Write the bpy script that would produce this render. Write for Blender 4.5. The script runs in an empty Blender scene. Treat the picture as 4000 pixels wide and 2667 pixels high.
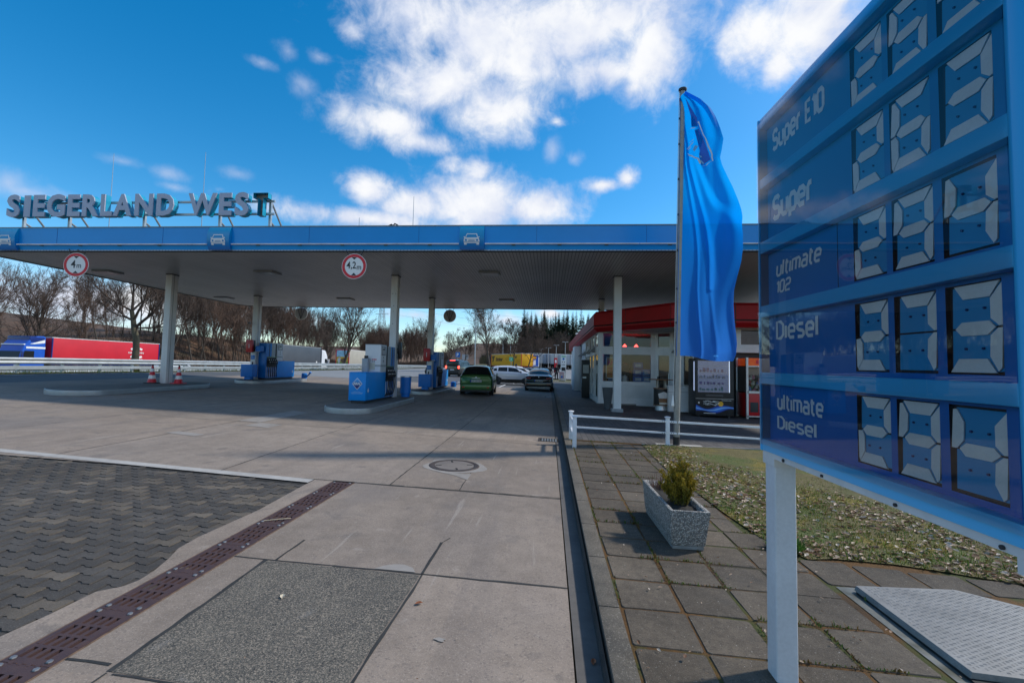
import bpy, bmesh, math, random
import numpy as np
from mathutils import Vector, Matrix
random.seed(7); NR = np.random.default_rng(7)
SC = bpy.context.scene; COL = SC.collection
R = math.radians; PI = math.pi

# ------------------------------------------------------------------ camera
F_PX, CXP, CYP = 1778.0, 2000.0, 1333.5          # photo calibration (4000 x 2667)
YAW, PITCH, ROLL = R(4.70), R(3.22), R(1.19)
EYE = Vector((0, 0, 1.62))
_f = Vector((-math.sin(YAW)*math.cos(PITCH), math.cos(YAW)*math.cos(PITCH), math.sin(PITCH)))
_r = Vector((math.cos(YAW), math.sin(YAW), 0)); _u = _r.cross(_f)
CR = _r*math.cos(ROLL)+_u*math.sin(ROLL); CU = _u*math.cos(ROLL)-_r*math.sin(ROLL); CF = _f
cam = bpy.data.cameras.new('camera'); cam.lens = 16; cam.sensor_width = 36
cam.clip_start = 0.05; cam.clip_end = 3000
camo = bpy.data.objects.new('camera', cam); COL.objects.link(camo)
m = Matrix.Identity(4)
for i in range(3):
    m[i][0] = CR[i]; m[i][1] = CU[i]; m[i][2] = -CF[i]; m[i][3] = EYE[i]
camo.matrix_world = m; SC.camera = camo
SC.render.resolution_x, SC.render.resolution_y = 1024, 682
SC.view_settings.view_transform = 'Standard'; SC.view_settings.look = 'None'
SC.view_settings.exposure = EXPOSURE = 0.25; SC.view_settings.gamma = 1
try:
    SC.cycles.use_denoising = True; SC.cycles.max_bounces = 8; SC.cycles.transparent_max_bounces = 16
    SC.cycles.sample_clamp_indirect = 6; SC.cycles.caustics_reflective = False; SC.cycles.caustics_refractive = False
except Exception: pass

def pixdir(px, py):                                # direction through a pixel of the photograph (sky layout only)
    return (CF + CR*((px-CXP)/F_PX) - CU*((py-CYP)/F_PX)).normalized()
def azel(px, py):
    d = pixdir(px, py); return math.atan2(d.x, d.y), math.asin(d.z)

# ------------------------------------------------------------------ world: Nishita sky with clouds by direction
SUN_AZ, SUN_EL = math.atan2(1.0, 0.38), R(43)    # azimuth clockwise from +Y
world = bpy.data.worlds.new('World'); SC.world = world; world.use_nodes = True
wt = world.node_tree; wt.nodes.clear()
def N(t, typ, **kw):
    n = t.nodes.new(typ)
    for k, v in kw.items():
        if k.startswith('i_'): n.inputs[int(k[2:])].default_value = v
        else: setattr(n, k, v)
    return n
def L(t, a, b): t.links.new(a, b)
def MA(t, op, a, b=None, c=None, clamp=False):
    n = t.nodes.new('ShaderNodeMath'); n.operation = op; n.use_clamp = clamp
    for i, v in enumerate((a, b, c)):
        if v is None: continue
        if isinstance(v, (int, float)): n.inputs[i].default_value = v
        else: t.links.new(v, n.inputs[i])
    return n.outputs[0]
sky = N(wt, 'ShaderNodeTexSky', sky_type='NISHITA', sun_disc=False, sun_elevation=SUN_EL, sun_rotation=SUN_AZ,
        altitude=400, air_density=1.0, dust_density=0.6, ozone_density=2.2)
hs = N(wt, 'ShaderNodeHueSaturation'); hs.inputs['Hue'].default_value = 0.493; hs.inputs['Saturation'].default_value = 1.45; hs.inputs['Value'].default_value = 1.85
L(wt, sky.outputs[0], hs.inputs['Color'])
tc = N(wt, 'ShaderNodeTexCoord'); sep = N(wt, 'ShaderNodeSeparateXYZ'); L(wt, tc.outputs['Generated'], sep.inputs[0])
az = MA(wt, 'ARCTAN2', sep.outputs[0], sep.outputs[1]); el = MA(wt, 'ARCSINE', sep.outputs[2])
comb = N(wt, 'ShaderNodeCombineXYZ'); L(wt, az, comb.inputs[0]); L(wt, el, comb.inputs[1])
# cloud masses: centre and half size in pixels of a 2352 px wide photograph, weight
CL = [(985,40,150,105,1),(1130,90,170,120,1),(1350,50,210,95,1),(1490,120,75,110,.95),(1380,160,120,50,.8),(1010,190,150,80,1),(1120,245,120,75,1),
 (900,285,115,45,.95),(970,325,90,34,.85),(860,235,70,35,.6),(812,75,60,70,.7),(735,132,40,25,.5),(700,195,45,45,.42),(660,118,36,30,.42),(600,145,45,20,.4),
 (1195,275,45,36,.7),(1280,280,28,20,.7),(1270,345,26,48,.55),(1320,365,26,26,.42),(850,437,68,34,1),(960,470,100,40,1),(1080,468,125,55,1.1),(1100,395,75,45,.75),
 (1225,475,90,50,.95),(1030,380,50,40,.75),(860,503,200,24,.9),(1385,425,65,20,.75),(1442,410,26,24,.85),(1745,60,70,85,1),(1870,60,130,95,1),(1790,150,50,50,.85),(1900,-20,140,80,1),
 (1300,200,60,30,.5),(1460,200,60,40,.7),
 (10,640,80,45,.7),(60,440,120,26,.5),(20,420,70,40,.55),(280,370,60,18,.4),(390,400,55,24,.42),(400,430,50,16,.4),(550,400,60,24,.36),
 (180,690,360,60,.8),(60,760,260,60,.8),(420,720,260,40,.75),(640,735,200,30,.7),(950,722,90,18,.75),(1010,740,60,14,.5),(1160,735,90,30,.7),(1270,720,36,13,.85),(1130,760,120,20,.6),(930,770,120,18,.5),(1240,748,60,14,.65),(1080,800,140,20,.6),(1500,740,200,30,.5)]
def masses(lst, add):
    tot = None
    for (px, py, rx, ry, w) in lst:
        q = 4000/2352
        rx *= 1.12; ry *= 1.12; a0, e0 = azel(px*q, py*q); a1, _ = azel((px+rx)*q, py*q); _, e1 = azel(px*q, (py-ry)*q)
        v1 = N(wt, 'ShaderNodeVectorMath', operation='SUBTRACT'); L(wt, comb.outputs[0], v1.inputs[0]); v1.inputs[1].default_value = (a0, e0, 0)
        v2 = N(wt, 'ShaderNodeVectorMath', operation='MULTIPLY'); L(wt, v1.outputs[0], v2.inputs[0]); v2.inputs[1].default_value = (1/abs(a1-a0), 1/abs(e1-e0), 0)
        v3 = N(wt, 'ShaderNodeVectorMath', operation='LENGTH'); L(wt, v2.outputs[0], v3.inputs[0])
        val = MA(wt, 'MULTIPLY_ADD', v3.outputs['Value'], -0.85, w+(add if w > .79 else .06))
        tot = val if tot is None else MA(wt, 'SMOOTH_MAX', tot, val, 0.18)
    return tot
tot = masses([c for c in CL if c[4] > .62], .24); thin = masses([c for c in CL if c[4] <= .62], .24)
# a loose cloud field for the part of the sky behind the camera (it shows in reflections)
nb = N(wt, 'ShaderNodeTexNoise'); nb.inputs['Scale'].default_value = 2.6; nb.inputs['Detail'].default_value = 4; L(wt, tc.outputs['Generated'], nb.inputs['Vector'])
back = MA(wt, 'MULTIPLY', MA(wt, 'SUBTRACT', nb.outputs[0], 0.46), 5.0)
yb = MA(wt, 'MULTIPLY_ADD', sep.outputs[1], -4.0, 0.6, clamp=True)
tot = MA(wt, 'MAXIMUM', tot, MA(wt, 'ADD', MA(wt, 'MULTIPLY', back, yb), MA(wt, 'MULTIPLY_ADD', yb, 4.0, -4.0)))
n1 = N(wt, 'ShaderNodeTexNoise'); n1.inputs['Scale'].default_value = 5.5; n1.inputs['Detail'].default_value = 8; n1.inputs['Roughness'].default_value = .62; n1.inputs['Distortion'].default_value = .5
L(wt, tc.outputs['Generated'], n1.inputs['Vector'])
n2 = N(wt, 'ShaderNodeTexNoise'); n2.inputs['Scale'].default_value = 17; n2.inputs['Detail'].default_value = 6; n2.inputs['Roughness'].default_value = .65; n2.inputs['Distortion'].default_value = .35
L(wt, tc.outputs['Generated'], n2.inputs['Vector'])
nz = MA(wt, 'MULTIPLY_ADD', MA(wt, 'SUBTRACT', n1.outputs[0], .5), 1.7, MA(wt, 'MULTIPLY', MA(wt, 'SUBTRACT', n2.outputs[0], .5), 1.3))
dens = MA(wt, 'ADD', tot, nz)
mr = N(wt, 'ShaderNodeMapRange', interpolation_type='SMOOTHSTEP'); L(wt, dens, mr.inputs[0]); mr.inputs[1].default_value = -.02; mr.inputs[2].default_value = 1.02
mt_ = N(wt, 'ShaderNodeMapRange', interpolation_type='SMOOTHSTEP'); L(wt, MA(wt, 'MULTIPLY_ADD', nz, .9, MA(wt, 'ADD', thin, .25)), mt_.inputs[0]); mt_.inputs[1].default_value = .0; mt_.inputs[2].default_value = 1.3
cov = MA(wt, 'MAXIMUM', mr.outputs[0], MA(wt, 'MULTIPLY', mt_.outputs[0], .6))
# clouds: bright tops, blue-grey thick parts
ns = N(wt, 'ShaderNodeTexNoise'); ns.inputs['Scale'].default_value = 9; ns.inputs['Detail'].default_value = 6; L(wt, tc.outputs['Generated'], ns.inputs['Vector'])
shd = N(wt, 'ShaderNodeMapRange', interpolation_type='SMOOTHSTEP'); L(wt, MA(wt, 'MULTIPLY_ADD', ns.outputs[0], .9, MA(wt, 'MULTIPLY', dens, .22)), shd.inputs[0]); shd.inputs[1].default_value = .42; shd.inputs[2].default_value = .80
cc = N(wt, 'ShaderNodeMix', data_type='RGBA'); L(wt, shd.outputs[0], cc.inputs[0]); cc.inputs[6].default_value = (6.4, 7.1, 8.9, 1); cc.inputs[7].default_value = (9.7, 9.8, 10.0, 1)
mx = N(wt, 'ShaderNodeMix', data_type='RGBA'); L(wt, cov, mx.inputs[0]); L(wt, hs.outputs[0], mx.inputs[6]); L(wt, cc.outputs[2], mx.inputs[7])
bg = N(wt, 'ShaderNodeBackground'); bg.inputs[1].default_value = 0.085; L(wt, mx.outputs[2], bg.inputs[0])
wo = N(wt, 'ShaderNodeOutputWorld'); L(wt, bg.outputs[0], wo.inputs[0])
try: world.cycles.sampling_method = 'MANUAL'; world.cycles.sample_map_resolution = 512
except Exception: pass
sl = bpy.data.lights.new('sun', 'SUN'); sl.energy = 3.1; sl.angle = R(3.0); sl.color = (1, .94, .84)
so = bpy.data.objects.new('sun', sl); COL.objects.link(so)
sd = Vector((math.sin(SUN_AZ)*math.cos(SUN_EL), math.cos(SUN_AZ)*math.cos(SUN_EL), math.sin(SUN_EL)))
so.rotation_euler = sd.to_track_quat('Z', 'Y').to_euler(); so.location = sd*60

# ------------------------------------------------------------------ helpers
def lin(r, g, b):
    def c(v):
        v /= 255.0
        return v/12.92 if v <= .04045 else ((v+.055)/1.055)**2.4
    return (c(r), c(g), c(b), 1)
MATS = {}
def mat(name, col, rough=.6, metal=0, spec=.5, var=.12, vs=3.0, col2=None, bump=0, bs=40, fine=0, fs=200, coat=0, emit=None, es=1, alpha=None):
    if name in MATS: return MATS[name]
    mt = bpy.data.materials.new(name); mt.use_nodes = True; t = mt.node_tree; b = t.nodes['Principled BSDF']
    tcn = N(t, 'ShaderNodeTexCoord'); o = tcn.outputs['Object']
    col = tuple(col[:3])+(1,); c2 = tuple(col2[:3])+(1,) if col2 else tuple(max(0, c*(1-2*var)) for c in col[:3])+(1,)
    c1 = col if col2 else tuple(min(1, c*(1+var)) for c in col[:3])+(1,)
    nz = N(t, 'ShaderNodeTexNoise'); nz.inputs['Scale'].default_value = vs; nz.inputs['Detail'].default_value = 6; nz.inputs['Roughness'].default_value = .6; L(t, o, nz.inputs['Vector'])
    rp = N(t, 'ShaderNodeMapRange'); L(t, nz.outputs[0], rp.inputs[0]); rp.inputs[1].default_value = .3; rp.inputs[2].default_value = .7
    mxn = N(t, 'ShaderNodeMix', data_type='RGBA'); L(t, rp.outputs[0], mxn.inputs[0]); mxn.inputs[6].default_value = c2; mxn.inputs[7].default_value = c1
    out = mxn.outputs[2]
    if fine:
        n2 = N(t, 'ShaderNodeTexNoise'); n2.inputs['Scale'].default_value = fs; n2.inputs['Detail'].default_value = 2; L(t, o, n2.inputs['Vector'])
        f = N(t, 'ShaderNodeMapRange'); L(t, n2.outputs[0], f.inputs[0]); f.inputs[1].default_value = .3; f.inputs[2].default_value = .7; f.inputs[3].default_value = 1-fine; f.inputs[4].default_value = 1+fine
        vm = N(t, 'ShaderNodeVectorMath', operation='SCALE'); L(t, out, vm.inputs[0]); L(t, f.outputs[0], vm.inputs['Scale']); out = vm.outputs[0]
    L(t, out, b.inputs['Base Color'])
    rr = N(t, 'ShaderNodeMapRange'); L(t, nz.outputs[0], rr.inputs[0]); rr.inputs[3].default_value = max(.02, rough-.08); rr.inputs[4].default_value = min(1, rough+.08); L(t, rr.outputs[0], b.inputs['Roughness'])
    b.inputs['Metallic'].default_value = metal; b.inputs['Specular IOR Level'].default_value = spec
    if coat: b.inputs['Coat Weight'].default_value = coat; b.inputs['Coat Roughness'].default_value = .05
    if bump:
        nb_ = N(t, 'ShaderNodeTexNoise'); nb_.inputs['Scale'].default_value = bs; nb_.inputs['Detail'].default_value = 4; L(t, o, nb_.inputs['Vector'])
        bp = N(t, 'ShaderNodeBump'); bp.inputs['Strength'].default_value = bump; bp.inputs['Distance'].default_value = .01; L(t, nb_.outputs[0], bp.inputs['Height']); L(t, bp.outputs[0], b.inputs['Normal'])
    if emit: b.inputs['Emission Color'].default_value = tuple(emit[:3])+(1,); b.inputs['Emission Strength'].default_value = es
    MATS[name] = mt; return mt
def bsdf(mt): return mt.node_tree.nodes['Principled BSDF']

class MB:
    def __init__(s): s.v = []; s.f = []; s.c = None
    def add(s, vs, fs):
        o = len(s.v); s.v += [tuple(p) for p in vs]; s.f += [tuple(i+o for i in f) for f in fs]; return s
    def box(s, x0, x1, y0, y1, z0, z1, M=None):
        vs = [(x, y, z) for z in (z0, z1) for y in (y0, y1) for x in (x0, x1)]
        if M is not None: vs = [M @ Vector(p) for p in vs]
        return s.add(vs, [(0,2,3,1),(4,5,7,6),(0,1,5,4),(2,6,7,3),(0,4,6,2),(1,3,7,5)])
    def tube(s, pts, rad, n=8, cap=True):
        pts = [Vector(p) for p in pts]
        if not isinstance(rad, (list, tuple)): rad = [rad]*len(pts)
        rings = []; prev = None
        for i, p in enumerate(pts):
            d = (pts[min(i+1, len(pts)-1)]-pts[max(i-1, 0)])
            d = d.normalized() if d.length > 1e-9 else Vector((0, 0, 1))
            if prev is None:
                a = Vector((0, 0, 1)) if abs(d.z) < .9 else Vector((1, 0, 0))
                e1 = d.cross(a).normalized()
            else:
                e1 = prev-d*prev.dot(d); e1 = e1.normalized() if e1.length > 1e-6 else d.orthogonal().normalized()
            prev = e1; e2 = d.cross(e1)
            rings.append([p+(e1*math.cos(2*PI*k/n)+e2*math.sin(2*PI*k/n))*rad[i] for k in range(n)])
        vs = [q for rg in rings for q in rg]; fs = []
        for i in range(len(rings)-1):
            for k in range(n):
                a = i*n+k; b = i*n+(k+1) % n; fs.append((a, b, b+n, a+n))
        if cap: fs.append(tuple(range(n-1, -1, -1))); fs.append(tuple((len(rings)-1)*n+k for k in range(n)))
        return s.add(vs, fs)
    def lathe(s, prof, c=(0, 0, 0), n=24, axis='z'):
        vs = []; fs = []
        for (r, h) in prof:
            for k in range(n):
                a = 2*PI*k/n; x, y = r*math.cos(a), r*math.sin(a)
                p = {'z': (x, y, h), 'y': (x, h, y), 'x': (h, x, y)}[axis]
                vs.append((c[0]+p[0], c[1]+p[1], c[2]+p[2]))
        for i in range(len(prof)-1):
            for k in range(n):
                a = i*n+k; b = i*n+(k+1) % n; fs.append((a, b, b+n, a+n))
        fs.append(tuple(range(n-1, -1, -1))); fs.append(tuple((len(prof)-1)*n+k for k in range(n)))
        return s.add(vs, fs)
    def prism(s, poly, h0, h1, fn=None):
        n = len(poly); fn = fn or (lambda a, b, h: (a, b, h))
        vs = [fn(a, b, h0) for a, b in poly]+[fn(a, b, h1) for a, b in poly]
        return s.add(vs, [tuple(range(n-1, -1, -1)), tuple(range(n, 2*n))]+[(i, (i+1) % n, n+(i+1) % n, n+i) for i in range(n)])
    def grid(s, nu, nv, fn):
        vs = [fn(i/nu, j/nv) for j in range(nv+1) for i in range(nu+1)]
        return s.add(vs, [(j*(nu+1)+i, j*(nu+1)+i+1, (j+1)*(nu+1)+i+1, (j+1)*(nu+1)+i) for j in range(nv) for i in range(nu)])
    def build(s, name, material, parent=None, bevel=0, smooth=None, loc=None, rotz=0, seg=2, fix=True):
        me = bpy.data.meshes.new(name); me.from_pydata(s.v, [], s.f)
        if fix or bevel:
            bm = bmesh.new(); bm.from_mesh(me)
            if fix: bmesh.ops.recalc_face_normals(bm, faces=bm.faces)
            if bevel: bmesh.ops.bevel(bm, geom=[e for e in bm.edges if e.calc_face_angle(0) > .5], offset=bevel, segments=seg, affect='EDGES', profile=.6, clamp_overlap=True)
            bm.to_mesh(me); bm.free()
        me.materials.append(material)
        if smooth is not None or bevel:
            me.polygons.foreach_set('use_smooth', [True]*len(me.polygons))
            try: me.set_sharp_from_angle(angle=R(smooth if smooth else 35))
            except Exception: pass
        o = bpy.data.objects.new(name, me); COL.objects.link(o)
        if parent: o.parent = parent
        if loc: o.location = loc
        if rotz: o.rotation_euler.z = rotz
        return o
def tag(o, label=None, cat=None, group=None, kind=None):
    if label: o['label'] = label
    if cat: o['category'] = cat
    if group: o['group'] = group
    if kind: o['kind'] = kind
    return o
def thing(name, label, cat, loc=(0, 0, 0), rotz=0, group=None):
    o = bpy.data.objects.new(name, None); COL.objects.link(o); o.location = loc; o.rotation_euler.z = rotz; o.empty_display_size = .2
    return tag(o, label, cat, group)
def dup(root, loc=None, rotz=None, label=None, group=None, scale=None):
    r_ = root.copy(); COL.objects.link(r_)
    if loc is not None: r_.location = loc
    if rotz is not None: r_.rotation_euler.z = rotz
    if scale is not None: r_.scale = (scale,)*3 if isinstance(scale, (int, float)) else scale
    if label: r_['label'] = label
    if group: r_['group'] = group
    def rec(a, b):
        for ch in list(a.children):
            if ch.name not in COL.objects: continue
            c_ = ch.copy(); COL.objects.link(c_); c_.parent = b; rec(ch, c_)
    rec(root, r_); return r_
def text_mb(s, origin, right, up, width=None, height=None, depth=.002, bold=0, shear=0, centre=False, space=1.0):
    """letters as a mesh: bottom left at origin, scaled so that its bounding box is width x height"""
    cu = bpy.data.curves.new('t', 'FONT'); cu.body = s; cu.size = 1; cu.offset = bold; cu.shear = shear; cu.resolution_u = 3; cu.space_character = space
    ob = bpy.data.objects.new('t', cu); COL.objects.link(ob)
    dg = bpy.context.evaluated_depsgraph_get(); me = bpy.data.meshes.new_from_object(ob.evaluated_get(dg))
    xs = [v.co.x for v in me.vertices]; ys = [v.co.y for v in me.vertices]
    x0, x1, y0, y1 = min(xs), max(xs), min(ys), max(ys)
    sx = width/(x1-x0) if width else None; sy = height/(y1-y0) if height else None
    sx = sx or sy; sy = sy or sx
    right = Vector(right).normalized(); up = Vector(up).normalized(); nrm = right.cross(up); o = Vector(origin)
    if centre: o = o-right*(x1-x0)*sx/2
    mb = MB(); n = len(me.vertices)
    base = [o+right*(v.co.x-x0)*sx+up*(v.co.y-y0)*sy for v in me.vertices]
    vs = [p+nrm*depth for p in base]; fs = [tuple(p.vertices) for p in me.polygons]
    # side walls on boundary edges
    cnt = {}
    for f in fs:
        for i in range(len(f)):
            a, b = f[i], f[(i+1) % len(f)]
            if (b, a) in cnt: cnt.pop((b, a))
            else: cnt[(a, b)] = 1
    fs2 = list(fs)
    if depth > .0005:
        vs = vs+base; fs2 += [(b, a, a+n, b+n) for (a, b) in cnt]
    mb.add(vs, fs2)
    bpy.data.objects.remove(ob); bpy.data.curves.remove(cu); bpy.data.meshes.remove(me)
    return mb
def box(name, m_, parent, x0, x1, y0, y1, z0, z1, bevel=0, M=None):
    return MB().box(x0, x1, y0, y1, z0, z1, M).build(name, m_, parent, bevel=bevel)

# ------------------------------------------------------------------ ground height
def sstep(a, b, x):
    t_ = min(1, max(0, (x-a)/(b-a))); return t_*t_*(3-2*t_)
def shift(y): return -(max(0, min(y, 260)-20))**2*.00095
def G(x, y):
    return -.033*max(-24, min(6, x))+.007*max(-5, min(20, y))
def H(x, y):
    xs = x-shift(y)
    z = G(xs if y > 25 else x, y)
    z += .45*sstep(52, 75, y)*sstep(-22, -12, xs)
    z += 1.5*sstep(80, 118, y)*sstep(-20, -8, xs)
    z += 16*sstep(118, 330, y)*sstep(-24, 10, xs)
    if xs < -24:
        k = sstep(-24.2, -31, xs) if False else sstep(24.2, 31, -xs)
        z = z*(1-k)+(.2-.012*max(0, min(-xs-31, 27)))*k
    if xs < -58: z += (8.5*sstep(58, 88, -xs)+9*sstep(88, 190, -xs))*(.04+.96*sstep(48, 105, y))
    z += 10*sstep(380, 700, y)
    return z
# ------------------------------------------------------------------ ground materials
def gmat(name, cols, scales, speck=None, rough=.85, bump=.15, bs=120, stains=None, attr=None, streak=None):
    """layered ground: cols = (dark, light), speck = (scale, strength, dark colour), stains = (scale, threshold, colour)"""
    mt = bpy.data.materials.new(name); mt.use_nodes = True; t = mt.node_tree; b = bsdf(mt)
    g = N(t, 'ShaderNodeNewGeometry'); o = g.outputs['Position']
    def noise(s, d=6, r=.6, dist=0):
        n = N(t, 'ShaderNodeTexNoise'); n.inputs['Scale'].default_value = s; n.inputs['Detail'].default_value = d; n.inputs['Roughness'].default_value = r; n.inputs['Distortion'].default_value = dist; L(t, o, n.inputs['Vector']); return n.outputs[0]
    def ramp(v, a, b_, smooth=True):
        n = N(t, 'ShaderNodeMapRange', interpolation_type='SMOOTHSTEP' if smooth else 'LINEAR'); L(t, v, n.inputs[0]); n.inputs[1].default_value = a; n.inputs[2].default_value = b_; return n.outputs[0]
    def mix(f, a, b_):
        n = N(t, 'ShaderNodeMix', data_type='RGBA')
        if isinstance(f, float): n.inputs[0].default_value = f
        else: L(t, f, n.inputs[0])
        for i, c in ((6, a), (7, b_)):
            if isinstance(c, tuple): n.inputs[i].default_value = tuple(c[:3])+(1,)
            else: L(t, c, n.inputs[i])
        return n.outputs[2]
    f1 = ramp(noise(scales[0], 5), .3, .7); f2 = ramp(noise(scales[1], 8, .7), .3, .7)
    c = mix(MA(t, 'MULTIPLY_ADD', f1, .55, MA(t, 'MULTIPLY', f2, .45)), cols[0], cols[1])
    if attr:
        at = N(t, 'ShaderNodeAttribute', attribute_name=attr); vm = N(t, 'ShaderNodeVectorMath', operation='MULTIPLY'); L(t, c, vm.inputs[0]); L(t, at.outputs['Color'], vm.inputs[1]); c = vm.outputs[0]
    if stains:
        for (s, a, b_, k, colr) in stains:
            fs = MA(t, 'MULTIPLY', ramp(noise(s, 4, .5, .4), a, b_), k); c = mix(fs, c, colr)
    if streak:
        mp = N(t, 'ShaderNodeMapping'); mp.inputs['Scale'].default_value = (streak[0], streak[1], 1); L(t, o, mp.inputs[0]); sn = N(t, 'ShaderNodeTexNoise'); sn.inputs['Scale'].default_value = 1; sn.inputs['Detail'].default_value = 6; sn.inputs['Roughness'].default_value = .65; sn.inputs['Distortion'].default_value = .3; L(t, mp.outputs[0], sn.inputs['Vector'])
        c = mix(MA(t, 'MULTIPLY', ramp(sn.outputs[0], .48, .72), streak[2]), c, streak[3])
        m3 = N(t, 'ShaderNodeMapping'); m3.inputs['Scale'].default_value = (streak[0]*7, streak[1]*5, 1); m3.inputs['Rotation'].default_value = (0, 0, .5); L(t, o, m3.inputs[0]); s3 = N(t, 'ShaderNodeTexNoise'); s3.inputs['Scale'].default_value = 1; s3.inputs['Detail'].default_value = 3; L(t, m3.outputs[0], s3.inputs['Vector'])
        c = mix(MA(t, 'MULTIPLY', ramp(s3.outputs[0], .66, .72), .3), c, (.42, .38, .34))
    hgt = None
    if speck:
        for (s, a, b_, k, colr) in speck:
            v = N(t, 'ShaderNodeTexNoise'); v.inputs['Scale'].default_value = s; v.inputs['Detail'].default_value = 2.5; v.inputs['Roughness'].default_value = .7; L(t, o, v.inputs['Vector'])
            c = mix(MA(t, 'MULTIPLY', ramp(v.outputs[0], a, b_), k), c, colr); hgt = v.outputs[0]
    L(t, c, b.inputs['Base Color']); b.inputs['Roughness'].default_value = rough; b.inputs['Specular IOR Level'].default_value = .3
    bp = N(t, 'ShaderNodeBump'); bp.inputs['Strength'].default_value = bump; bp.inputs['Distance'].default_value = .01
    L(t, noise(bs, 3, .7), bp.inputs['Height']); L(t, bp.outputs[0], b.inputs['Normal'])
    MATS[name] = mt; return mt
M_CONC = gmat('concrete_paving', ((.185, .148, .118), (.325, .264, .213)), (.4, 5),
    speck=((60, .50, .72, .5, (.12, .10, .088)), (110, .52, .72, .5, (.46, .39, .33)), (30, .58, .70, .4, (.13, .11, .10)), (12, .60, .70, .3, (.14, .12, .11))), attr='tone', streak=(1.7, .13, .42, (.12, .105, .10)),
    stains=((.45, .50, .72, .5, (.15, .135, .13)), (1.6, .58, .72, .45, (.12, .108, .10)), (5.5, .66, .75, .35, (.38, .33, .29)), (3.2, .66, .72, .4, (.10, .088, .082))), bump=.2, bs=120)
M_OIL = gmat('worn_infill', ((.15, .13, .115), (.23, .20, .18)), (.5, 3), speck=((300, .6, .72, .4, (.06, .06, .06)),), stains=((.8, .52, .68, .6, (.055, .055, .06)), (2.5, .58, .7, .5, (.05, .05, .055))), bump=.08, bs=150)
M_DSLAB = gmat('exposed_aggregate', ((.068, .065, .058), (.135, .122, .10)), (1.6, 9),
    speck=((80, .48, .62, .8, (.30, .25, .195)), (100, .50, .64, .9, (.025, .028, .030)), (130, .54, .68, .6, (.42, .36, .29)), (7, .55, .72, .35, (.05, .05, .048))), stains=((3, .66, .76, .3, (.36, .34, .32)),), bump=.8, bs=110)
M_MORTAR = gmat('mortar_patch', ((.225, .205, .185), (.31, .285, .26)), (2, 9), speck=((300, .62, .74, .35, (.2, .19, .19)),), bump=.1)
M_PAVER = gmat('block_pavers', ((.058, .051, .044), (.102, .091, .078)), (.8, 7),
    speck=((110, .54, .70, .45, (.19, .18, .17)), (80, .56, .70, .6, (.03, .032, .034))), attr='tone', bump=.6, bs=150, stains=((.7, .5, .7, .5, (.045, .040, .036)), (3.5, .62, .7, .4, (.16, .14, .12))))
M_JOINT = gmat('joint_soil', ((.018, .017, .016), (.04, .036, .03)), (3, 30), bump=.4)
M_SEAL = gmat('joint_seal', ((.022, .023, .024), (.05, .05, .048)), (4, 40), bump=.3)
M_ASPH = gmat('asphalt', ((.075, .077, .08), (.115, .117, .12)), (.15, 1.5), speck=((120, .6, .72, .3, (.2, .2, .2)),), stains=((.3, .55, .75, .4, (.05, .05, .053)),), bump=.15)
M_ASPHL = gmat('pale_asphalt', ((.17, .175, .18), (.235, .24, .24)), (.1, 1.0), speck=((100, .6, .72, .3, (.3, .3, .3)),), bump=.1)
M_SLAB = gmat('pavement_slabs', ((.060, .048, .036), (.165, .134, .100)), (1.6, 17), attr='tone',
    speck=((120, .54, .70, .45, (.22, .19, .155)), (85, .54, .68, .65, (.04, .036, .033)), (70, .66, .73, .75, (.42, .39, .35))), stains=((2.2, .56, .74, .4, (.05, .048, .045)),), bump=.6, bs=240)
M_MOSS = gmat('moss_joints', ((.085, .042, .014), (.19, .092, .022)), (2.2, 40), stains=((1.7, .5, .6, .9, (.06, .08, .018)), (.9, .58, .68, .8, (.035, .03, .022))), speck=((260, .5, .65, .6, (.03, .018, .01)),), bump=1, bs=180)
M_KERB = gmat('kerb_concrete', ((.085, .073, .058), (.165, .142, .112)), (1.5, 9), speck=((90, .54, .68, .6, (.30, .27, .23)), (70, .56, .7, .6, (.04, .04, .04))), stains=((4, .5, .7, .4, (.05, .05, .048)),), bump=.7, bs=200)
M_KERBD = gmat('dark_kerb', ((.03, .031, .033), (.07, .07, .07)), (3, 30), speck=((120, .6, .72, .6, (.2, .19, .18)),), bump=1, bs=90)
M_GUTTER = gmat('gutter_concrete', ((.085, .08, .076), (.14, .13, .12)), (2, 11), speck=((260, .6, .72, .4, (.05, .05, .05)),), bump=.15)
M_SHOPPAVE = None
M_LAWN = gmat('lawn_soil', ((.075, .066, .022), (.15, .128, .045)), (1.1, 9), stains=((1.3, .46, .60, .85, (.060, .095, .014)), (2.1, .54, .66, .85, (.19, .145, .018))), speck=((60, .52, .66, .6, (.26, .20, .11)), (45, .55, .68, .7, (.028, .024, .010))), bump=1, bs=70)
M_VERGE = gmat('verge_grass', ((.07, .072, .03), (.13, .12, .055)), (.3, 3), stains=((.6, .5, .65, .6, (.15, .12, .075)),), bump=.6, bs=30)
M_LITTER = gmat('leaf_litter', ((.065, .040, .026), (.15, .085, .048)), (.12, 1.2), stains=((.35, .5, .66, .6, (.06, .055, .03)), (.9, .56, .7, .5, (.2, .115, .06))), bump=.6, bs=10)
M_WHITE_LINE = gmat('road_paint', ((.55, .55, .54), (.72, .72, .70)), (2, 12), bump=.1)
M_PALE_KERB = gmat('pale_edging', ((.32, .305, .285), (.46, .44, .41)), (1, 8), speck=((260, .6, .72, .4, (.2, .19, .18)),), bump=.3)

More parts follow.
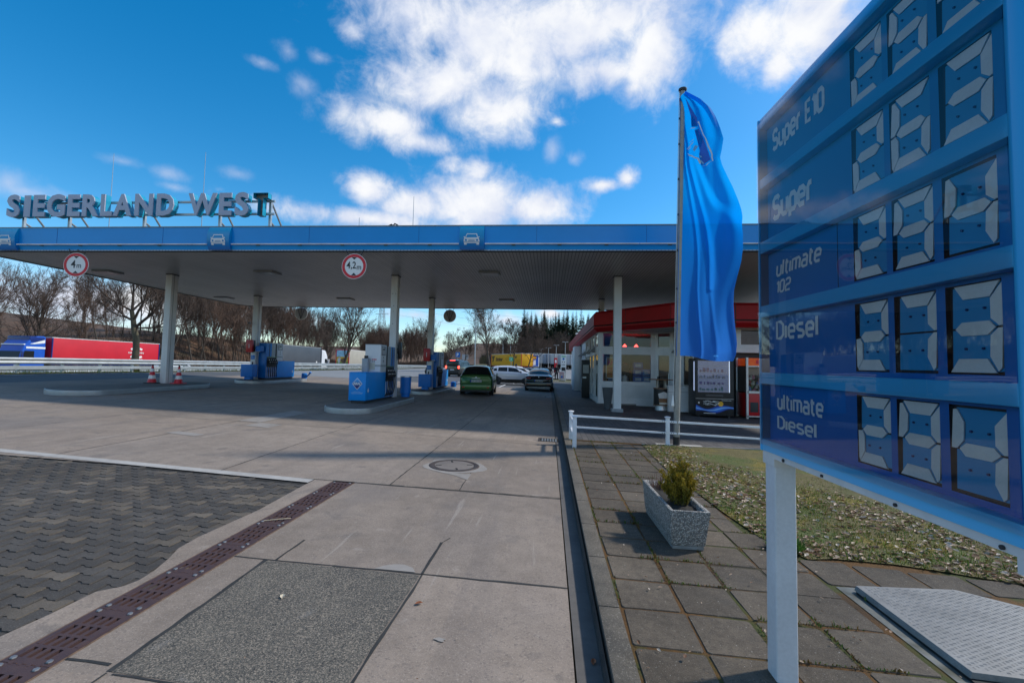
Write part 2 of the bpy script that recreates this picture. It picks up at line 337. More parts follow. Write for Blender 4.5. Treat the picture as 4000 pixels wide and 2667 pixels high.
def sheet(name, mtl, poly=None, rect=None, dz=0, res=1.0, kind='structure', hf=None, parent=None):
    hf = hf or H; mb = MB()
    if rect:
        x0, x1, y0, y1 = rect; nx = max(1, int((x1-x0)/res)); ny = max(1, int((y1-y0)/res))
        mb.grid(nx, ny, lambda u, v: (x0+(x1-x0)*u, y0+(y1-y0)*v, hf(x0+(x1-x0)*u, y0+(y1-y0)*v)+dz))
    else:
        mb.add([(x, y, hf(x, y)+dz) for x, y in poly], [tuple(range(len(poly)))])
    o = mb.build(name, mtl, parent, fix=False)
    # make sure it faces up
    if o.data.polygons and o.data.polygons[0].normal.z < 0:
        o.data.flip_normals()
    if kind and not parent: o['kind'] = kind
    return o
# terrain: one sheet to the horizon
def axis(pts):
    out = []
    for (a, b, s) in pts: out += list(np.arange(a, b, s))
    return out+[pts[-1][1]]
xs_ = axis([(-900, -200, 50), (-200, -90, 8), (-90, -15, 1.5), (-15, 12, 2), (12, 60, 6), (60, 200, 20), (200, 900, 70)])
ys_ = axis([(-300, -40, 40), (-40, -10, 6), (-10, 60, 2), (60, 140, 4), (140, 340, 10), (340, 1500, 80)])
mb = MB(); mb.add([(x, y, H(x, y)-(.14 if x > -23 else .05)) for y in ys_ for x in xs_], [(j*len(xs_)+i, j*len(xs_)+i+1, (j+1)*len(xs_)+i+1, (j+1)*len(xs_)+i) for j in range(len(ys_)-1) for i in range(len(xs_)-1)])
gt = mb.build('ground', M_LITTER, fix=False, smooth=60); tag(gt, kind='structure')
gt.data.materials.append(M_VERGE)
for p in gt.data.polygons:
    c = p.center; xs1 = c.x-shift(c.y)
    if -60 < xs1 < -22 or (xs1 > -22 and c.y < 120) : p.material_index = 1
# sloping strips that follow the curve of the motorway
def strip(name, mtl, xa, xb, y0, y1, dz, n=None, kind='structure', step=3.0):
    ny = int((y1-y0)/step); mb = MB(); nx = max(1, int((xb-xa)/3))
    mb.grid(nx, ny, lambda u, v: (xa+(xb-xa)*u+shift(y0+(y1-y0)*v), y0+(y1-y0)*v, H(xa+(xb-xa)*u+shift(y0+(y1-y0)*v), y0+(y1-y0)*v)+dz))
    o = mb.build(name, mtl, fix=False)
    if o.data.polygons[0].normal.z < 0: o.data.flip_normals()
    o['kind'] = kind; return o
strip('motorway', M_ASPHL, -45, -31.5, -30, 330, .03)
strip('motorway', M_ASPHL, -58, -47, -30, 330, .03)
for xa in (-44.6, -38.2, -32.2, -57.5, -47.4): strip('lane_marking', M_WHITE_LINE, xa, xa+.18, -30, 300, .05)
strip('exit_road', M_ASPHL, -22.1, -12, 31, 150, .01)
strip('exit_road', M_ASPH, -22.2, -18.8, -12, 32, .0)
strip('lane_marking', M_WHITE_LINE, -22.1, -21.95, -12, 150, .025)
sheet('parking_lot', M_ASPH, rect=(-18.8, .2, 31, 62), dz=-.03, res=1.5)
sheet('parking_lot', M_ASPHL, rect=(-13, 30, 62, 118), dz=-.02, res=2)
for (x, y) in ((-3.4, 33.6), (-1.6, 33.2), (-5.2, 34.2), (-7.0, 35), (-3.0, 41), (-5.2, 42)):
    mb = MB(); mb.add([(x+dx, y+dy, H(x+dx, y+dy)-.018) for dx, dy in ((-.06, -2.2), (.06, -2.2), (.06, 2.2), (-.06, 2.2))], [(0, 1, 2, 3)])
    tag(mb.build('bay_marking', M_WHITE_LINE, fix=False), kind='structure')
# concrete apron of the filling station
XL = [(-18.8, -18.8), (-15.0, -15.2), (-12.2, -12.4), (-9.4, -9.6), (-6.87, -6.9), (-4.29, -4.72), (-1.98, -2.35), (.16, .16)]; YLN = [5.69, 9.64, 13.42, 17.35, 21.35, 25.4, 31]
mb = MB(); tones = []; q = random.Random(14)
def slab(P, n=6):
    o = len(mb.v); mb.grid(n, n, lambda u, v: (lambda x, y: (x, y, H(x, y)))((P[0][0]*(1-u)+P[1][0]*u)*(1-v)+(P[3][0]*(1-u)+P[2][0]*u)*v, (P[0][1]*(1-u)+P[1][1]*u)*(1-v)+(P[3][1]*(1-u)+P[2][1]*u)*v))
    t_ = q.uniform(.86, 1.08); w_ = q.uniform(-.02, .02); tones.extend([(t_*(1+w_), t_, t_*(1-w_), 1)]*(len(mb.v)-o))
for i in range(7):
    for j in range(6):
        xa = lambda k, y: XL[k][0]+(XL[k][1]-XL[k][0])*(y-5.69)/25.31
        slab([(xa(i, YLN[j]), YLN[j]), (xa(i+1, YLN[j]), YLN[j]), (xa(i+1, YLN[j+1]), YLN[j+1]), (xa(i, YLN[j+1]), YLN[j+1])])
for x0, x1, y0, y1 in ((-2.42, .16, 3.445, 5.682), (-2.42, -.935, 2.13, 3.445), (-.935, .16, 1.53, 3.445), (-2.42, -.955, -4, 2.13), (-.955, .16, -4, 1.53)): slab([(x0, y0), (x1, y0), (x1, y1), (x0, y1)])
NEAR = [(-2.71, -4), (-2.71, 5.682), (-2.955, 5.682), (-2.951, 5.446), (-2.904, 4.477), (-2.951, 3.742), (-2.93, 3.5), (-2.86, 3.34), (-2.79, 3.12), (-2.775, 2.99), (-2.80, 2.9), (-2.90, 2.805), (-2.905, 2.535), (-2.93, 2.306), (-2.95, -4)]
mb.add([(x, y, H(x, y)) for x, y in NEAR], [tuple(range(len(NEAR)))]); tones += [(1, 1, 1, 1)]*len(NEAR)
ap = mb.build('concrete_apron', M_CONC, fix=False); tag(ap, kind='structure'); ca_ = ap.data.color_attributes.new('tone', 'FLOAT_COLOR', 'POINT'); ca_.data.foreach_set('color', [c for t_ in tones for c in t_])
bm = bmesh.new(); bm.from_mesh(ap.data)
for f in bm.faces:
    if f.normal.z < 0: f.normal_flip()
bm.to_mesh(ap.data); bm.free()
# stained driving tracks under the canopy
rr = random.Random(3)
def blob(cx, cy, rx, ry, n=28, k=.25, seed=0):
    q = random.Random(seed); ph = [q.uniform(0, 6.28) for _ in range(3)]
    return [(cx+rx*math.cos(a)*(1+k*math.sin(3*a+ph[0])*.5+k*math.sin(5*a+ph[1])*.4), cy+ry*math.sin(a)*(1+k*math.sin(2*a+ph[2])*.5)) for a in [2*PI*i/n for i in range(n)]]
# joints between the slabs
def joint(p, q, w=.012, dz=.003, mtl=M_SEAL, wob=.004, seed=0):
    p = Vector(p); q = Vector(q); d = (q-p); n = Vector((-d.y, d.x)).normalized(); k = max(2, int(d.length/.12)); r_ = random.Random(seed+int(p.x*100))
    a = []; b = []
    for i in range(k+1):
        c = p+d*(i/k)+n*r_.uniform(-wob, wob); hw = w/2*r_.uniform(.6, 1.35)
        for lst, s_ in ((a, 1), (b, -1)):
            pt = c+n*hw*s_; lst.append((pt.x, pt.y, G(pt.x, pt.y)+dz))
    JM.add(a+b, [(i, i+1, k+2+i, k+1+i) for i in range(k)])
JM = MB()
for s in [((-6.87, 5.7), (-6.9, 31), .014), ((-4.29, 5.7), (-4.42, 9.3), .014), ((-4.42, 9.3), (-4.72, 31), .012), ((-1.98, 5.69), (-2.06, 12), .016), ((-2.06, 12), (-2.35, 31), .014),
          ((-1.1, 6.6), (-1.09, 5.7), .012), ((-9.2, 9.7), (-6.9, 9.65), .01), ((-6.9, 9.65), (-4.42, 9.63), .012), ((-4.42, 9.63), (.15, 9.24), .011), ((-12.4, 13.43), (-4.5, 13.42), .012), ((-4.5, 13.42), (.15, 13.3), .01),
          ((-9.4, 5.95), (-9.6, 31), .01), ((-12.2, 6.2), (-12.4, 31), .01), ((-12, 17.4), (.15, 17.3), .01), ((-12, 21.4), (.15, 21.3), .01), ((-18.8, 13.5), (-12.4, 13.43), .01), ((-15, 6.5), (-15.2, 31), .01),
          ((-2.43, 3.452), (-1.62, 3.449), .014), ((-1.62, 3.449), (.16, 3.437), .02), ((-2.08, 3.46), (-2.077, 3.86), .018), ((-.926, 3.44), (-.918, 4.06), .02), ((-.918, 4.06), (-.865, 4.17), .010),
          ((-.918, 3.43), (-.95, 2.15), .018), ((-.95, 2.15), (-.96, -2), .018), ((-2.42, 2.21), (-2.17, 2.205), .016), ((-2.1, 2.145), (-.96, 2.10), .016), ((-.96, 1.55), (.16, 1.5), .014), ((-2.15, 3.44), (-2.13, 2.16), .028), ((-2.13, 2.15), (-2.16, -1), .014)]:
    joint(s[0], s[1], s[2])
for i in range(40):                                   # dark crumbly edge along the cross joint
    x = -7.8+i*.2; joint((x, 5.69+.0*x), (x+.2, 5.69), .014, seed=i)
joint((-2.42, 5.676), (.16, 5.645), .020)
tag(JM.build('slab_joints', M_SEAL, fix=False), kind='structure')
sheet('aggregate_slab', M_DSLAB, poly=[(-2.135, 2.16), (-.965, 2.125), (-.935, 3.425), (-2.14, 3.432)], dz=.002)
for pts in ([(-6.93, 9.77), (-6.37, 9.69), (-6.37, 11.74), (-6.89, 11.96)], [(-6.37, 9.18), (-5.8, 9.1), (-5.76, 9.6), (-6.35, 9.66)], [(-7.0, 7.89), (-6.33, 7.78), (-6.29, 7.98), (-6.92, 8.12)],
            [(-1.3, 3.46), (-1.25, 3.52), (-1.18, 3.56), (-1.1, 3.57), (-1.02, 3.53), (-.98, 3.46)]):
    sheet('mortar_patch', M_MORTAR, poly=pts, dz=.0045)
for i, (cx, cy, a, b_) in enumerate(((-.60, 2.68, .03, .02),)):
    sheet('chalky_stain', M_MORTAR, poly=blob(cx, cy, a, b_, 16, .5, i), dz=.0055)
M_RUST = gmat('rust_stain', ((.05, .025, .014), (.14, .062, .03)), (30, 90), bump=.2)
sheet('rust_stain', M_RUST, poly=blob(-.72, 2.22, .022, .03, 14, .5, 4), dz=.0055)
# pale edging in front of the block paving
sheet('pale_edging', M_PALE_KERB, poly=[(-12, 6.02), (-12, 6.26), (-7.83, 5.99), (-2.96, 5.672), (-2.96, 5.52), (-7.6, 5.825)], dz=.004)
# --- interlocking block paving (each block its own polygon, one mesh)
PX, PY = .106, .212
def hblock():                                         # double-T block, unit cell PX (short side) by PY
    w, hh, c = PX/2, PY/2, .013
    return [(-w-c, -hh), (w+c, -hh), (w+c, -hh+.055), (w-c, -hh+.09), (w-c, hh-.09), (w+c, hh-.055), (w+c, hh), (-w-c, hh), (-w-c, hh-.055), (-w+c, hh-.09), (-w+c, -hh+.09), (-w-c, -hh+.055)]
def right_edge(y):
    tb = [(-4, -2.96), (2.306, -2.935), (2.535, -2.91), (2.805, -2.91), (2.99, -2.80), (3.12, -2.80), (3.34, -2.87), (3.5, -2.94), (3.742, -2.96), (4.477, -2.91), (5.446, -2.955), (9, -2.96)]
    for (a, va), (b, vb) in zip(tb, tb[1:]):
        if a <= y <= b: return va+(vb-va)*(y-a)/(b-a)
    return -2.96
mb = MB(); tones = []; q = random.Random(11)
HB = hblock(); ca, sa = math.cos(R(3)), math.sin(R(3))
for i in range(-36, 17):
    for j in range(-30, 42):
        # rows run along x: long side of block across the view
        bx = i*PY*1.0+(PY/2 if j % 2 else 0); by = j*PX
        cx0, cy0 = -6+bx, 2+by
        if cx0 < -13 or cy0 > 6.0 or cy0 < -1: continue
        top = 5.52+.0625*(-2.96-cx0)-.06
        if cy0 > top or cx0 > right_edge(cy0)+.12: continue
        z_ = G(cx0, cy0)-.0055+q.uniform(-.0018, .0018); k = q.random()
        tone = q.uniform(.72, 1.05) if k < .76 else q.uniform(1.15, 1.75)
        hue = (1.0, 1.0, 1.03) if tone < 1.1 else (1.06, .99, .90)
        s_ = .955; tl = [q.uniform(-.002, .002) for _ in range(2)]
        pts = [(cx0+a[1]*s_, cy0+a[0]*s_*.985) for a in HB]
        vs = [(x, y, z_+(x-cx0)*tl[0]*4+(y-cy0)*tl[1]*4) for x, y in pts]+[(cx0+(x-cx0)*1.03, cy0+(y-cy0)*1.03, z_-.02) for x, y in pts]
        mb.add(vs, [tuple(range(12))]+[(i_, (i_+1) % 12, 12+(i_+1) % 12, 12+i_) for i_ in range(12)])
        tones += [(tone*hue[0], tone*hue[1], tone*hue[2], 1)]*24
pv = mb.build('block_paving', M_PAVER, fix=True); tag(pv, kind='structure')
ca_ = pv.data.color_attributes.new('tone', 'FLOAT_COLOR', 'POINT'); ca_.data.foreach_set('color', [c for t_ in tones for c in t_])
sheet('paving_bed', M_JOINT, rect=(-14, -2.7, -4, 6.05), dz=-.011, res=1)
# --- kerb, gutter, pavement slabs on the right
PAVE = .12
mb = MB()
for k in range(60):
    y0 = -3+k*.75
    mb.box(.315, .468, y0, y0+.742, 0, 1)
    for i in range(8):
        x_, y_, z_ = mb.v[-8+i]
        if x_ < .4 and z_ > .5: x_ = .335
        mb.v[-8+i] = (x_, y_, G(x_, y_)+(PAVE+.004 if z_ > .5 else -.1))
kb = mb.build('kerb', M_KERB, fix=True, bevel=.008); tag(kb, kind='structure')
mb = MB()
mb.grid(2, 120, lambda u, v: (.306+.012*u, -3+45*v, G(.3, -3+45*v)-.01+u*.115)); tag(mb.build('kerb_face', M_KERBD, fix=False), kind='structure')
sheet('gutter', M_GUTTER, rect=(.17, .318, -4, 43), dz=.002, res=.5)
def PV(x, y): return G(x, y)+PAVE
# dark herringbone-free brick paving in front of the shop
def brickmat():
    mt = bpy.data.materials.new('shop_paving'); mt.use_nodes = True; t = mt.node_tree; b = bsdf(mt)
    g = N(t, 'ShaderNodeNewGeometry'); mp = N(t, 'ShaderNodeMapping'); mp.inputs['Rotation'].default_value = (0, 0, R(90)); L(t, g.outputs['Position'], mp.inputs[0])
    br = N(t, 'ShaderNodeTexBrick'); L(t, mp.outputs[0], br.inputs['Vector']); br.inputs['Scale'].default_value = 1.0
    br.inputs['Brick Width'].default_value = .24; br.inputs['Row Height'].default_value = .12; br.inputs['Mortar Size'].default_value = .006
    br.inputs['Color1'].default_value = (.055, .054, .056, 1); br.inputs['Color2'].default_value = (.098, .090, .088, 1); br.inputs['Mortar'].default_value = (.016, .016, .015, 1)
    n = N(t, 'ShaderNodeTexNoise'); n.inputs['Scale'].default_value = .7; n.inputs['Detail'].default_value = 7; L(t, g.outputs['Position'], n.inputs['Vector'])
    f = N(t, 'ShaderNodeMapRange'); L(t, n.outputs[0], f.inputs[0]); f.inputs[1].default_value = .3; f.inputs[2].default_value = .7; f.inputs[3].default_value = .6; f.inputs[4].default_value = 1.35
    vm = N(t, 'ShaderNodeVectorMath', operation='SCALE'); L(t, br.outputs[0], vm.inputs[0]); L(t, f.outputs[0], vm.inputs['Scale']); L(t, vm.outputs[0], b.inputs['Base Color'])
    b.inputs['Roughness'].default_value = .75; bp = N(t, 'ShaderNodeBump'); bp.inputs['Strength'].default_value = .5; bp.inputs['Distance'].default_value = .006; bp.invert = True; L(t, br.outputs['Fac'], bp.inputs['Height']); L(t, bp.outputs[0], b.inputs['Normal'])
    return mt
M_SHOPPAVE = brickmat()
sheet('shop_paving', M_SHOPPAVE, rect=(.46, 14, 9.5, 46), dz=.002, res=1, hf=PV)
# slab pavement: one mesh of flagstones over a bed of moss and soil
sheet('moss_bed', M_MOSS, rect=(.46, 4.2, -1.0, 9.5), dz=-.0005, res=.12, hf=lambda x, y: PV(x, y)+.0018*math.sin(x*37+y*5)*math.sin(y*29))
mb = MB(); tones = []; q = random.Random(5)
for i in range(9):
    for j in range(-2, 22):
        x0 = .485+i*.395; y0 = 1.82+(j-2)*.395
        x1, y1 = x0+q.uniform(.366, .380), y0+q.uniform(.366, .380)
        if y1 > 9.45: continue
        if i >= 4 and j == 6: y0, y1 = 3.60+.02*(i-4), 4.0-.035*(i-5)
        if i >= 4 and not (y1 < 4.1 and i < 9): continue
        if i == 3 and y0 > 4.3: 
            x1 = x0+.2
        if i >= 4 and 2.55 < y1 and y0 < 3.52 or (i >= 4 and j > 6): continue       # the hatch lies here
        dz_ = [q.uniform(.001, .005)+(.002*math.sin(i*2+j) if 3.2 < y0 < 5 else 0) for _ in range(4)]
        jx = [q.uniform(-.007, .007) for _ in range(8)]
        pts = [(x0+jx[0], y0+jx[1]), (x1+jx[2], y0+jx[3]), (x1+jx[4], y1+jx[5]), (x0+jx[6], y1+jx[7])]
        # clipped corners make a worn outline
        ring = []
        for a in range(4):
            p0 = Vector(pts[a]); pn = Vector(pts[(a+1) % 4]); pp = Vector(pts[a-1]); c = q.uniform(.006, .02)
            ring.append(tuple(p0+(pp-p0).normalized()*c)+(dz_[a],)); ring.append(tuple(p0+(pn-p0).normalized()*c)+(dz_[a],))
        n = len(ring)
        vs = [(x, y, PV(x, y)+d+.002) for x, y, d in ring]; cx0 = sum(p[0] for p in pts)/4; cy0 = sum(p[1] for p in pts)/4
        vs = [(cx0+(x-cx0)*.985, cy0+(y-cy0)*.985, z) for x, y, z in vs]+[(x, y, PV(x, y)+d-.004) for x, y, d in ring]+[(x, y, PV(x, y)-.05) for x, y, d in ring]
        mb.add(vs, [tuple(range(n))]+[(a, (a+1) % n, n+(a+1) % n, n+a) for a in range(n)]+[(n+a, n+(a+1) % n, 2*n+(a+1) % n, 2*n+a) for a in range(n)])
        tn = q.uniform(.75, 1.15)*(.72 if (x0 > 2.0 and y0 > 3.4) else 1)*(.8 if y0 > 5.6 else 1.0); tones += [(tn, tn*.985, tn*.965, 1)]*(3*n)
sl_ = mb.build('pavement', M_SLAB, fix=True); tag(sl_, kind='structure')
ca_ = sl_.data.color_attributes.new('tone', 'FLOAT_COLOR', 'POINT'); ca_.data.foreach_set('color', [c for t_ in tones for c in t_])
# lawn
LAWN = [(2.16, 4.04), (2.4, 4.10), (2.87, 4.09), (3.2, 4.02), (3.65, 3.89), (4.6, 3.7), (12, 2.6), (12, 9.4), (1.87, 9.4), (1.82, 8.2), (1.80, 6.94), (1.86, 6.0), (1.90, 5.2), (1.97, 4.5)]
def inside(x, y, P=LAWN):
    c = False; j = len(P)-1
    for i in range(len(P)):
        if ((P[i][1] > y) != (P[j][1] > y)) and (x < (P[j][0]-P[i][0])*(y-P[i][1])/(P[j][1]-P[i][1])+P[i][0]): c = not c
        j = i
    return c
sheet('lawn', M_LAWN, poly=LAWN, dz=.012, hf=PV)
sheet('lawn', M_LAWN, rect=(4.1, 14, -3, 4.2), dz=-.002, res=1, hf=PV)
box('lawn_edging', M_PALE_KERB, None, 1.2, 9, 9.43, 9.5, PV(3, 9.5)-.05, PV(3, 9.5)+.02)['kind'] = 'structure'
# grass blades (countless)
def blades(name, n, region, hmin, hmax, cols, seed, wid=.003):
    q = np.random.default_rng(seed); P = []
    x0, x1, y0, y1, test = region
    while len(P) < n:
        xs = q.uniform(x0, x1, 4000); ys = y0+(y1-y0)*q.uniform(0, 1, 4000)**1.2
        for x, y in zip(xs, ys):
            if test(x, y): P.append((x, y))
            if len(P) >= n: break
    V = []; Fs = []; C = []
    for k, (x, y) in enumerate(P):
        z = PV(x, y)+.008; h_ = q.uniform(hmin, hmax)*(.5+.9*(.5+.5*math.sin(x*4.1+1.3*math.sin(y*3))*math.sin(y*3.7+x))); a = q.uniform(0, 6.28); ln = q.uniform(.2, 1.3)*h_; w = wid*q.uniform(.6, 1.5)
        dx, dy = math.cos(a), math.sin(a); o = len(V)
        V += [(x-dy*w, y+dx*w, z), (x+dy*w, y-dx*w, z), (x+dx*ln*.4+dy*w*.7, y+dy*ln*.4-dx*w*.7, z+h_*.65), (x+dx*ln*.4-dy*w*.7, y+dy*ln*.4+dx*w*.7, z+h_*.65), (x+dx*ln, y+dy*ln, z+h_)]
        Fs += [(o, o+1, o+2, o+3), (o+3, o+2, o+4)]
        c = cols[q.integers(len(cols))]; g_ = q.uniform(.75, 1.25); C += [(c[0]*g_, c[1]*g_, c[2]*g_, 1)]*5
    mb = MB(); mb.v = V; mb.f = Fs; o = mb.build(name, M_BLADE, fix=False)
    ca = o.data.color_attributes.new('tone', 'FLOAT_COLOR', 'POINT'); ca.data.foreach_set('color', [c for t_ in C for c in t_])
    o['kind'] = 'stuff'; return o
def attrmat(name, rough=.6, trans=.25, vary=True):
    mt = bpy.data.materials.new(name); mt.use_nodes = True; t = mt.node_tree; b = bsdf(mt)
    at = N(t, 'ShaderNodeAttribute', attribute_name='tone'); L(t, at.outputs['Color'], b.inputs['Base Color']); b.inputs['Roughness'].default_value = rough; b.inputs['Specular IOR Level'].default_value = .25
    if trans:
        tr = N(t, 'ShaderNodeBsdfTranslucent'); L(t, at.outputs['Color'], tr.inputs[0]); ms = N(t, 'ShaderNodeMixShader'); ms.inputs[0].default_value = trans
        L(t, b.outputs[0], ms.inputs[1]); L(t, tr.outputs[0], ms.inputs[2]); L(t, ms.outputs[0], t.nodes['Material Output'].inputs[0])
    return mt
M_BLADE = attrmat('grass_blade', .6, .35)
GC = [(.085, .16, .02), (.06, .12, .015), (.11, .19, .025), (.16, .17, .035), (.20, .16, .05), (.18, .14, .02), (.09, .14, .02), (.26, .21, .10)]
blades('grass', 52000, (1.75, 7, 3.6, 9.4, inside), .012, .045, GC, 3, .0032)
CX_, CY_ = 2.06, 4.22
tb = blades('weed_tuft', 900, (CX_-.14, CX_+.16, CY_-.1, CY_+.16, lambda x, y: ((x-CX_)/.14)**2+((y-CY_)/.1)**2 < 1), .06, .15, [(.07, .17, .02), (.10, .22, .03), (.06, .13, .02)], 8, .004)
# weeds and moss tufts in the joints
def near_joint(x, y):
    u = (x-.485) % .395; v = (y-1.82) % .395
    return (u > .375 or v > .37) and math.sin(x*5.1+y*2.3)+math.sin(y*4.7-x*3.1) > .2 and x < 2.2
blades('joint_weeds', 2600, (.47, 2.2, 2.6, 9.4, near_joint), .008, .028, [(.07, .12, .025), (.10, .14, .03), (.16, .10, .03), (.12, .07, .02)], 9, .004)
# fallen leaves (countless)
def leaves(name, n, region, seed, size=(.012, .03)):
    q = np.random.default_rng(seed); mb = MB(); C = []
    x0, x1, y0, y1, test = region; k = 0
    while k < n:
        x = q.uniform(x0, x1); y = y0+(y1-y0)*q.random()**1.2
        if not test(x, y) or q.random() > .55+.45*math.sin(x*2.7+y*1.9)*math.sin(y*2.2-x): continue
        s = q.uniform(*size); a = q.uniform(0, 6.28); e = q.uniform(-.5, .5); e2 = q.uniform(-.5, .5); z = PV(x, y)+.016+q.uniform(0, .014)
        ca, sa = math.cos(a), math.sin(a); pts = []
        for (u, v, w) in ((-1, 0, 0), (-.3, -.5, .25), (.5, -.4, .2), (1, 0, .1), (.5, .4, .3), (-.3, .5, .25), (0, 0, -.1)):
            uu, vv = u*s, v*s; pts.append((x+uu*ca-vv*sa, y+uu*sa+vv*ca, z+w*s*.8+u*s*e*.5+v*s*e2))
        mb.add(pts, [(0, 1, 6), (1, 2, 6), (2, 3, 6), (3, 4, 6), (4, 5, 6), (5, 0, 6)])
        c = [(.30, .19, .12), (.22, .11, .055), (.42, .31, .22), (.15, .075, .04), (.36, .25, .17), (.50, .42, .34)][q.integers(6)]; C += [c+(1,)]*7; k += 1
    o = mb.build(name, M_LEAF, fix=False); ca = o.data.color_attributes.new('tone', 'FLOAT_COLOR', 'POINT'); ca.data.foreach_set('color', [c for t_ in C for c in t_]); o['kind'] = 'stuff'
    return o
M_LEAF = attrmat('dry_leaf', .5, .15)
leaves('fallen_leaves', 7600, (1.75, 7, 3.75, 9.4, inside), 4, (.014, .036))
leaves('fallen_leaves', 130, (.5, 2.2, 2.4, 9.0, lambda x, y: not inside(x, y)), 5, (.006, .016))
leaves('grit', 260, (-6, .3, 1.8, 12, lambda x, y: True), 6, (.003, .007)).location.z = -.13
for (x, y, a, lab) in ((-.83, 3.03, .4, 'orange brown leaf lying beside the slab joint'), (.27, 2.62, 1.4, 'brown leaf lying in the gutter by the kerb'), (-1.72, 2.95, 2.0, 'cream coloured leaf on the dark aggregate slab')):
    mb = MB(); s = .026
    mb.add([(u*s, v*s, w*s) for u, v, w in ((-1, 0, .1), (-.4, -.55, .4), (.4, -.5, .35), (1.1, 0, .2), (.4, .5, .45), (-.4, .55, .3), (0, 0, .05))], [(0, 1, 6), (1, 2, 6), (2, 3, 6), (3, 4, 6), (4, 5, 6), (5, 0, 6)])
    tag(mb.build('dry_leaf', mat('leaf_cream' if 'cream' in lab else 'leaf_orange', (.55, .48, .36) if 'cream' in lab else (.28, .09, .03), .6, var=.25, vs=60), loc=(x, y, G(x, y)+.006), rotz=a, fix=False), lab, 'leaf')
mb = MB(); mb.tube([(0, 0, 0), (.1, .04, .004), (.21, .1, 0)], .004, 6); tag(mb.build('wooden_stick', mat('pale_wood', (.6, .5, .34), .7), loc=(-2.66, 4.18, G(-2.6, 4.2)+.012)), 'thin pale wooden stick lying across the drain grating', 'stick')
# manhole
mh = thing('manhole_cover', 'round iron manhole cover with concrete infill in the apron', 'manhole', (-1.42, 6.97, G(-1.42, 6.97)))
tilt = (math.atan(.007), math.atan(.033), 0); mh.rotation_euler = (tilt[0], tilt[1], 0)
M_IRON = mat('cast_iron', (.055, .045, .042), .6, .3, col2=(.09, .062, .052), vs=12, bump=.3, bs=90)
mb = MB(); mb.lathe([(.30, .004), (.315, .012), (.375, .012), (.385, .004)], n=48); mb.build('rim', M_IRON, mh, smooth=30)
mb = MB(); mb.lathe([(.298, .002), (.298, .010), (.001, .011)], n=40); mb.build('infill', M_OIL, mh, smooth=30)
for a in (20, 110, 200, 290): MB().box(-.045, .045, -.015, .015, .004, .0125, Matrix.Rotation(R(a), 4, 'Z') @ Matrix.Translation((.24, 0, 0))).build('lifting_slot', mat('black_hole', (.01, .01, .01), .9), mh)
sheet('mortar_patch', M_MORTAR, poly=blob(-1.42, 6.95, .47, .46, 30, .2, 3), dz=.0035)
sheet('mortar_patch', M_MORTAR, poly=[(-1.62, 6.55), (-1.2, 6.5), (-1.08, 6.55), (-1.08, 6.2), (-1.3, 6.4)], dz=.004)
# gully gratings beside the kerb
def gully(y, lab):
    o = thing('gully_grate', lab, 'drain', (.03, y, G(.03, y)+.001)); o.rotation_euler = (tilt[0], tilt[1], 0)
    mb = MB(); mb.box(-.23, .23, -.2, -.18, -.02, .009); mb.box(-.23, .23, .18, .2, -.02, .009); mb.box(-.23, -.2, -.18, .18, -.02, .009); mb.box(.2, .23, -.18, .18, -.02, .009); mb.build('frame', M_IRON, o)
    mb = MB()
    for k in range(6): x = -.2+.4*(k+1)/7; mb.box(x-.016, x+.016, -.18, .18, -.03, .007)
    mb.build('bar', mat('worn_iron', (.3, .3, .3), .45, .6, var=.2, vs=20), o)
    MB().box(-.2, .2, -.18, .18, .001, .0035).build('pit', mat('black_hole', (.01, .01, .01), .9), o)
gully(9.92, 'iron gully grate by the kerb near the white railing'); gully(23.4, 'iron gully grate by the kerb beneath the canopy')
# cast iron drain channel: panels with slots
dc = thing('drain_channel', 'rusty cast iron slotted drain channel between paving and concrete', 'drain', (-2.565, 0, G(-2.565, 0)))
dc.rotation_euler = (tilt[0], tilt[1], 0)
M_GRATE = mat('rusty_grate', (.072, .046, .050), .55, .35, col2=(.115, .066, .056), vs=9, bump=.25, bs=160, spec=.4)
M_RUSTIN = mat('rusty_inside', (.20, .085, .03), .9, var=.35, vs=25)
def grate_mb():
    W_, Lp = .135, .497
    xs = [-W_, -.105, -.09, -.062, -.047, -.019, -.004, .024, .039, .067, .082, W_]     # slot columns between pairs
    xs = [-W_, -.098, -.073, -.050, -.025, -.002, .023, .046, .071, W_]
    rows = [(.045, .125), (.145, .225), (.245, .345-.02), (.345, .425)]
    ys = [0]+[c for r_ in rows for c in r_]+[Lp]
    mb = MB(); t_ = .02; hole = {}
    XS_ = lambda j: [x+(.018 if (j//2) % 2 and 0 < i < len(xs)-1 else 0) for i, x in enumerate(xs)]
    for j in range(len(ys)-1):
        xj = XS_(j)
        for i in range(len(xs)-1):
            x0, x1, y0, y1 = xj[i], xj[i+1], ys[j], ys[j+1]
            if j % 2 == 1 and i % 2 == 1:
                mb.add([(x0, y0, 0), (x1, y0, 0), (x1, y1, 0), (x0, y1, 0), (x0, y0, -t_), (x1, y0, -t_), (x1, y1, -t_), (x0, y1, -t_)], [(0, 1, 5, 4), (1, 2, 6, 5), (2, 3, 7, 6), (3, 0, 4, 7)])
            else: mb.add([(x0, y0, 0), (x1, y0, 0), (x1, y1, 0), (x0, y1, 0)], [(0, 1, 2, 3)])
    # notches where two panels meet
    for k in range(4):
        x = -.075+k*.05; mb.box(x-.011, x+.011, Lp-.008, Lp+.012, -.004, .0012)
    for s in (-1, 1):                                   # raised foundry plates along the edges
        mb.box(s*.112-.010, s*.112+.010, .15, .36, 0, .0018)
    return mb
gm = None
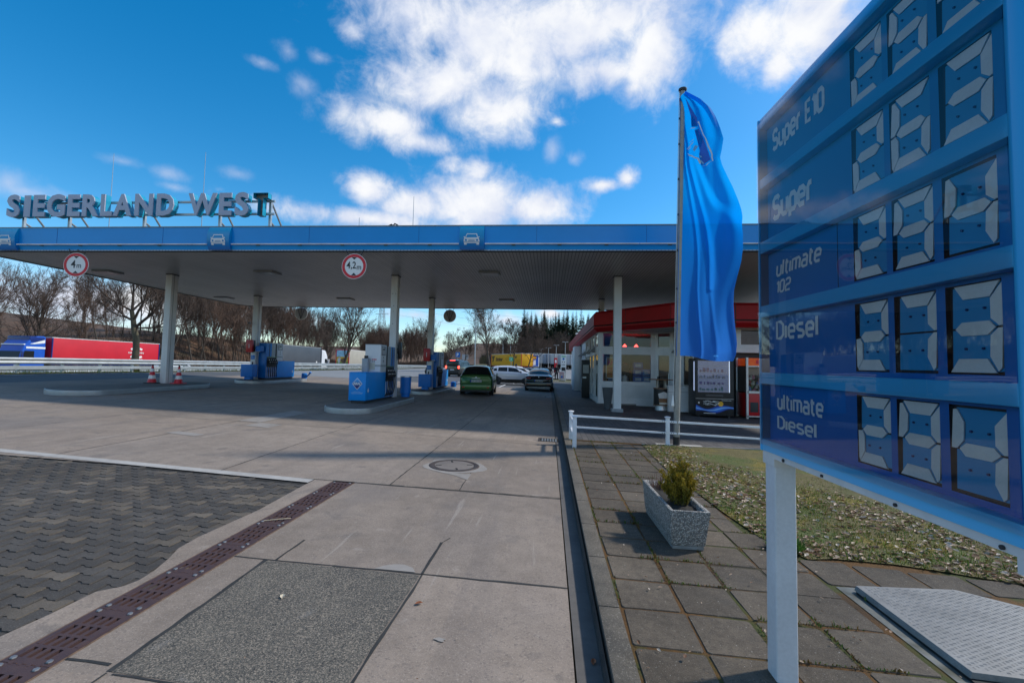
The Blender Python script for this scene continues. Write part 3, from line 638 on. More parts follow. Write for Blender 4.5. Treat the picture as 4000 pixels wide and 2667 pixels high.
for k in range(11):
    y0 = 5.64-(k+1)*.5
    if gm is None:
        gm = grate_mb().build('grate', M_GRATE, dc, fix=False); g = gm
        for sx, sy in ((-.1, .03), (.1, .03), (-.1, .47), (.1, .47)):
            mb = MB(); mb.lathe([(.014, 0), (.015, .004), (.013, .008), (.0, .0085)], (sx, sy, 0), 6); mb.build('bolt', mat('zinc_bolt', (.27, .27, .275), .5, .6), gm)
    else:
        g = gm.copy(); COL.objects.link(g); g.parent = dc
        for ch in gm.children:
            c_ = ch.copy(); COL.objects.link(c_); c_.parent = g
    g.location = (0, y0, .004)
MB().box(-.135, .135, .1, 5.65, -.09, -.05).build('channel_bed', M_RUSTIN, dc)
for s in (-1, 1): MB().box(s*.140-.005, s*.140+.005, .1, 5.65, -.09, .003).build('channel_edge', mat('rust_edge', (.17, .105, .065), .8, var=.3, vs=14), dc)
# ------------------------------------------------------------------ canopy
M_BLUE = mat('fascia_blue', lin(0, 142, 218), .32, var=.05, vs=.6, spec=.5)
M_BLUE_LIT = mat('fascia_blue_lit_tilt', lin(15, 158, 240), .32, var=.05, vs=.8)  # fascia blue lightened: paints in the light on the tilted lower band
M_WHITE = mat('white_enamel', (.74, .75, .76), .4, var=.06, vs=1.2)
M_COLM = mat('column_white', (.78, .78, .77), .5, var=.10, vs=1.1, col2=(.66, .66, .65), fine=.05, fs=30)
M_GREYM = mat('galvanised', (.42, .44, .45), .42, .6, var=.12, vs=6)
M_ALU = mat('aluminium', (.55, .57, .59), .38, .75, var=.1, vs=3)
M_BLACK = mat('black_plastic', (.014, .014, .016), .45, var=.2, vs=9)
M_DARK = mat('dark_trim', (.03, .032, .035), .6)
M_RED = mat('red_enamel', lin(190, 22, 28), .35, var=.08, vs=2)
def soffit_mat():
    mt = bpy.data.materials.new('soffit_panels'); mt.use_nodes = True; t = mt.node_tree; b = bsdf(mt)
    g = N(t, 'ShaderNodeNewGeometry'); s = N(t, 'ShaderNodeSeparateXYZ'); L(t, g.outputs['Position'], s.inputs[0])
    fr = MA(t, 'FRACT', MA(t, 'MULTIPLY', s.outputs[0], 10.0)); ln = MA(t, 'LESS_THAN', fr, .16)
    n = N(t, 'ShaderNodeTexNoise'); n.inputs['Scale'].default_value = .45; n.inputs['Detail'].default_value = 6; L(t, g.outputs['Position'], n.inputs['Vector'])
    # exhaust soot above the lanes, spread along the joints
    fl = MA(t, 'FLOOR', MA(t, 'MULTIPLY', s.outputs[0], 10.0)); wn = N(t, 'ShaderNodeTexWhiteNoise', noise_dimensions='1D'); L(t, fl, wn.inputs['W'])
    v = MA(t, 'MULTIPLY_ADD', n.outputs[0], .5, MA(t, 'MULTIPLY', wn.outputs['Value'], .10))
    mr_ = N(t, 'ShaderNodeMapRange'); L(t, v, mr_.inputs[0]); mr_.inputs[1].default_value = .12; mr_.inputs[2].default_value = .45
    mx_ = N(t, 'ShaderNodeMix', data_type='RGBA'); L(t, mr_.outputs[0], mx_.inputs[0]); mx_.inputs[6].default_value = (.36, .35, .34, 1); mx_.inputs[7].default_value = (.56, .55, .53, 1)
    m2 = N(t, 'ShaderNodeMix', data_type='RGBA'); L(t, ln, m2.inputs[0]); L(t, mx_.outputs[2], m2.inputs[6]); m2.inputs[7].default_value = (.07, .07, .07, 1)
    L(t, m2.outputs[2], b.inputs['Base Color']); b.inputs['Roughness'].default_value = .42
    return mt
M_SOFFIT = soffit_mat()
CXL, CXR, CYF, CYB, CZ0, CZ1 = -18.05, 10.5, 12.5, 25.45, 4.88, 5.565
cp = thing('canopy', 'wide blue and grey filling station canopy on white columns', 'canopy', (0, 0, 0))
def outline(ins=0, r=1.3):
    p = [(CXL+ins, CYF+ins), (CXR-ins, CYF+ins), (CXR-ins, CYB-ins)]
    p += [(CXL+r+(r-ins)*math.cos(a), CYB-r+(r-ins)*math.sin(a)) for a in [PI/2+PI/2*k/8 for k in range(9)]]
    return p
mb = MB(); mb.prism(outline(.06), CZ0, CZ0+.05); mb.build('soffit', M_SOFFIT, cp)
mb = MB(); mb.prism(outline(.05), CZ1-.12, CZ1-.02); mb.build('roof_deck', mat('roof_felt', (.12, .12, .12), .9), cp)
O_ = outline(0); I_ = outline(.07); n_ = len(O_)
mb = MB()
prof = [(0, CZ1), (0, CZ0+.16), (1, CZ0-.005)]        # upright band, then a slanted lower band
def ringpts(k, z): return [((O_[i][0]*(1-k)+I_[i][0]*k), (O_[i][1]*(1-k)+I_[i][1]*k), z) for i in range(n_)]
mb.add(ringpts(0, CZ1)+ringpts(0, CZ0+.165), [(i, (i+1) % n_, n_+(i+1) % n_, n_+i) for i in range(n_)]); mb.add(ringpts(0, CZ1)+ringpts(1, CZ1), [(i, (i+1) % n_, n_+(i+1) % n_, n_+i) for i in range(n_)])
mb.build('fascia', M_BLUE, cp, smooth=40)
mb = MB(); mb.add(ringpts(0, CZ0+.165)+ringpts(1, CZ0-.004), [(i, (i+1) % n_, n_+(i+1) % n_, n_+i) for i in range(n_)]); mb.build('lower_fascia', M_BLUE_LIT, cp, smooth=40)
mb = MB(); mb.add(ringpts(-.2, CZ1+.028)+ringpts(-.2, CZ1-.004)+ringpts(1, CZ1+.028), [(i, (i+1) % n_, n_+(i+1) % n_, n_+i) for i in range(n_)]+[(i, (i+1) % n_, 2*n_+(i+1) % n_, 2*n_+i) for i in range(n_)]); mb.build('parapet_trim', mat('zinc_trim', (.2, .21, .22), .5, .5), cp, smooth=40)
mb = MB(); mb.add(ringpts(1.0, CZ0+.02)+ringpts(1.0, CZ0-.022)+ringpts(2.6, CZ0-.022), [(i, (i+1) % n_, n_+(i+1) % n_, n_+i) for i in range(n_)]+[(n_+i, n_+(i+1) % n_, 2*n_+(i+1) % n_, 2*n_+i) for i in range(n_)]); mb.build('edge_trim', M_DARK, cp, smooth=40)
for x in (-15.0, -11.55, -7.0, -3.75, -.4, 2.6, 6): box('panel_joint', mat('joint_blue', lin(0, 62, 140), .6), cp, x-.003, x+.003, CYF-.004, CYF+.002, CZ0+.165, CZ1)
ICONS = (-16.63, -9.72, -2.21)
for (a, b_) in ((-18, -17.0), (-16.27, -10.1), (-9.34, -2.58), (-1.84, 2.4), (2.42, 10)):
    mb = MB(); mb.tube([(a, CYF-.05, CZ0+.165), (b_, CYF-.05, CZ0+.165)], .021, 10); mb.build('light_tube', mat('tube_white', (.72, .72, .76), .3), cp, smooth=40)
    mb = MB(); k = a+.8
    while k < b_-.3: mb.box(k-.05, k+.05, CYF-.045, CYF, CZ0+.13, CZ0+.15); k += 1.28
    if mb.v: mb.build('tube_bracket', M_DARK, cp)
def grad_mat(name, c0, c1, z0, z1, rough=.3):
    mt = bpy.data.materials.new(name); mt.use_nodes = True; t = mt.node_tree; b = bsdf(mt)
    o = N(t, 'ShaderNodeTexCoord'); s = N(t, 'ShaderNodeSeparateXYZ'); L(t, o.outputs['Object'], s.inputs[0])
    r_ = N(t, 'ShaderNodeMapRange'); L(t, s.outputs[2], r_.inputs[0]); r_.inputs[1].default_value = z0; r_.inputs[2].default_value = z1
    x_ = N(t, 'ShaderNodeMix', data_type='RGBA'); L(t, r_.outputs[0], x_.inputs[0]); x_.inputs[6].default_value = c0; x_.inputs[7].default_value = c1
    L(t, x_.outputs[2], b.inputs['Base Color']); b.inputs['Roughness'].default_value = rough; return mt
M_ICON = grad_mat('icon_panel_blue', lin(0, 105, 185), lin(0, 160, 205), CZ0, CZ1)
M_MARK = mat('white_print', (.72, .73, .76), .45, var=.03)
for cx in ICONS:
    w = .345
    bul = lambda v: -.01-.105*math.sin(PI*min(1, max(0, v)))**.8
    mb = MB(); h0, h1 = CZ0-.0, CZ1-.0
    mb.grid(1, 14, lambda u, v: (cx-w+2*w*u, CYF+bul(v), h0+(h1-h0)*v))
    for s_ in (-1, 1):
        o0 = len(mb.v); mb.add([(cx+s_*w, CYF+bul(j/14), h0+(h1-h0)*j/14) for j in range(15)]+[(cx+s_*w, CYF+.02, h0+(h1-h0)*j/14) for j in range(15)], [(j, j+1, 16+j, 15+j) for j in range(14)])
    ip = mb.build('icon_panel', M_ICON, cp, smooth=40)
    def P2(px, py): return (cx+(px-838)/375*.45, h0+.13+(585-py)/257*.31)
    mb = MB()
    def poly(pts, off=.004):
        # cut in strips so that the print follows the curve
        pp = [P2(*p) for p in pts]; mb.add([(x, CYF+bul((z-h0)/(h1-h0))-off, z) for x, z in pp], [tuple(range(len(pp)))])
    for q_ in ([(690, 420), (725, 328), (735, 350), (708, 420)], [(725, 328), (960, 328), (945, 350), (735, 350)], [(960, 328), (990, 420), (970, 420), (945, 350)],
               [(668, 422), (1002, 422), (1012, 455), (660, 455)], [(660, 455), (683, 455), (683, 508), (650, 508)], [(727, 455), (945, 455), (945, 476), (727, 476)], [(727, 476), (763, 476), (763, 508), (727, 508)], [(910, 476), (945, 476), (945, 508), (910, 508)], [(763, 486), (910, 486), (910, 497), (763, 497)],
               [(990, 455), (1012, 455), (1026, 508), (990, 508)], [(683, 455), (727, 455), (727, 461), (683, 461)], [(945, 455), (990, 455), (990, 461), (945, 461)], [(683, 503), (727, 503), (727, 508), (683, 508)], [(945, 503), (990, 503), (990, 508), (945, 508)],
               [(650, 508), (1026, 508), (1026, 521), (650, 521)], [(655, 530), (1018, 530), (1016, 552), (658, 552)], [(658, 552), (724, 552), (722, 585), (664, 585)], [(950, 552), (1016, 552), (1012, 585), (952, 585)],
               [(648, 408), (660, 398), (688, 402), (684, 424), (664, 424)], [(988, 402), (1016, 398), (1028, 408), (1012, 424), (992, 424)]): poly(q_)
    mb.build('car_icon', M_MARK, ip, fix=False)
for i, (x, y) in enumerate(((-16.56, 15.63), (-10.25, 15.61), (-2.11, 15.6), (-16.69, 21.96), (-10.24, 22.0), (-2.1, 22.0), (5, 15.6))):
    lf = box('ceiling_light', mat('light_housing', (.34, .34, .33), .5), cp, x-.36, x+.36, y-.3, y+.3, CZ0-.05, CZ0-.002, bevel=.012)
    box('diffuser', mat('unlit_diffuser', (.16, .16, .15), .3), lf, x-.29, x+.29, y-.23, y+.23, CZ0-.056, CZ0-.049)
def column(x, y, z0, w=.24, d=.32, top=CZ0):
    mb = MB(); mb.box(x-w/2, x+w/2, y-d/2, y+d/2, z0, top); c_ = mb.build('column', M_COLM, cp, bevel=.012)
    mb = MB()
    for s_ in (-1, 1): mb.box(x+s_*(w/2-.001), x+s_*(w/2+.004), y-.045, y-.03, z0, top)
    mb.build('seam', mat('grey_seam', (.2, .2, .2), .6), c_)
    box('collar', M_DARK, c_, x-w/2-.012, x+w/2+.012, y-d/2-.012, y+d/2+.012, top-.03, top-.002)
    return c_
ISL = .15
COLS = {'L': (-14.42, 16.15), 'C': (-5.66, 16.2), 'C2': (-5.7, 21.55), 'B': (-14.45, 21.35), 'R': (2.37, 16.15), 'R2': (2.41, 21.5)}
for k, (x, y) in COLS.items():
    c_ = column(x, y, (G(x, y)+ISL if x < 0 else PV(x, y)), w=.26 if k == 'R' else .24, d=.24 if k in 'R' else .32)
    if k in ('R',): box('base_block', mat('grey_block', (.3, .31, .32), .8), c_, x-.19, x+.19, y-.19, y+.19, PV(x, y)-.02, PV(x, y)+.11, bevel=.008)
    if k == 'C':
        mb = MB()
        for (z, dx) in ((4.2, -.05), (4.2, .06), (3.75, 0), (3.55, 0), (3.1, -.02)): mb.lathe([(.012, -.004), (.012, .002)], (x+dx, y-.162, z), 8, 'y')
        mb.build('bolt_hole', M_DARK, c_)
# fixtures on the columns
def camera_(x, y, z, lab, a):
    o = thing('security_camera', lab, 'camera', (x, y, z), a)
    MB().tube([(0, 0, 0), (-.06, -.06, .02)], .012, 8).build('bracket', M_DARK, o, smooth=40); MB().box(-.13, -.04, -.2, 0, -.04, .05).build('housing', mat('camera_grey', (.06, .06, .065), .4), o, bevel=.012)
camera_(-14.58, 21.15, 3.5, 'small dark security camera on the column of the far left pump', R(20)); camera_(-5.82, 21.35, 3.25, 'small dark security camera on the far middle column', R(20))
camera_(2.36, 21.28, 4.35, 'grey security camera on the short column above the red shop roof', R(-10))
# ------------------------------------------------------------------ lettering on the canopy roof
rs = thing('roof_sign', 'grey channel letters reading SIEGERLAND WEST on the canopy roof', 'sign', (0, 0, 0))
M_LETF = mat('letter_face_grey', lin(168, 176, 196), .45, var=.05, vs=2); M_LETS = mat('letter_side_cyan', lin(0, 150, 185), .4, var=.08, vs=3); M_RUSTM = mat('bare_letter_metal', (.33, .32, .30), .6, .4, col2=(.16, .14, .12), vs=9)
LY = 13.0
def lx(px):                                           # measured letter edges, photo pixels -> metres on the plane of the sign
    d = pixdir(px, 830); return d.x/d.y*LY
LET = (('S', 28, 79), ('I', 91, 117), ('E', 131, 177), ('G', 184, 255), ('E', 265, 313), ('R', 322, 386), ('L', 394, 439), ('A', 443, 515), ('N', 527, 598), ('D', 612, 679), ('W', 735, 846), ('E', 856, 905), ('S', 917, 971), ('T', 986, 1044))
LZ0, LZ1 = 6.09, 6.79
for ch, a, b_ in LET:
    x0, x1 = lx(a), lx(b_); ov = .02 if ch in 'SG' else 0
    if ch == 'T':
        mb = MB(); xm = (x0+x1)/2; s_ = .085
        for (p, q_) in (((x0, LZ1), (x1, LZ1-.16)), ((xm-s_, LZ1-.16), (xm+s_, LZ0))):
            mb.box(min(p[0], q_[0]), max(p[0], q_[0]), LY+.17, LY+.18, min(p[1], q_[1]), max(p[1], q_[1]))
        lt = mb.build('letter', M_RUSTM, rs); lt['label'] = 'letter T without its front, bare metal inside'
        mb = MB(); pts = [(x0, LZ1), (x1, LZ1), (x1, LZ1-.16), (xm+s_, LZ1-.16), (xm+s_, LZ0), (xm-s_, LZ0), (xm-s_, LZ1-.16), (x0, LZ1-.16)]
        for i in range(8):
            p, q_ = pts[i], pts[(i+1) % 8]; mb.add([(p[0], LY, p[1]), (q_[0], LY, q_[1]), (q_[0], LY+.18, q_[1]), (p[0], LY+.18, p[1])], [(0, 1, 2, 3)])
        mb.build('letter_side', M_LETS, lt, fix=False); continue
    if ch == 'I':
        mb = MB(); mb.add([(x0, LY, LZ0), (x1, LY, LZ0), (x1, LY, LZ1), (x0, LY, LZ1)], [(0, 1, 2, 3)]); fm = mb
        lt = fm.build('letter', M_LETF, rs, fix=False); MB().box(x0, x1, LY+.004, LY+.18, LZ0, LZ1).build('letter_side', M_LETS, lt); continue
    tb_ = text_mb(ch, (x0, LY, LZ0-ov), (1, 0, 0), (0, 0, 1), width=x1-x0, height=LZ1-LZ0+2*ov, depth=.03, bold=.036 if ch != 'W' else .03)
    lt = tb_.build('letter', M_LETF, rs, fix=False)
    t2 = text_mb(ch, (x0+.004, LY+.175, LZ0-ov+.004), (1, 0, 0), (0, 0, 1), width=x1-x0-.008, height=LZ1-LZ0+2*ov-.008, depth=.17, bold=.036 if ch != 'W' else .03)
    t2.build('letter_side', M_LETS, lt, fix=False)
for z in (6.2, 6.6):
    box('rail', M_GREYM, rs, lx(40), lx(1055), LY+.19, LY+.25, z-.03, z+.03)
for px in (57, 238, 535, 835, 1034):
    x = lx(px); mb = MB(); zb = CZ1-.03
    mb.box(x-.035, x+.035, LY+.25, LY+.32, zb, 6.66)
    for (p, q_) in (((x, LY+.3, 6.62), (x+.0, LY+1.35, zb)), ((x, LY+.3, 5.98), (x, LY+1.35, zb))):
        mb.tube([p, q_], .03, 6)
    mb.build('support_frame', M_GREYM, rs)
for (x, y, z, lab) in ((-15.45, 14.5, 8.86, 'thin lightning rod rising behind the letters E and R'), (-12.0, 14.5, 8.85, 'thin lightning rod rising behind the letter W'), (-4.56, 14.5, 7.2, 'tallest bare lightning rod to the right of the roof letters'), (-6.4, 14.5, 6.5, 'short lightning rod on the canopy roof above the pump')):
    mb = MB(); mb.tube([(0, 0, -.1), (0, 0, z-CZ1)], [.014, .007], 6); tag(mb.build('lightning_rod', M_GREYM, loc=(x, y, CZ1), smooth=40), lab, 'lightning rod')
mb = MB(); mb.tube([(-.14, 0, .02), (-.06, .02, .07), (0, 0, .03), (.05, -.02, .08), (.12, .01, .05), (.15, 0, .01)], .022, 6); tag(mb.build('cable_coil', M_BLACK, loc=(-4.55, 12.62, CZ1+.03), smooth=50), 'black cable lying on the front edge of the canopy roof', 'cable')
# ------------------------------------------------------------------ clearance signs
M_SIGNW = mat('sign_white', (.78, .78, .76), .4, var=.03); M_SIGNR = mat('sign_red', lin(205, 25, 40), .4, var=.04); M_SIGNB = mat('sign_back', (.42, .41, .40), .55, .3, var=.08)
def rsign(x, y, z, txt, lab, back=False, tilt_=0):
    o = thing('height_limit_sign', lab, 'road sign', (x, y, z), tilt_)
    s_ = 1
    if not back:
        mb = MB(); mb.lathe([(.365, 0), (.365, .012)], (0, 0, 0), 40, 'y'); mb.build('sign_disc', M_SIGNW, o, smooth=30)
        mb = MB(); n = 40
        vs = [((.352 if k else .272)*math.cos(2*PI*i/n), -.003, (.352 if k else .272)*math.sin(2*PI*i/n)) for k in (0, 1) for i in range(n)]
        mb.add(vs, [(i, (i+1) % n, n+(i+1) % n, n+i) for i in range(n)]); mb.build('red_ring', M_SIGNR, o, fix=False)
        mb = text_mb(txt[0], (txt[1], -.003, -.10), (1, 0, 0), (0, 0, 1), width=txt[2], height=.235, depth=.002, bold=.012)
        t2 = text_mb('m', (txt[3], -.003, -.095), (1, 0, 0), (0, 0, 1), width=.125, height=.105, depth=.002, bold=.006); mb.add(t2.v, t2.f)
        for sg in (1, -1): mb.add([(-.075, -.005, sg*.262), (.075, -.005, sg*.262), (0, -.005, sg*.19)], [(0, 1, 2)])
        mb.build('lettering', M_BLACK, o, fix=False)
    else:
        mb = MB(); mb.lathe([(.365, 0), (.365, -.012)], (0, 0, 0), 40, 'y'); mb.build('sign_disc', M_SIGNW, o, smooth=30)
        mb = MB(); mb.lathe([(.335, -.012), (.335, -.016)], (0, 0, 0), 40, 'y'); mb.build('sign_back', M_SIGNB, o, smooth=30)  # smaller disc leaves a wide white rim, painting the sunlit edge glow
    mb = MB()
    for k in (-1, 0, 1): mb.tube([(k*.17 if not back else k*.2, .03 if not back else -.03, .30), (k*(.26), .03 if not back else -.03, .48)], .012, 6)
    if back:
        for k in (-1, 0, 1): mb.tube([(k*.2, -.026, .3), (0, -.026, -.32)], .014, 6)
    mb.build('bracket', M_DARK, o); return o
rsign(-5.6, 12.46, 4.40, ('4,2', -.22, .28, .085), 'height limit sign for 4,2 metres, above the nearest pump')
rsign(-14.33, 12.52, 4.44, ('4', -.145, .135, .025), 'height limit sign for 4 metres, at the left end of the canopy front', tilt_=R(8))
rsign(-14.55, 25.5, 4.50, None, 'grey back of a round sign hanging left behind the far left pump column', True, R(8)); rsign(-5.69, 25.5, 4.46, None, 'grey back of a round sign hanging right of the far middle column', True)
# ------------------------------------------------------------------ pump islands
M_ISLT = gmat('island_concrete', ((.10, .096, .09), (.18, .17, .155)), (1.5, 10), speck=((200, .58, .7, .5, (.25, .24, .22)), (160, .58, .7, .5, (.05, .05, .05))), bump=.4)
M_EDGE = mat('island_steel_edge', (.46, .48, .49), .42, .55, col2=(.34, .35, .35), vs=2.5, fine=.06, fs=60)
def island(cx, y0, y1, hw, lab):
    o = thing('pump_island', lab, 'kerb island', (cx, (y0+y1)/2, G(cx, (y0+y1)/2))); o.rotation_euler = (tilt[0], tilt[1], 0)
    def st(h, r_=None):
        L_ = (y1-y0)/2; r0 = r_ or h; p = []
        for k in range(13): a = PI*k/12; p.append((h*math.cos(a), L_-hw+h*math.sin(a)))
        for k in range(13): a = PI+PI*k/12; p.append((h*math.cos(a), -L_+hw+h*math.sin(a)))
        return p
    MB().prism(st(hw), -.03, ISL).build('steel_edge', M_EDGE, o, bevel=.018, seg=3); MB().prism(st(hw-.03), ISL-.02, ISL+.006).build('top', M_ISLT, o)
    return o
island(-5.6, 11.92, 17.0, .70, 'nearest pump island with steel edge, carrying the white and blue pump'); island(-14.1, 11.95, 17.5, .82, 'empty pump island at the left with two cones')
island(-5.65, 19.7, 25.2, .62, 'far middle pump island beside the green car'); island(-14.1, 20.0, 24.8, .75, 'far left pump island with grey trailer behind')
M_PUMP = mat('pump_blue', lin(0, 138, 220), .35, var=.05, vs=2, spec=.4); M_PUMPD = mat('pump_dark_blue', lin(0, 108, 190), .35, var=.05); M_PUMPW = mat('pump_white', (.70, .71, .73), .38, var=.04, vs=2); M_PUMPG = mat('pump_grey', (.36, .38, .40), .4, var=.05)
M_SKYB = mat('pump_sky_blue', lin(70, 165, 220), .4, var=.05); M_BIN = mat('bin_blue', lin(0, 112, 200), .45, var=.05)
def make_pump(lab, loc, rot, full):
    o = thing('fuel_pump', lab, 'fuel pump', loc, rot)
    box('toe_kick', M_DARK, o, -.2, .2, .05, 2.5, 0, .08)
    pl = box('plinth', M_PUMP, o, -.265, .265, 0, 1.66, .075, .92, bevel=.022)
    box('lid', M_PUMP, pl, -.27, .27, -.005, 1.12, .905, .93, bevel=.01)
    cb = box('cabinet', M_PUMPW, o, -.262, .262, 1.14, 1.66, .921, 1.81, bevel=.012)
    box('band', M_PUMPG, cb, -.2645, .2645, 1.1375, 1.66, 1.10, 1.16); box('cap', M_PUMPG, cb, -.268, .268, 1.135, 1.66, 1.805, 1.825)
    hb = box('hose_tower', M_PUMPD, o, -.245, .245, 1.664, 2.55, .07, 1.79, bevel=.01)
    for s_ in (-1, 1):
        X = lambda a, b_: (min(s_*a, s_*b_), max(s_*a, s_*b_))
        d = MB().box(*X(.262, .267), 1.2, 1.58, 1.47, 1.77).build('display', M_PUMPG, o)
        MB().box(*X(.267, .270), 1.23, 1.55, 1.50, 1.74).build('screen', mat('screen_grey', (.50, .53, .55), .25), d); mb = MB()
        for (a, b_, c_, e) in ((1.22, 1.56, 1.74, 1.755), (1.22, 1.56, 1.485, 1.50), (1.22, 1.235, 1.5, 1.74), (1.545, 1.56, 1.5, 1.74)): mb.box(*X(.267, .272), a, b_, c_, e)
        mb.box(*X(.270, .272), 1.32, 1.46, 1.64, 1.70); mb.box(*X(.262, .268), 1.37, 1.41, 1.38, 1.42); mb.box(*X(.262, .268), 1.38, 1.40, 1.24, 1.33); mb.build('display_frame', M_BLACK, d)
        MB().box(*X(.245, .262), 1.67, 1.79, 1.12, 1.785).build('black_strip', M_BLACK, hb); MB().box(*X(.245, .258), 1.80, 2.10, 1.12, 1.785).build('grey_panel', M_PUMPG, hb)
        MB().box(*X(.245, .25), 2.11, 2.2, 1.12, 1.785).build('side_strip', M_PUMP, hb); MB().box(*X(.245, .254), 2.26, 2.29, 1.12, 1.785).build('black_strip', M_BLACK, hb)
        MB().box(*X(.245, .256), 1.67, 2.45, 1.105, 1.12).build('green_line', mat('lime_line', (.2, .45, .1), .5), hb)
        MB().box(*X(.245, .252), 1.67, 2.46, .60, 1.105).build('nozzle_bay', M_BLACK, hb)
        nz0 = None
        for k in range(5):
            y = 1.74+k*.16
            if k == 0:
                mb = MB()
                mb.tube([(s_*.26, y, 1.03), (s_*.30, y, .97), (s_*.33, y-.03, .86), (s_*.33, y-.01, .74)], [.018, .03, .035, .028], 8)
                mb.tube([(s_*.33, y-.02, .93), (s_*.375, y, .86), (s_*.36, y+.01, .77)], .010, 6)
                nz0 = mb.build('nozzle', M_BLACK, o, smooth=50)
                mb = MB(); mb.box(*X(.30, .332), y-.026, y+.016, .955, .985); mb.box(*X(.345, .368), y-.05, y+.0, .84, .87); mb.build('grip_label', mat('nozzle_white', (.75, .75, .76), .4), nz0)
                mb = MB(); mb.tube([(s_*.33, y-.01, .75), (s_*.335, y+.02, .6), (s_*.32, y+.03, .4), (s_*.30, y-.04, .2), (s_*.26, y-.14, .12)], .017, 8)
                hs0 = mb.build('hose', M_BLACK, o, smooth=50)
            else:
                for src in (nz0, hs0):
                    c_ = src.copy(); COL.objects.link(c_); c_.parent = o; c_.location = (0, .16*k, 0)
                    for ch in src.children: d_ = ch.copy(); COL.objects.link(d_); d_.parent = c_
        mb = MB()
        for k in range(6): mb.tube([(s_*.25, 1.72+k*.15, .62), (s_*.25, 1.72+k*.15, .09)], .008, 6)
        mb.build('hose_guide', M_ALU, hb)
    # badge on the plinth
    def diamond(y, X0, axis, r_=.155):
        pass
    if full:
        mb = MB(); c_ = (0, .58); r_ = .16; mb.add([(c_[0]-r_, -.004, c_[1]), (c_[0], -.004, c_[1]-r_*1.12), (c_[0]+r_, -.004, c_[1]), (c_[0], -.004, c_[1]+r_*1.12)], [(0, 1, 2, 3)]); bd = mb.build('badge_border', mat('badge_silver', (.72, .75, .8), .3, .3), pl, fix=False)
        mb = MB(); r_ = .142; mb.add([(c_[0]-r_, -.006, c_[1]), (c_[0], -.006, c_[1]-r_*1.12), (c_[0]+r_, -.006, c_[1]), (c_[0], -.006, c_[1]+r_*1.12)], [(0, 1, 2, 3)]); mb.build('badge', grad_mat('badge_blue', lin(0, 30, 110), lin(60, 165, 235), .50, .70), pl, fix=False)
        mb = text_mb('ARAL', (-.118, -.008, .545), (1, 0, 0), (0, 0, 1), width=.236, height=.075, depth=.002, bold=.03)
        mb.build('badge_lettering', M_SIGNW, pl, fix=False)
        mb = MB(); q = random.Random(2)
        for j, (a, b_) in enumerate(((-.1, .1), (-.185, .185), (-.16, .16))):
            x = a
            while x < b_: w_ = q.uniform(.012, .04); mb.box(x, min(b_, x+w_), -.004, -.001, .335-j*.028, .347-j*.028); x += w_+.01
        mb.build('small_print', mat('print_pale', lin(150, 190, 225), .5), pl)
        mb = MB(); q = random.Random(4)
        for j in range(4):
            for k in range(5): mb.box(-.19+k*.03, -.165+k*.03, 1.1365, 1.139, 1.26+j*.028, 1.272+j*.028)
        mb.build('instruction_print', M_PUMPG, cb)
        mb = MB()
        for k in range(3): mb.lathe([(.022, -.003), (.022, 0)], (-.0+k*.052, 1.139, 1.33), 14, 'y')
        mb.build('warning_ring', M_SIGNR, cb)
        mb = MB()
        for k in range(2): mb.lathe([(.018, -.003), (.018, 0)], (.0+k*.052, 1.139, 1.265), 12, 'y')
        mb.build('warning_sticker', M_BLACK, cb)
        box('notice', mat('cream_notice', (.6, .58, .48), .6), cb, -.12, .08, 1.136, 1.1385, 1.0, 1.22)
        MB().box(-.275, -.08, .93, 1.08, .93, 1.36).build('glove_box', mat('smoky_plastic', (.33, .36, .40), .25, var=.1), o, bevel=.008)
        box('glove_pack', M_BLACK, o, -.23, -.12, 1.0, 1.05, 1.361, 1.45)
    # drop-shaped sticker on the plinth flank
    for s_ in (-1, 1):
        mb = MB(); mb.add([(s_*.2672, .13, .36), (s_*.2672, .19, .30), (s_*.2672, .25, .36), (s_*.2672, .20, .46)], [(0, 1, 2, 3)]); mb.build('sticker', M_SIGNW, pl, fix=False)
    return o
zi = lambda x, y: G(x, y)+ISL+.006
make_pump('white and blue fuel pump on the nearest island with a diamond badge', (-5.73, 13.3, zi(-5.7, 14.5)), 0, True)
make_pump('blue fuel pump on the far left island in front of the grey trailer', (-14.2, 24.0, zi(-14.2, 22.5)), PI, False)
make_pump('blue fuel pump on the far middle island beside the green car', (-5.7, 24.35, zi(-5.7, 23)), PI, False)
# boxes and bins at the columns
def bluebox(x, y, z, lab):
    o = thing('squeegee_box', lab, 'service box', (x, y, z)); box('container', M_BIN, o, -.29, .29, -.2, .2, .12, .72, bevel=.012); box('foot', M_BIN, o, -.15, .15, -.12, .12, 0, .12)
    MB().tube([(.1, .05, .7), (.12, .06, .84)], .03, 8).build('squeegee', M_BLACK, o, smooth=40)
bluebox(-14.42, 20.92, zi(-14.4, 20.9), 'blue service box in front of the far left pump column'); bluebox(-5.78, 21.1, zi(-5.8, 21), 'blue service box in front of the far middle pump column')
def ext(x, y, z, lab):
    o = thing('extinguisher_box', lab, 'extinguisher box', (x, y, z)); box('case', M_RED, o, -.16, .16, -.13, .0, 0, .6, bevel=.03); box('back_shell', M_BLACK, o, -.15, .17, 0.0, .1, .02, .58, bevel=.02); MB().box(-.012, .012, -.133, -.128, .2, .4).build('label_strip', M_SIGNW, o)
ext(-14.5, 21.06, 2.08, 'red fire extinguisher box on the far left pump column'); ext(-5.78, 21.27, 1.82, 'red fire extinguisher box on the far middle pump column')
for (x, y, z, lab) in ((-14.13, 21.2, 2.12, 'blue towel dispenser on the far left pump column'), (-5.48, 21.4, 1.86, 'blue towel dispenser on the far middle pump column')):
    o = thing('towel_dispenser', lab, 'towel dispenser', (x, y, z)); box('case', M_BIN, o, -.14, .14, -.13, .13, .0, .28, bevel=.03); box('slot', M_SIGNW, o, -.08, .08, -.132, -.05, -.012, .006)
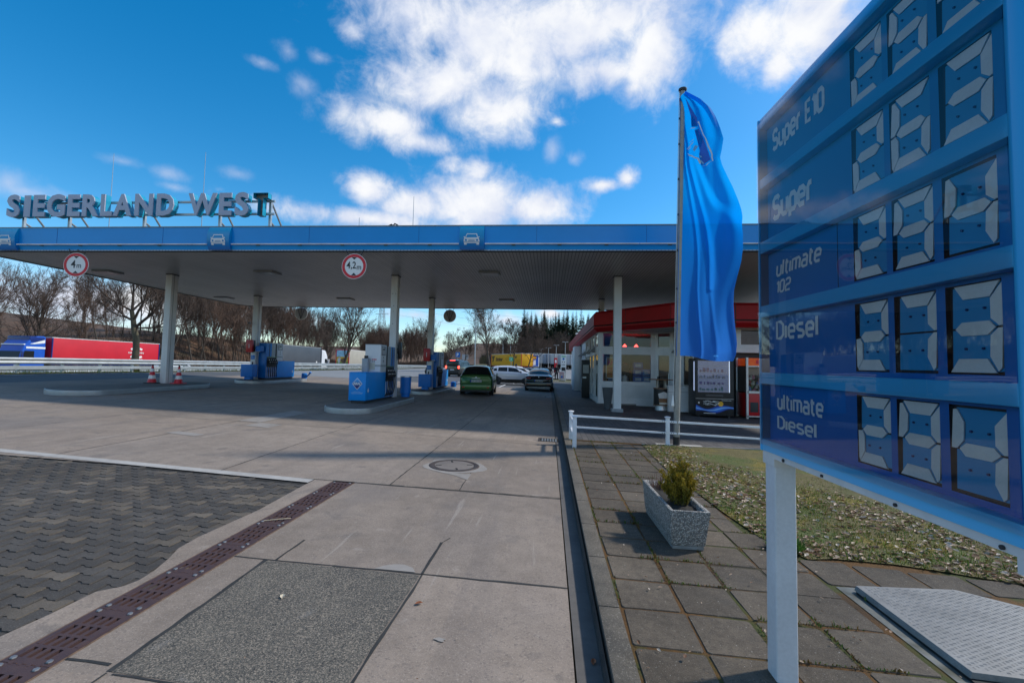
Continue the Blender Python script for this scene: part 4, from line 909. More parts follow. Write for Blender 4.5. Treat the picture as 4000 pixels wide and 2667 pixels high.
for (x, y, z, lab) in ((-14.45, 21.185, 1.74, 'small blue notice on the far left pump column'), (-5.7, 21.385, 1.42, 'small blue notice on the far middle pump column')):
    o = thing('notice_plate', lab, 'notice', (x, y, z)); box('plate', M_BIN, o, -.1, .1, -.006, 0, 0, .2); mb = MB()
    for k in range(3): mb.box(-.08, .07-.03*k, -.0085, -.006, .05+k*.045, .065+k*.045)
    mb.build('print', mat('print_pale', lin(150, 190, 225), .5), o)
o = thing('waste_bin', 'blue waste bin behind the column of the nearest pump', 'bin', (-5.28, 16.55, zi(-5.3, 16.5))); MB().lathe([(.15, 0), (.16, .12), (.19, .13), (.2, .72)], n=24).build('body', M_BIN, o, smooth=30); MB().lathe([(.205, .72), (.205, .76), (.17, .765)], n=24).build('rim', M_ALU, o, smooth=30)
o = thing('watering_can', 'blue watering can at the end of the far left island', 'watering can', (-13.6, 24.45, zi(-13.6, 24.4))); MB().lathe([(.15, 0), (.14, .26), (.1, .3)], n=18).build('can', M_BIN, o, smooth=30); MB().tube([(.1, 0, .08), (.26, 0, .22), (.36, 0, .36)], [.05, .035, .07], 8).build('spout', M_BIN, o, smooth=40)
o = thing('watering_can', 'blue watering can behind the far middle pump', 'watering can', (-5.2, 24.7, zi(-5.2, 24.6))); MB().lathe([(.16, 0), (.15, .26), (.1, .3)], n=18).build('can', M_BIN, o, smooth=30); MB().tube([(.1, 0, .28), (.18, 0, .34), (.2, 0, .2), (.14, 0, .1)], .016, 8).build('handle', M_BIN, o, smooth=40)
o = thing('fuse_box', 'black rounded box on the flank of the nearest pump column', 'box', (-5.49, 16.25, 1.82)); box('housing', M_BLACK, o, 0, .1, -.1, .12, 0, .62, bevel=.035); box('hinge', M_DARK, o, -.03, .0, -.06, .06, .2, .4)
# ------------------------------------------------------------------ cones
def cone_(x, y, lab, a):
    o = thing('traffic_cone', lab, 'traffic cone', (x, y, zi(x, y)), a)
    box('base', M_BLACK if 'black' in lab else M_SIGNR, o, -.19, .19, -.19, .19, 0, .035, bevel=.012)
    pr = [(.145, .035), (.115, .17), (.092, .30), (.068, .43), (.046, .55), (.03, .64)]
    for k in range(5): MB().lathe([pr[k], pr[k+1]], n=24).build('band', M_SIGNR if k in (0, 2, 4) else M_SIGNW, o, smooth=40)
    MB().lathe([(.03, .64), (.03, .69), (.015, .7)], n=14).build('tip', M_BLACK, o, smooth=40)
cone_(-14.62, 15.75, 'red and white traffic cone with a black base left of the column', .3); cone_(-14.0, 16.25, 'red and white traffic cone with red base right of the left column', .1)
# ------------------------------------------------------------------ shop
def glassmat(name, tint=(.9, .95, .97), refl=1.0, rough=.0, trans=1.0):
    mt = bpy.data.materials.new(name); mt.use_nodes = True; t = mt.node_tree; t.nodes.clear()
    tr = N(t, 'ShaderNodeBsdfTransparent'); tr.inputs[0].default_value = tuple(tint)+(1,); gl = N(t, 'ShaderNodeBsdfGlossy'); gl.inputs['Roughness'].default_value = rough; gl.inputs[0].default_value = (refl, refl, refl, 1)
    fr = N(t, 'ShaderNodeFresnel'); fr.inputs[0].default_value = 1.55
    g = N(t, 'ShaderNodeNewGeometry'); n = N(t, 'ShaderNodeTexNoise'); n.inputs['Scale'].default_value = 1.3; L(t, g.outputs['Position'], n.inputs['Vector']); bp = N(t, 'ShaderNodeBump'); bp.inputs['Strength'].default_value = .02; bp.inputs['Distance'].default_value = .1; L(t, n.outputs[0], bp.inputs['Height']); L(t, bp.outputs[0], gl.inputs['Normal'])
    m_ = N(t, 'ShaderNodeMixShader'); L(t, fr.outputs[0], m_.inputs[0]); L(t, tr.outputs[0], m_.inputs[1]); L(t, gl.outputs[0], m_.inputs[2])
    o = N(t, 'ShaderNodeOutputMaterial'); L(t, m_.outputs[0], o.inputs[0]); return mt
M_GLASS = glassmat('shop_glass', (.80, .88, .90), 1.0)
M_FRAME = mat('frame_white', (.76, .77, .78), .42, var=.07, vs=1.5, fine=.04, fs=40); M_PANELW = mat('panel_white', (.72, .73, .73), .5, var=.08, vs=1.2, fine=.03, fs=50)
M_SHRED = mat('shop_red', lin(176, 20, 28), .5, var=.1, vs=1.3, spec=.35, fine=.05, fs=30); M_INT = mat('interior', (.22, .22, .23), .8, var=.2, vs=.8); M_GREYP = mat('grey_panel', (.20, .215, .23), .5, var=.08)
FZ = .19
sh = thing('shop_building', 'filling station shop with red roof band and white framed windows', 'building', (0, 0, 0))
X0, Y0 = 2.07, 19.32
# walls hidden from view close the volume
mb = MB(); mb.box(2.6, 16, 42.2, 42.4, -.2, 3.5); mb.box(15.8, 16, 17.2, 42.2, -.2, 3.5); mb.build('wall', M_PANELW, sh)
mb = MB(); mb.prism([(2.2, 19.5), (5.0, 19.5), (5.9, 18.6), (5.9, 17.4), (15.8, 17.4), (15.8, 42.2), (2.2, 42.2)], 3.46, 3.52); mb.build('ceiling', mat('shop_ceiling', (.5, .5, .5), .7), sh)
mb = MB(); mb.prism([(2.0, 19.2), (5.0, 19.4), (5.8, 18.6), (5.8, 17.2), (15.8, 17.2), (15.8, 42.2), (2.0, 42.2)], FZ-.3, FZ+.01); mb.build('floor', mat('shop_floor', (.25, .24, .23), .35), sh)
mb = MB(); mb.box(9, 9.1, 19.5, 42, FZ, 3.45); mb.box(2.6, 9, 30, 30.1, FZ, 3.45); mb.build('inner_wall', mat('inner_wall', (.34, .33, .32), .8, var=.2, vs=.7), sh)
# roof slab and red band
RF = [(1.83, 42.6), (1.83, 19.12), (1.97, 18.98), (4.24, 16.22), (4.5, 16.1), (16.2, 16.1), (16.2, 42.6)]
def inset(P, d):
    n = len(P); out = []
    for i in range(n):
        a, b_, c_ = Vector(P[i-1]), Vector(P[i]), Vector(P[(i+1) % n]); d1 = (b_-a).normalized(); d2 = (c_-b_).normalized(); n1 = Vector((-d1.y, d1.x)); n2 = Vector((-d2.y, d2.x)); bis = (n1+n2).normalized(); k = d/max(.3, bis.dot(n1)); out.append(tuple(b_+bis*k))
    return out
def band(prof, name, mtl, par=None):                    # prof: list of (inset, z)
    mb = MB(); rings = [[(x, y, z) for x, y in (inset(RF, d) if d else RF)] for d, z in prof]; n = len(RF)
    for a, b_ in zip(rings, rings[1:]): mb.add(a+b_, [(i, (i+1) % n, n+(i+1) % n, n+i) for i in range(n)])
    return mb.build(name, mtl, par or sh, fix=True, smooth=20)
fa = band([(.10, 4.0), (0, 3.90), (0, 3.42)], 'roof_band', M_SHRED); band([(.0, 3.42), (.035, 3.40), (.035, 3.375), (.0, 3.36)], 'band_groove', mat('groove_red', lin(60, 4, 8), .5), fa); band([(0, 3.36), (0, 3.30), (.17, 3.15)], 'roof_band', M_SHRED)
mb = MB(); mb.prism(inset(RF, .1), 3.94, 3.99); mb.build('roof', mat('roof_gravel', (.2, .2, .19), .9), sh)
mb = MB(); mb.prism(inset(RF, .16), 3.16, 3.20); mb.build('eaves_soffit', mat('eaves_white', (.5, .5, .5), .6), sh)
mb = MB()
for t_ in (.42, .985):
    p = Vector(RF[2]).lerp(Vector(RF[3]), t_); d_ = (Vector(RF[3])-Vector(RF[2])).normalized(); M_ = Matrix.Translation((p.x, p.y, 0)) @ Matrix.Rotation(math.atan2(d_.y, d_.x), 4, 'Z'); mb.box(-.008, .008, -.006, .02, 3.2, 3.95, M_)
for y in np.arange(19.9, 42, .62): mb.box(1.826, 1.84, y-.006, y+.006, 3.42, 3.9)
for x in (6.35, 8.8): mb.box(x-.012, x+.012, 16.09, 16.12, 3.2, 3.95)
mb.build('band_joint', M_DARK, sh)
def window(x0, x1, z0, z1, fn, par=sh, name='window', lights=None, fw=.05):
    """a framed pane in a vertical plane; fn(u, d, z): u along wall, d outward"""
    mb = MB()
    for (a, b_, c_, e) in ((x0, x1, z0, z0+fw), (x0, x1, z1-fw, z1), (x0, x0+fw, z0+fw, z1-fw), (x1-fw, x1, z0+fw, z1-fw)):
        p = [fn(u, d, z) for z in (c_, e) for d in (.02, -.05) for u in (a, b_)]; mb.add(p, [(0, 2, 3, 1), (4, 5, 7, 6), (0, 1, 5, 4), (2, 6, 7, 3), (0, 4, 6, 2), (1, 3, 7, 5)])
    w = mb.build(name, M_FRAME, par)
    mb = MB(); mb.add([fn(x0+fw, -.02, z0+fw), fn(x1-fw, -.02, z0+fw), fn(x1-fw, -.02, z1-fw), fn(x0+fw, -.02, z1-fw)], [(0, 1, 2, 3)]); mb.build('pane', M_GLASS, w, fix=False); return w
def wbox(name, mtl, fn, u0, u1, z0, z1, d0=-.08, d1=.02, par=sh, bevel=0):
    mb = MB(); p = [fn(u, d, z) for z in (z0, z1) for d in (d1, d0) for u in (u0, u1)]; mb.add(p, [(0, 2, 3, 1), (4, 5, 7, 6), (0, 1, 5, 4), (2, 6, 7, 3), (0, 4, 6, 2), (1, 3, 7, 5)]); return mb.build(name, mtl, par, bevel=bevel)
front = lambda u, d, z: (u, Y0-d, z)
wbox('corner_post', M_FRAME, front, X0, 2.20, FZ-.1, 3.18, -.13, .03); wbox('post', M_FRAME, front, 4.26, 4.38, FZ-.1, 3.18, -.1, .03)
wbox('transom', M_FRAME, front, 2.2, 4.26, 2.29, 2.52, -.06, .02); wbox('sill_panel', M_PANELW, front, 2.2, 4.26, FZ-.1, .97, -.08, .0); wbox('sill', M_FRAME, front, 2.2, 4.26, .97, 1.07, -.06, .025)
wbox('plinth_board', M_FRAME, front, 2.2, 4.26, FZ-.1, .44, -.06, .012)
wbox('panel_field', M_PANELW, front, 2.32, 4.2, .47, .93, -.05, .008)
window(2.2, 4.26, 1.07, 2.29, front); window(2.2, 4.26, 2.52, 3.17, front)
dg0 = Vector((4.38, 19.32)); dg1 = Vector((5.7, 18.5)); dd = (dg1-dg0).normalized(); dn = Vector((dd.y, -dd.x))
diag = lambda u, d, z: (dg0.x+dd.x*u+dn.x*d, dg0.y+dd.y*u+dn.y*d, z); LD = (dg1-dg0).length
wbox('transom', M_FRAME, diag, 0, LD, 2.29, 2.52, -.05, .02); 
for u in (0.02, .66, 1.06): wbox('mullion', M_FRAME, diag, u, u+.06, FZ, 3.17, -.05, .03)
window(.08, .66, 2.52, 3.17, diag); window(.72, LD, 2.52, 3.17, diag); window(.72, 1.06, FZ+.05, 2.29, diag); window(1.12, LD, 1.0, 2.29, diag)
dr = window(.08, .66, FZ+.05, 2.29, diag, name='door', fw=.07); wbox('door_handle', M_ALU, diag, .57, .6, 1.0, 1.5, .03, .07, par=dr)
wbox('grey_panel', M_GREYP, diag, 1.12, LD, FZ, 1.0, -.05, .0)
# right front
YR = 16.95
fr2 = lambda u, d, z: (u, YR-d, z)
wbox('transom', M_FRAME, fr2, 5.75, 15.8, 2.31, 2.55, -.1, .02)
for k in range(9): window(5.75+k*1.06, 5.75+(k+1)*1.06-.1, 2.55, 3.18, fr2); wbox('mullion', M_FRAME, fr2, 5.75+(k+1)*1.06-.1, 5.75+(k+1)*1.06, 2.55, 3.18, -.08, .03)
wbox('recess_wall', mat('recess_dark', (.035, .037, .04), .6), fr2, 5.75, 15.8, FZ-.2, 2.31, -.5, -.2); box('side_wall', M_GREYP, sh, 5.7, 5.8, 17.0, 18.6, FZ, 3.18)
box('recess_lamp', mat('warm_lamp', (.9, .8, .6), .5, emit=(1, .75, .4), es=4), sh, 5.93, 6.05, 16.9, 17.0, 2.15, 2.2)
# side wall along the pavement
side = lambda u, d, z: (X0-d, u, z)
ed = [19.45, 21.0, 22.6, 24.2, 25.9]
wbox('transom', M_FRAME, side, 19.45, 25.9, 2.29, 2.52, -.06, .02); wbox('sill', M_PANELW, side, 19.45, 29.3, FZ-.1, .36, -.06, .02)
for a, b_ in zip(ed, ed[1:]): window(a, b_-.08, 2.52, 3.17, side); window(a, b_-.08, .36, 2.29, side); wbox('mullion', M_FRAME, side, b_-.08, b_, .36, 3.17, -.06, .03)
wbox('panel', M_PANELW, side, 25.9, 29.3, .36, 3.17, -.06, .0)
sb_ = wbox('shutter', mat('shutter_white', (.62, .63, .64), .45, var=.05), side, 26.2, 29.0, .95, 2.75, -.02, .03); mb = MB()
for k in range(24): z = 1.0+k*.073; mb.box(X0-.034, X0-.03, 26.25, 28.95, z, z+.012)
mb.build('shutter_gap', mat('grey_seam', (.2, .2, .2), .6), sb_)
for y in (26.4, 27.3, 28.2): wbox('notice_board', mat('pale_blue_notice', (.55, .62, .68), .5), side, y, y+.6, .45, 1.0, .03, .06)
box('porch', M_PANELW, sh, 1.62, 2.06, 29.6, 31.6, FZ-.1, 3.05, bevel=.02); wbox('dark_door', mat('dark_glass', (.03, .035, .04), .15), side, 29.3, 29.58, .4, 2.4, -.02, .02)
wbox('panel', M_PANELW, side, 31.6, 42.3, FZ-.2, 3.17, -.06, .0)
for k in range(5): window(32+k*2, 33.6+k*2, 2.0, 2.9, side)
for y in (33.5, 37): box('pilaster', M_FRAME, sh, 1.86, 2.06, y, y+.3, FZ-.1, 2.9, bevel=.01)
# interior things one can make out through the glass
for (x, y, z) in ((2.9, 21.2, 3.0), (3.4, 23.2, 3.05), (5.3, 21, 3.05), (6.4, 20, 3.0), (4.4, 25, 3.05), (7.5, 22, 3.05)):
    box('strip_light', mat('strip_light', (.9, .9, .85), .5, emit=(1, .93, .78), es=7), sh, x-.55, x+.55, y-.05, y+.05, z+.3, z+.34)
for x in (3.35, 3.85):
    o = thing('heat_lamp', 'red glowing lamp behind the upper shop window, %s of two' % ('left' if x < 3.5 else 'right'), 'lamp', (x, 20.6, 2.58)); MB().lathe([(.02, .16), (.14, .0), (.1, -.02)], n=18).build('shade', mat('neon_red', (.6, .03, .03), .4, emit=(1, .06, .05), es=5), o, smooth=40); MB().lathe([(.05, -.02), (.05, .05)], n=10).build('bulb', mat('neon_pink', (1, .6, .5), .4, emit=(1, .45, .35), es=9), o)
    MB().tube([(0, 0, .16), (0, 0, .88)], .006, 6).build('cord', M_BLACK, o)
def crate_stack(x, y, n, lab, colr, grp):
    for k in range(n):
        o = thing('drinks_crate', lab % ('bottom' if k == 0 else ['', 'second', 'third', 'fourth', 'fifth', 'topmost'][k] if k < n-1 else 'topmost'), 'crate', (x, y, FZ+.02+k*.29), 0, grp); box('case', mat(colr[0], colr[1], .45, var=.15, vs=9), o, -.2, .2, -.15, .15, 0, .27, bevel=.015)
        MB().box(-.12, .12, -.153, -.149, .08, .2).build('print', mat('crate_print', (.6, .65, .7), .5), o)
crate_stack(3.75, 19.72, 6, '%s blue crate of the stack left of the shop door', ('crate_blue', lin(20, 85, 165)), 'blue crates behind the shop window'); crate_stack(4.12, 19.72, 5, '%s pale blue crate of the stack beside the shop door', ('crate_pale', lin(60, 125, 190)), 'pale blue crates behind the shop window')
o = thing('display_shelf', 'dark display shelf with goods behind the shop window', 'shelf', (3.05, 20.4, FZ))
box('rack', M_BLACK, o, -.5, .5, -.1, .15, 0, 1.5); q = random.Random(3)
for k in range(4):
    mb = MB(); x = -.46
    while x < .42: w_ = q.uniform(.05, .13); mb.box(x, x+w_-.01, -.2, -.1, .25+k*.34, .25+k*.34+q.uniform(.12, .27)); x += w_
    mb.build('goods', mat(['goods_white', 'goods_brown', 'goods_blue', 'goods_red'][k], [(.6, .6, .58), (.25, .14, .08), (.1, .2, .4), (.4, .06, .05)][k], .5, var=.3, vs=14), o)
o = thing('mannequin_rack', 'rack of dark and white clothes behind the shop window', 'clothes rack', (3.25, 19.9, FZ)); MB().tube([(0, 0, 0), (0, 0, 1.7)], .02, 8).build('stand', M_ALU, o); MB().lathe([(.05, 1.72), (.19, 1.62), (.17, 1.3), (.14, 1.2)], n=14).build('jacket', mat('cloth_dark', (.05, .05, .06), .9), o, smooth=50); MB().lathe([(.12, .55), (.1, .9), (.11, 1.15)], n=12).build('white_cloth', mat('cloth_white', (.6, .6, .58), .9), o, smooth=50)
o = thing('poster', 'red and yellow framed poster behind the left shop window', 'poster', (2.62, 19.36, 1.24)); box('frame', mat('poster_frame', (.6, .6, .6), .5), o, -.24, .24, -.01, .01, -.0, .88); box('sheet', mat('poster_sheet', lin(196, 150, 70), .6, col2=lin(170, 80, 40), vs=4), o, -.21, .21, -.014, -.01, .03, .85)
text_mb('AN-', (-.17, -.016, .56), (1, 0, 0), (0, 0, 1), width=.33, height=.2, depth=.002, bold=.03).build('lettering', M_SIGNR, o, fix=False)
mb = MB()
for k in range(3): mb.box(-.16, .14-.04*k, -.018, -.015, .15+k*.12, .2+k*.12)
mb.build('print_block', mat('poster_orange', lin(190, 70, 20), .6), o)
# wedge shaped wall lamps
def wlamp(fn, u, z, lab):
    o = thing('wall_lamp', lab, 'wall lamp', fn(u, .02, z)); a = Vector(fn(u, .02, z)); P = [Vector(fn(u+s_*.2, .02, z)) for s_ in (-1, 1)]+[Vector(fn(u+s_*.2, .3, z)) for s_ in (-1, 1)]+[Vector(fn(u+s_*.05, .04, z+.26)) for s_ in (-1, 1)]
    mb = MB(); mb.add([tuple(p-a) for p in P], [(0, 1, 3, 2), (2, 3, 5, 4), (0, 2, 4), (1, 5, 3), (0, 4, 5, 1)]); mb.build('shade', mat('lamp_grey', (.33, .32, .31), .5), o, bevel=.008); MB().box(-.06, .06, -.06, .06, -.02, 0).build('diffuser', M_SIGNW, o)
wlamp(diag, .95, 2.33, 'grey wedge shaped wall lamp over the corner door of the shop')
for y, lab in ((20.7, 'nearest'), (23.2, 'second'), (25.9, 'third'), (28.6, 'farthest')): wlamp(side, y, 2.36, lab+' wedge shaped wall lamp along the side wall of the shop')
o = thing('terminal_pillar', 'tall black terminal pillar before the side windows of the shop', 'terminal', (1.8, 22.6, PV(1.8, 22.6))); box('body', M_BLACK, o, -.2, .2, -.12, .12, 0, 1.85, bevel=.02); box('trim', M_ALU, o, .2, .215, -.12, -.09, .05, 1.8); box('screen', mat('screen_grey', (.50, .53, .55), .25), o, -.14, .14, -.124, -.12, 1.2, 1.6); box('slot', M_ALU, o, -.16, .02, -.14, -.12, .95, 1.03)
o = thing('planter_bin', 'tapered dark grey bin behind the right canopy column', 'bin', (2.16, 17.0, PV(2.16, 17))); MB().lathe([(.11, 0), (.2, .78), (.19, .78), (.10, .5)], n=28).build('pot', mat('bin_grey', (.085, .095, .105), .5, var=.1), o, smooth=35)
o = thing('bistro_table', 'round high table wrapped in a coffee cup picture', 'table', (4.22, 17.62, PV(4.2, 17.6))); M_TW = mat('table_wood', (.30, .15, .075), .45, var=.25, vs=12)
MB().lathe([(.17, 0), (.22, .02), (.2, .2)], n=28).build('foot', M_ALU, o, smooth=30); MB().lathe([(.28, .2), (.28, .23)], n=32).build('lower_board', M_TW, o, smooth=30); MB().lathe([(.265, .23), (.265, .82)], n=32).build('wrap', mat('wrap_black', (.012, .012, .013), .4), o, smooth=30); MB().lathe([(.28, .82), (.28, .85)], n=32).build('middle_board', M_TW, o, smooth=30)
mb = MB()
for a in (30, 150, 210, 330): mb.box(.17*math.cos(R(a))-.02, .17*math.cos(R(a))+.02, .17*math.sin(R(a))-.02, .17*math.sin(R(a))+.02, .85, 1.15)
mb.build('post', mat('pale_post', (.5, .47, .4), .5), o); MB().lathe([(.45, 1.15), (.46, 1.165), (.45, 1.18)], n=36).build('table_top', M_TW, o, smooth=30)
def wrap(pts, off=.003):
    return [((.265+off)*math.sin(a), -(.265+off)*math.cos(a), z) for a, z in pts]
for nm, mt_, (w0, w1, z0, z1) in (('cup', mat('cup_cream', (.62, .58, .50), .5), (.62, .66, .25, .62)), ('coffee_layer', mat('coffee_brown', (.26, .12, .05), .5), (.65, .70, .32, .47)), ('foam', mat('foam_white', (.72, .70, .68), .6), (.66, .80, .47, .64))):
    mb = MB(); off = {'cup': .002, 'coffee_layer': .004, 'foam': .006}[nm]; n = 10
    mb.grid(n, 2, lambda u, v: wrap([(.18+(w0+(w1-w0)*v)*(u*2-1), z0+(z1-z0)*v+(.08*(1-abs(u*2-1)) if nm == 'foam' and v > .9 else 0))], off)[0]); mb.build(nm, mt_, o, fix=False)
o = thing('jar', 'small dark jar standing on the round high table', 'jar', (4.16, 17.75, PV(4.2, 17.6)+1.18)); MB().lathe([(.05, 0), (.055, .07), (.04, .1)], n=14).build('glass', M_BLACK, o, smooth=40)
o = thing('white_chest', 'white cabinet between the coffee table and the black vending machine', 'cabinet', (4.82, 17.55, PV(4.8, 17.5))); box('body', M_PANELW, o, -.42, .42, -.3, .3, .02, .92, bevel=.02); box('lid', M_FRAME, o, -.43, .43, -.31, .31, .92, .97, bevel=.01); box('seam', mat('grey_seam', (.2, .2, .2), .6), o, -.422, .422, -.303, -.299, .74, .75)
# vending machine
vm = thing('vending_machine', 'black vending machine with lit shelves and a blue wave on its base', 'vending machine', (5.62, 16.42, PV(5.6, 16.3)))
W2 = .63; box('body', M_BLACK, vm, -W2, W2, -.38, .42, .07, 2.0, bevel=.015)
mb = MB()
for sx in (-.5, .5):
    for sy in (-.3, .3): mb.lathe([(.03, 0), (.025, .07)], (sx, sy, 0), 8)
mb.build('foot', M_DARK, vm)
mb = MB(); z0, z1 = .86, 1.92
for k in range(5): mb.box(-.52, .40, -.386, -.382, z0+.04+k*.21, z0+.055+k*.21)
mb.build('shelf', M_SIGNW, vm); MB().box(-.55, .45, -.384, -.380, z0, z1).build('lit_interior', mat('lit_panel', (.18, .21, .30), .5, var=.25, vs=5, emit=(.45, .58, 1.0), es=.1), vm)
q = random.Random(9)
for k in range(4):
    mb = MB(); x = -.5
    while x < .3: w_ = q.uniform(.05, .12); mb.box(x, x+w_-.02, -.392, -.384, z0+.056+k*.21, z0+.056+k*.21+q.uniform(.06, .14)); x += w_+q.uniform(0, .06)
    mb.build('goods', mat(['pack_teal', 'pack_violet', 'pack_mixed', 'pack_pink'][k], [(.15, .35, .4), (.25, .2, .5), (.45, .45, .55), (.5, .3, .45)][k], .5, var=.35, vs=16), vm)
MB().add([(-.56, -.398, z0-.02), (.46, -.398, z0-.02), (.46, -.398, z1+.02), (-.56, -.398, z1+.02)], [(0, 1, 2, 3)]).build('pane', glassmat('vend_glass', (.95, .95, .97)), vm, fix=False)
box('light_strip', mat('cool_strip', (.8, .85, 1), .4, emit=(.7, .8, 1), es=.5), vm, .47, .50, -.39, -.38, z0, z1); box('side_light', mat('side_glow', (.4, .5, .7), .4, emit=(.5, .6, .9), es=.4), vm, -W2-.006, -W2+.0, -.3, -.18, .9, 1.9)
box('delivery_flap', mat('flap', (.05, .05, .055), .3), vm, -.3, .28, -.40, -.38, .70, .78, bevel=.008); box('kick_line', M_ALU, vm, -W2, W2, -.386, -.38, .635, .645)
def wave(off, amp, c, nm, th):
    mb = MB(); mb.grid(36, 1, lambda u, v: (-W2+.01+2*(W2-.01)*u, -.3835-off, .30+amp*math.sin(u*6.2+c)+(v-.5)*th*(1.0+.5*math.sin(u*9+c)))); return mb.build(nm, mat(nm+'_print', lin(*{'wave_dark': (15, 60, 150), 'wave_blue': (40, 120, 215), 'wave_pale': (150, 200, 240)}[nm]), .35), vm, fix=False)
wave(0, .05, 2.4, 'wave_dark', .16); wave(.002, .05, 2.4, 'wave_blue', .10); wave(.004, .055, 2.55, 'wave_pale', .022)
mb = MB(); q = random.Random(5)
for k in range(30): a = q.uniform(-.36, .1); b_ = q.uniform(.42, .56); mb.tube([(a, -.386, b_), (a+q.uniform(-.05, .08), -.386, b_+q.uniform(-.02, .03)), (a+.08, -.386, b_+.0)], .006, 4)
for k in range(9): mb.box(.26+k*.035-.02, .28+k*.035-.02, -.386, -.383, .58, .60)
for k in range(14): mb.box(-.36+k*.028, -.34+k*.028, -.386, -.383, .14, .165)
mb.build('white_scribble', M_SIGNW, vm); MB().lathe([(.085, -.003), (.085, 0)], (.2, -.384, .47), 20, 'y').build('yellow_badge', mat('badge_yellow', lin(235, 175, 40), .4), vm); MB().lathe([(.03, -.003), (.03, 0)], (-.52, -.384, .5), 14, 'y').build('lock', M_ALU, vm)
# claw machine
cm_ = thing('claw_machine', 'red claw machine full of plush toys beside the vending machine', 'claw machine', (7.25, 16.62, PV(7, 16.4)))
MB().box(-.5, .5, -.42, .42, .06, .86).build('base', mat('claw_red', lin(190, 20, 30), .35, var=.06), cm_, bevel=.01)
mb = MB()
for sx in (-.5, .5):
    for sy in (-.42, .42): mb.box(sx-.035, sx+.035, sy-.035, sy+.035, 0, 2.08)
mb.box(-.5, .5, -.455, -.40, .86, .94); mb.box(-.5, .5, -.45, -.42, 1.76, 1.80); mb.box(-.53, .53, -.455, -.40, .06, .1); mb.build('frame', M_ALU, cm_)
box('top_sign', mat('claw_orange', lin(240, 120, 20), .4, col2=lin(215, 25, 30), vs=4, emit=lin(240, 90, 20), es=.12), cm_, -.46, .46, -.43, .4, 1.80, 2.06); box('sign_oval', mat('claw_sign_red', lin(215, 35, 60), .4), cm_, -.2, .25, -.436, -.43, 1.87, 1.99); box('prize_hatch', M_DARK, cm_, -.4, -.14, -.43, -.42, .22, .56, bevel=.02); MB().box(-.46, .46, -.1, .4, .9, 1.7).build('inner_back', mat('claw_inside', (.12, .13, .14), .5), cm_)
q = random.Random(8); TOY = [(.55, .25, .35), (.6, .58, .52), (.2, .3, .55), (.55, .45, .1), (.15, .35, .2), (.05, .05, .06), (.45, .1, .1)]
for i, c_ in enumerate(TOY):
    mb = MB()
    for k in range(7):
        x, z = q.uniform(-.4, .4), q.uniform(.95, 1.38); r_ = q.uniform(.05, .09); y = q.uniform(-.36, -.14)
        mb.lathe([(.01, -r_), (r_*.8, -r_*.5), (r_, 0), (r_*.75, r_*.6), (.01, r_*.9)], (x, y, z), 10); mb.lathe([(.01, -r_*.6), (r_*.6, 0), (.01, r_*.6)], (x+q.uniform(-.03, .03), y-.02, z+r_*1.1), 8)
    mb.build('plush_toys', mat('plush_%s' % ['pink', 'white', 'blue', 'yellow', 'green', 'black', 'red'][i], c_, .9), cm_, smooth=60)
MB().add([(-.46, -.437, .94), (.46, -.437, .94), (.46, -.437, 1.76), (-.46, -.437, 1.76), ], [(0, 1, 2, 3)]).add([(-.515, -.38, .94), (-.515, .38, .94), (-.515, .38, 1.76), (-.515, -.38, 1.76)], [(0, 1, 2, 3)]).build('pane', glassmat('claw_glass', (.95, .97, .97)), cm_, fix=False)
MB().tube([(-.05, -.5, .62), (.02, -.55, .74), (.03, -.5, .84)], .014, 8).build('cable', M_BLACK, cm_, smooth=50)
# things along the far pavement
o = thing('pavement_sign', 'white poster stand with a red headed portrait on the far pavement', 'poster stand', (1.42, 50.3, PV(1.4, 50))); box('board', M_SIGNW, o, -.32, .32, -.03, .03, .15, 1.1, bevel=.02); box('poster', mat('portrait_red', (.5, .16, .14), .5, col2=(.6, .62, .66), vs=2.4), o, -.25, .25, -.034, -.03, .3, 1.0); box('foot', M_BLACK, o, -.34, .34, -.2, .2, 0, .06); MB().lathe([(.12, 0), (.12, -.004)], (0, -.034, .45), 16, 'y').build('blue_spot', M_BIN, o)
o = thing('air_station', 'white and green air and water station on the far pavement', 'service pillar', (1.62, 51.6, PV(1.6, 51))); box('pillar', M_SIGNW, o, -.3, .3, -.15, .15, 0, 2.9, bevel=.03); box('top_panel', mat('pale_green', (.35, .6, .45), .5), o, -.24, .24, -.156, -.15, 2.6, 2.85); MB().lathe([(.12, -.004), (.12, 0)], (0, -.157, 2.45), 16, 'y').build('blue_spot', M_BIN, o); mb = MB()
for (x, z) in ((-.12, 2.1), (.1, 2.1), (-.15, 1.8), (0, 1.8), (.14, 1.8)): mb.box(x-.04, x+.04, -.156, -.15, z-.06, z+.06)
mb.build('pictogram', M_BLACK, o); MB().box(-.2, .2, -.3, -.15, .9, 1.5).build('hose_box', M_BLACK, o)
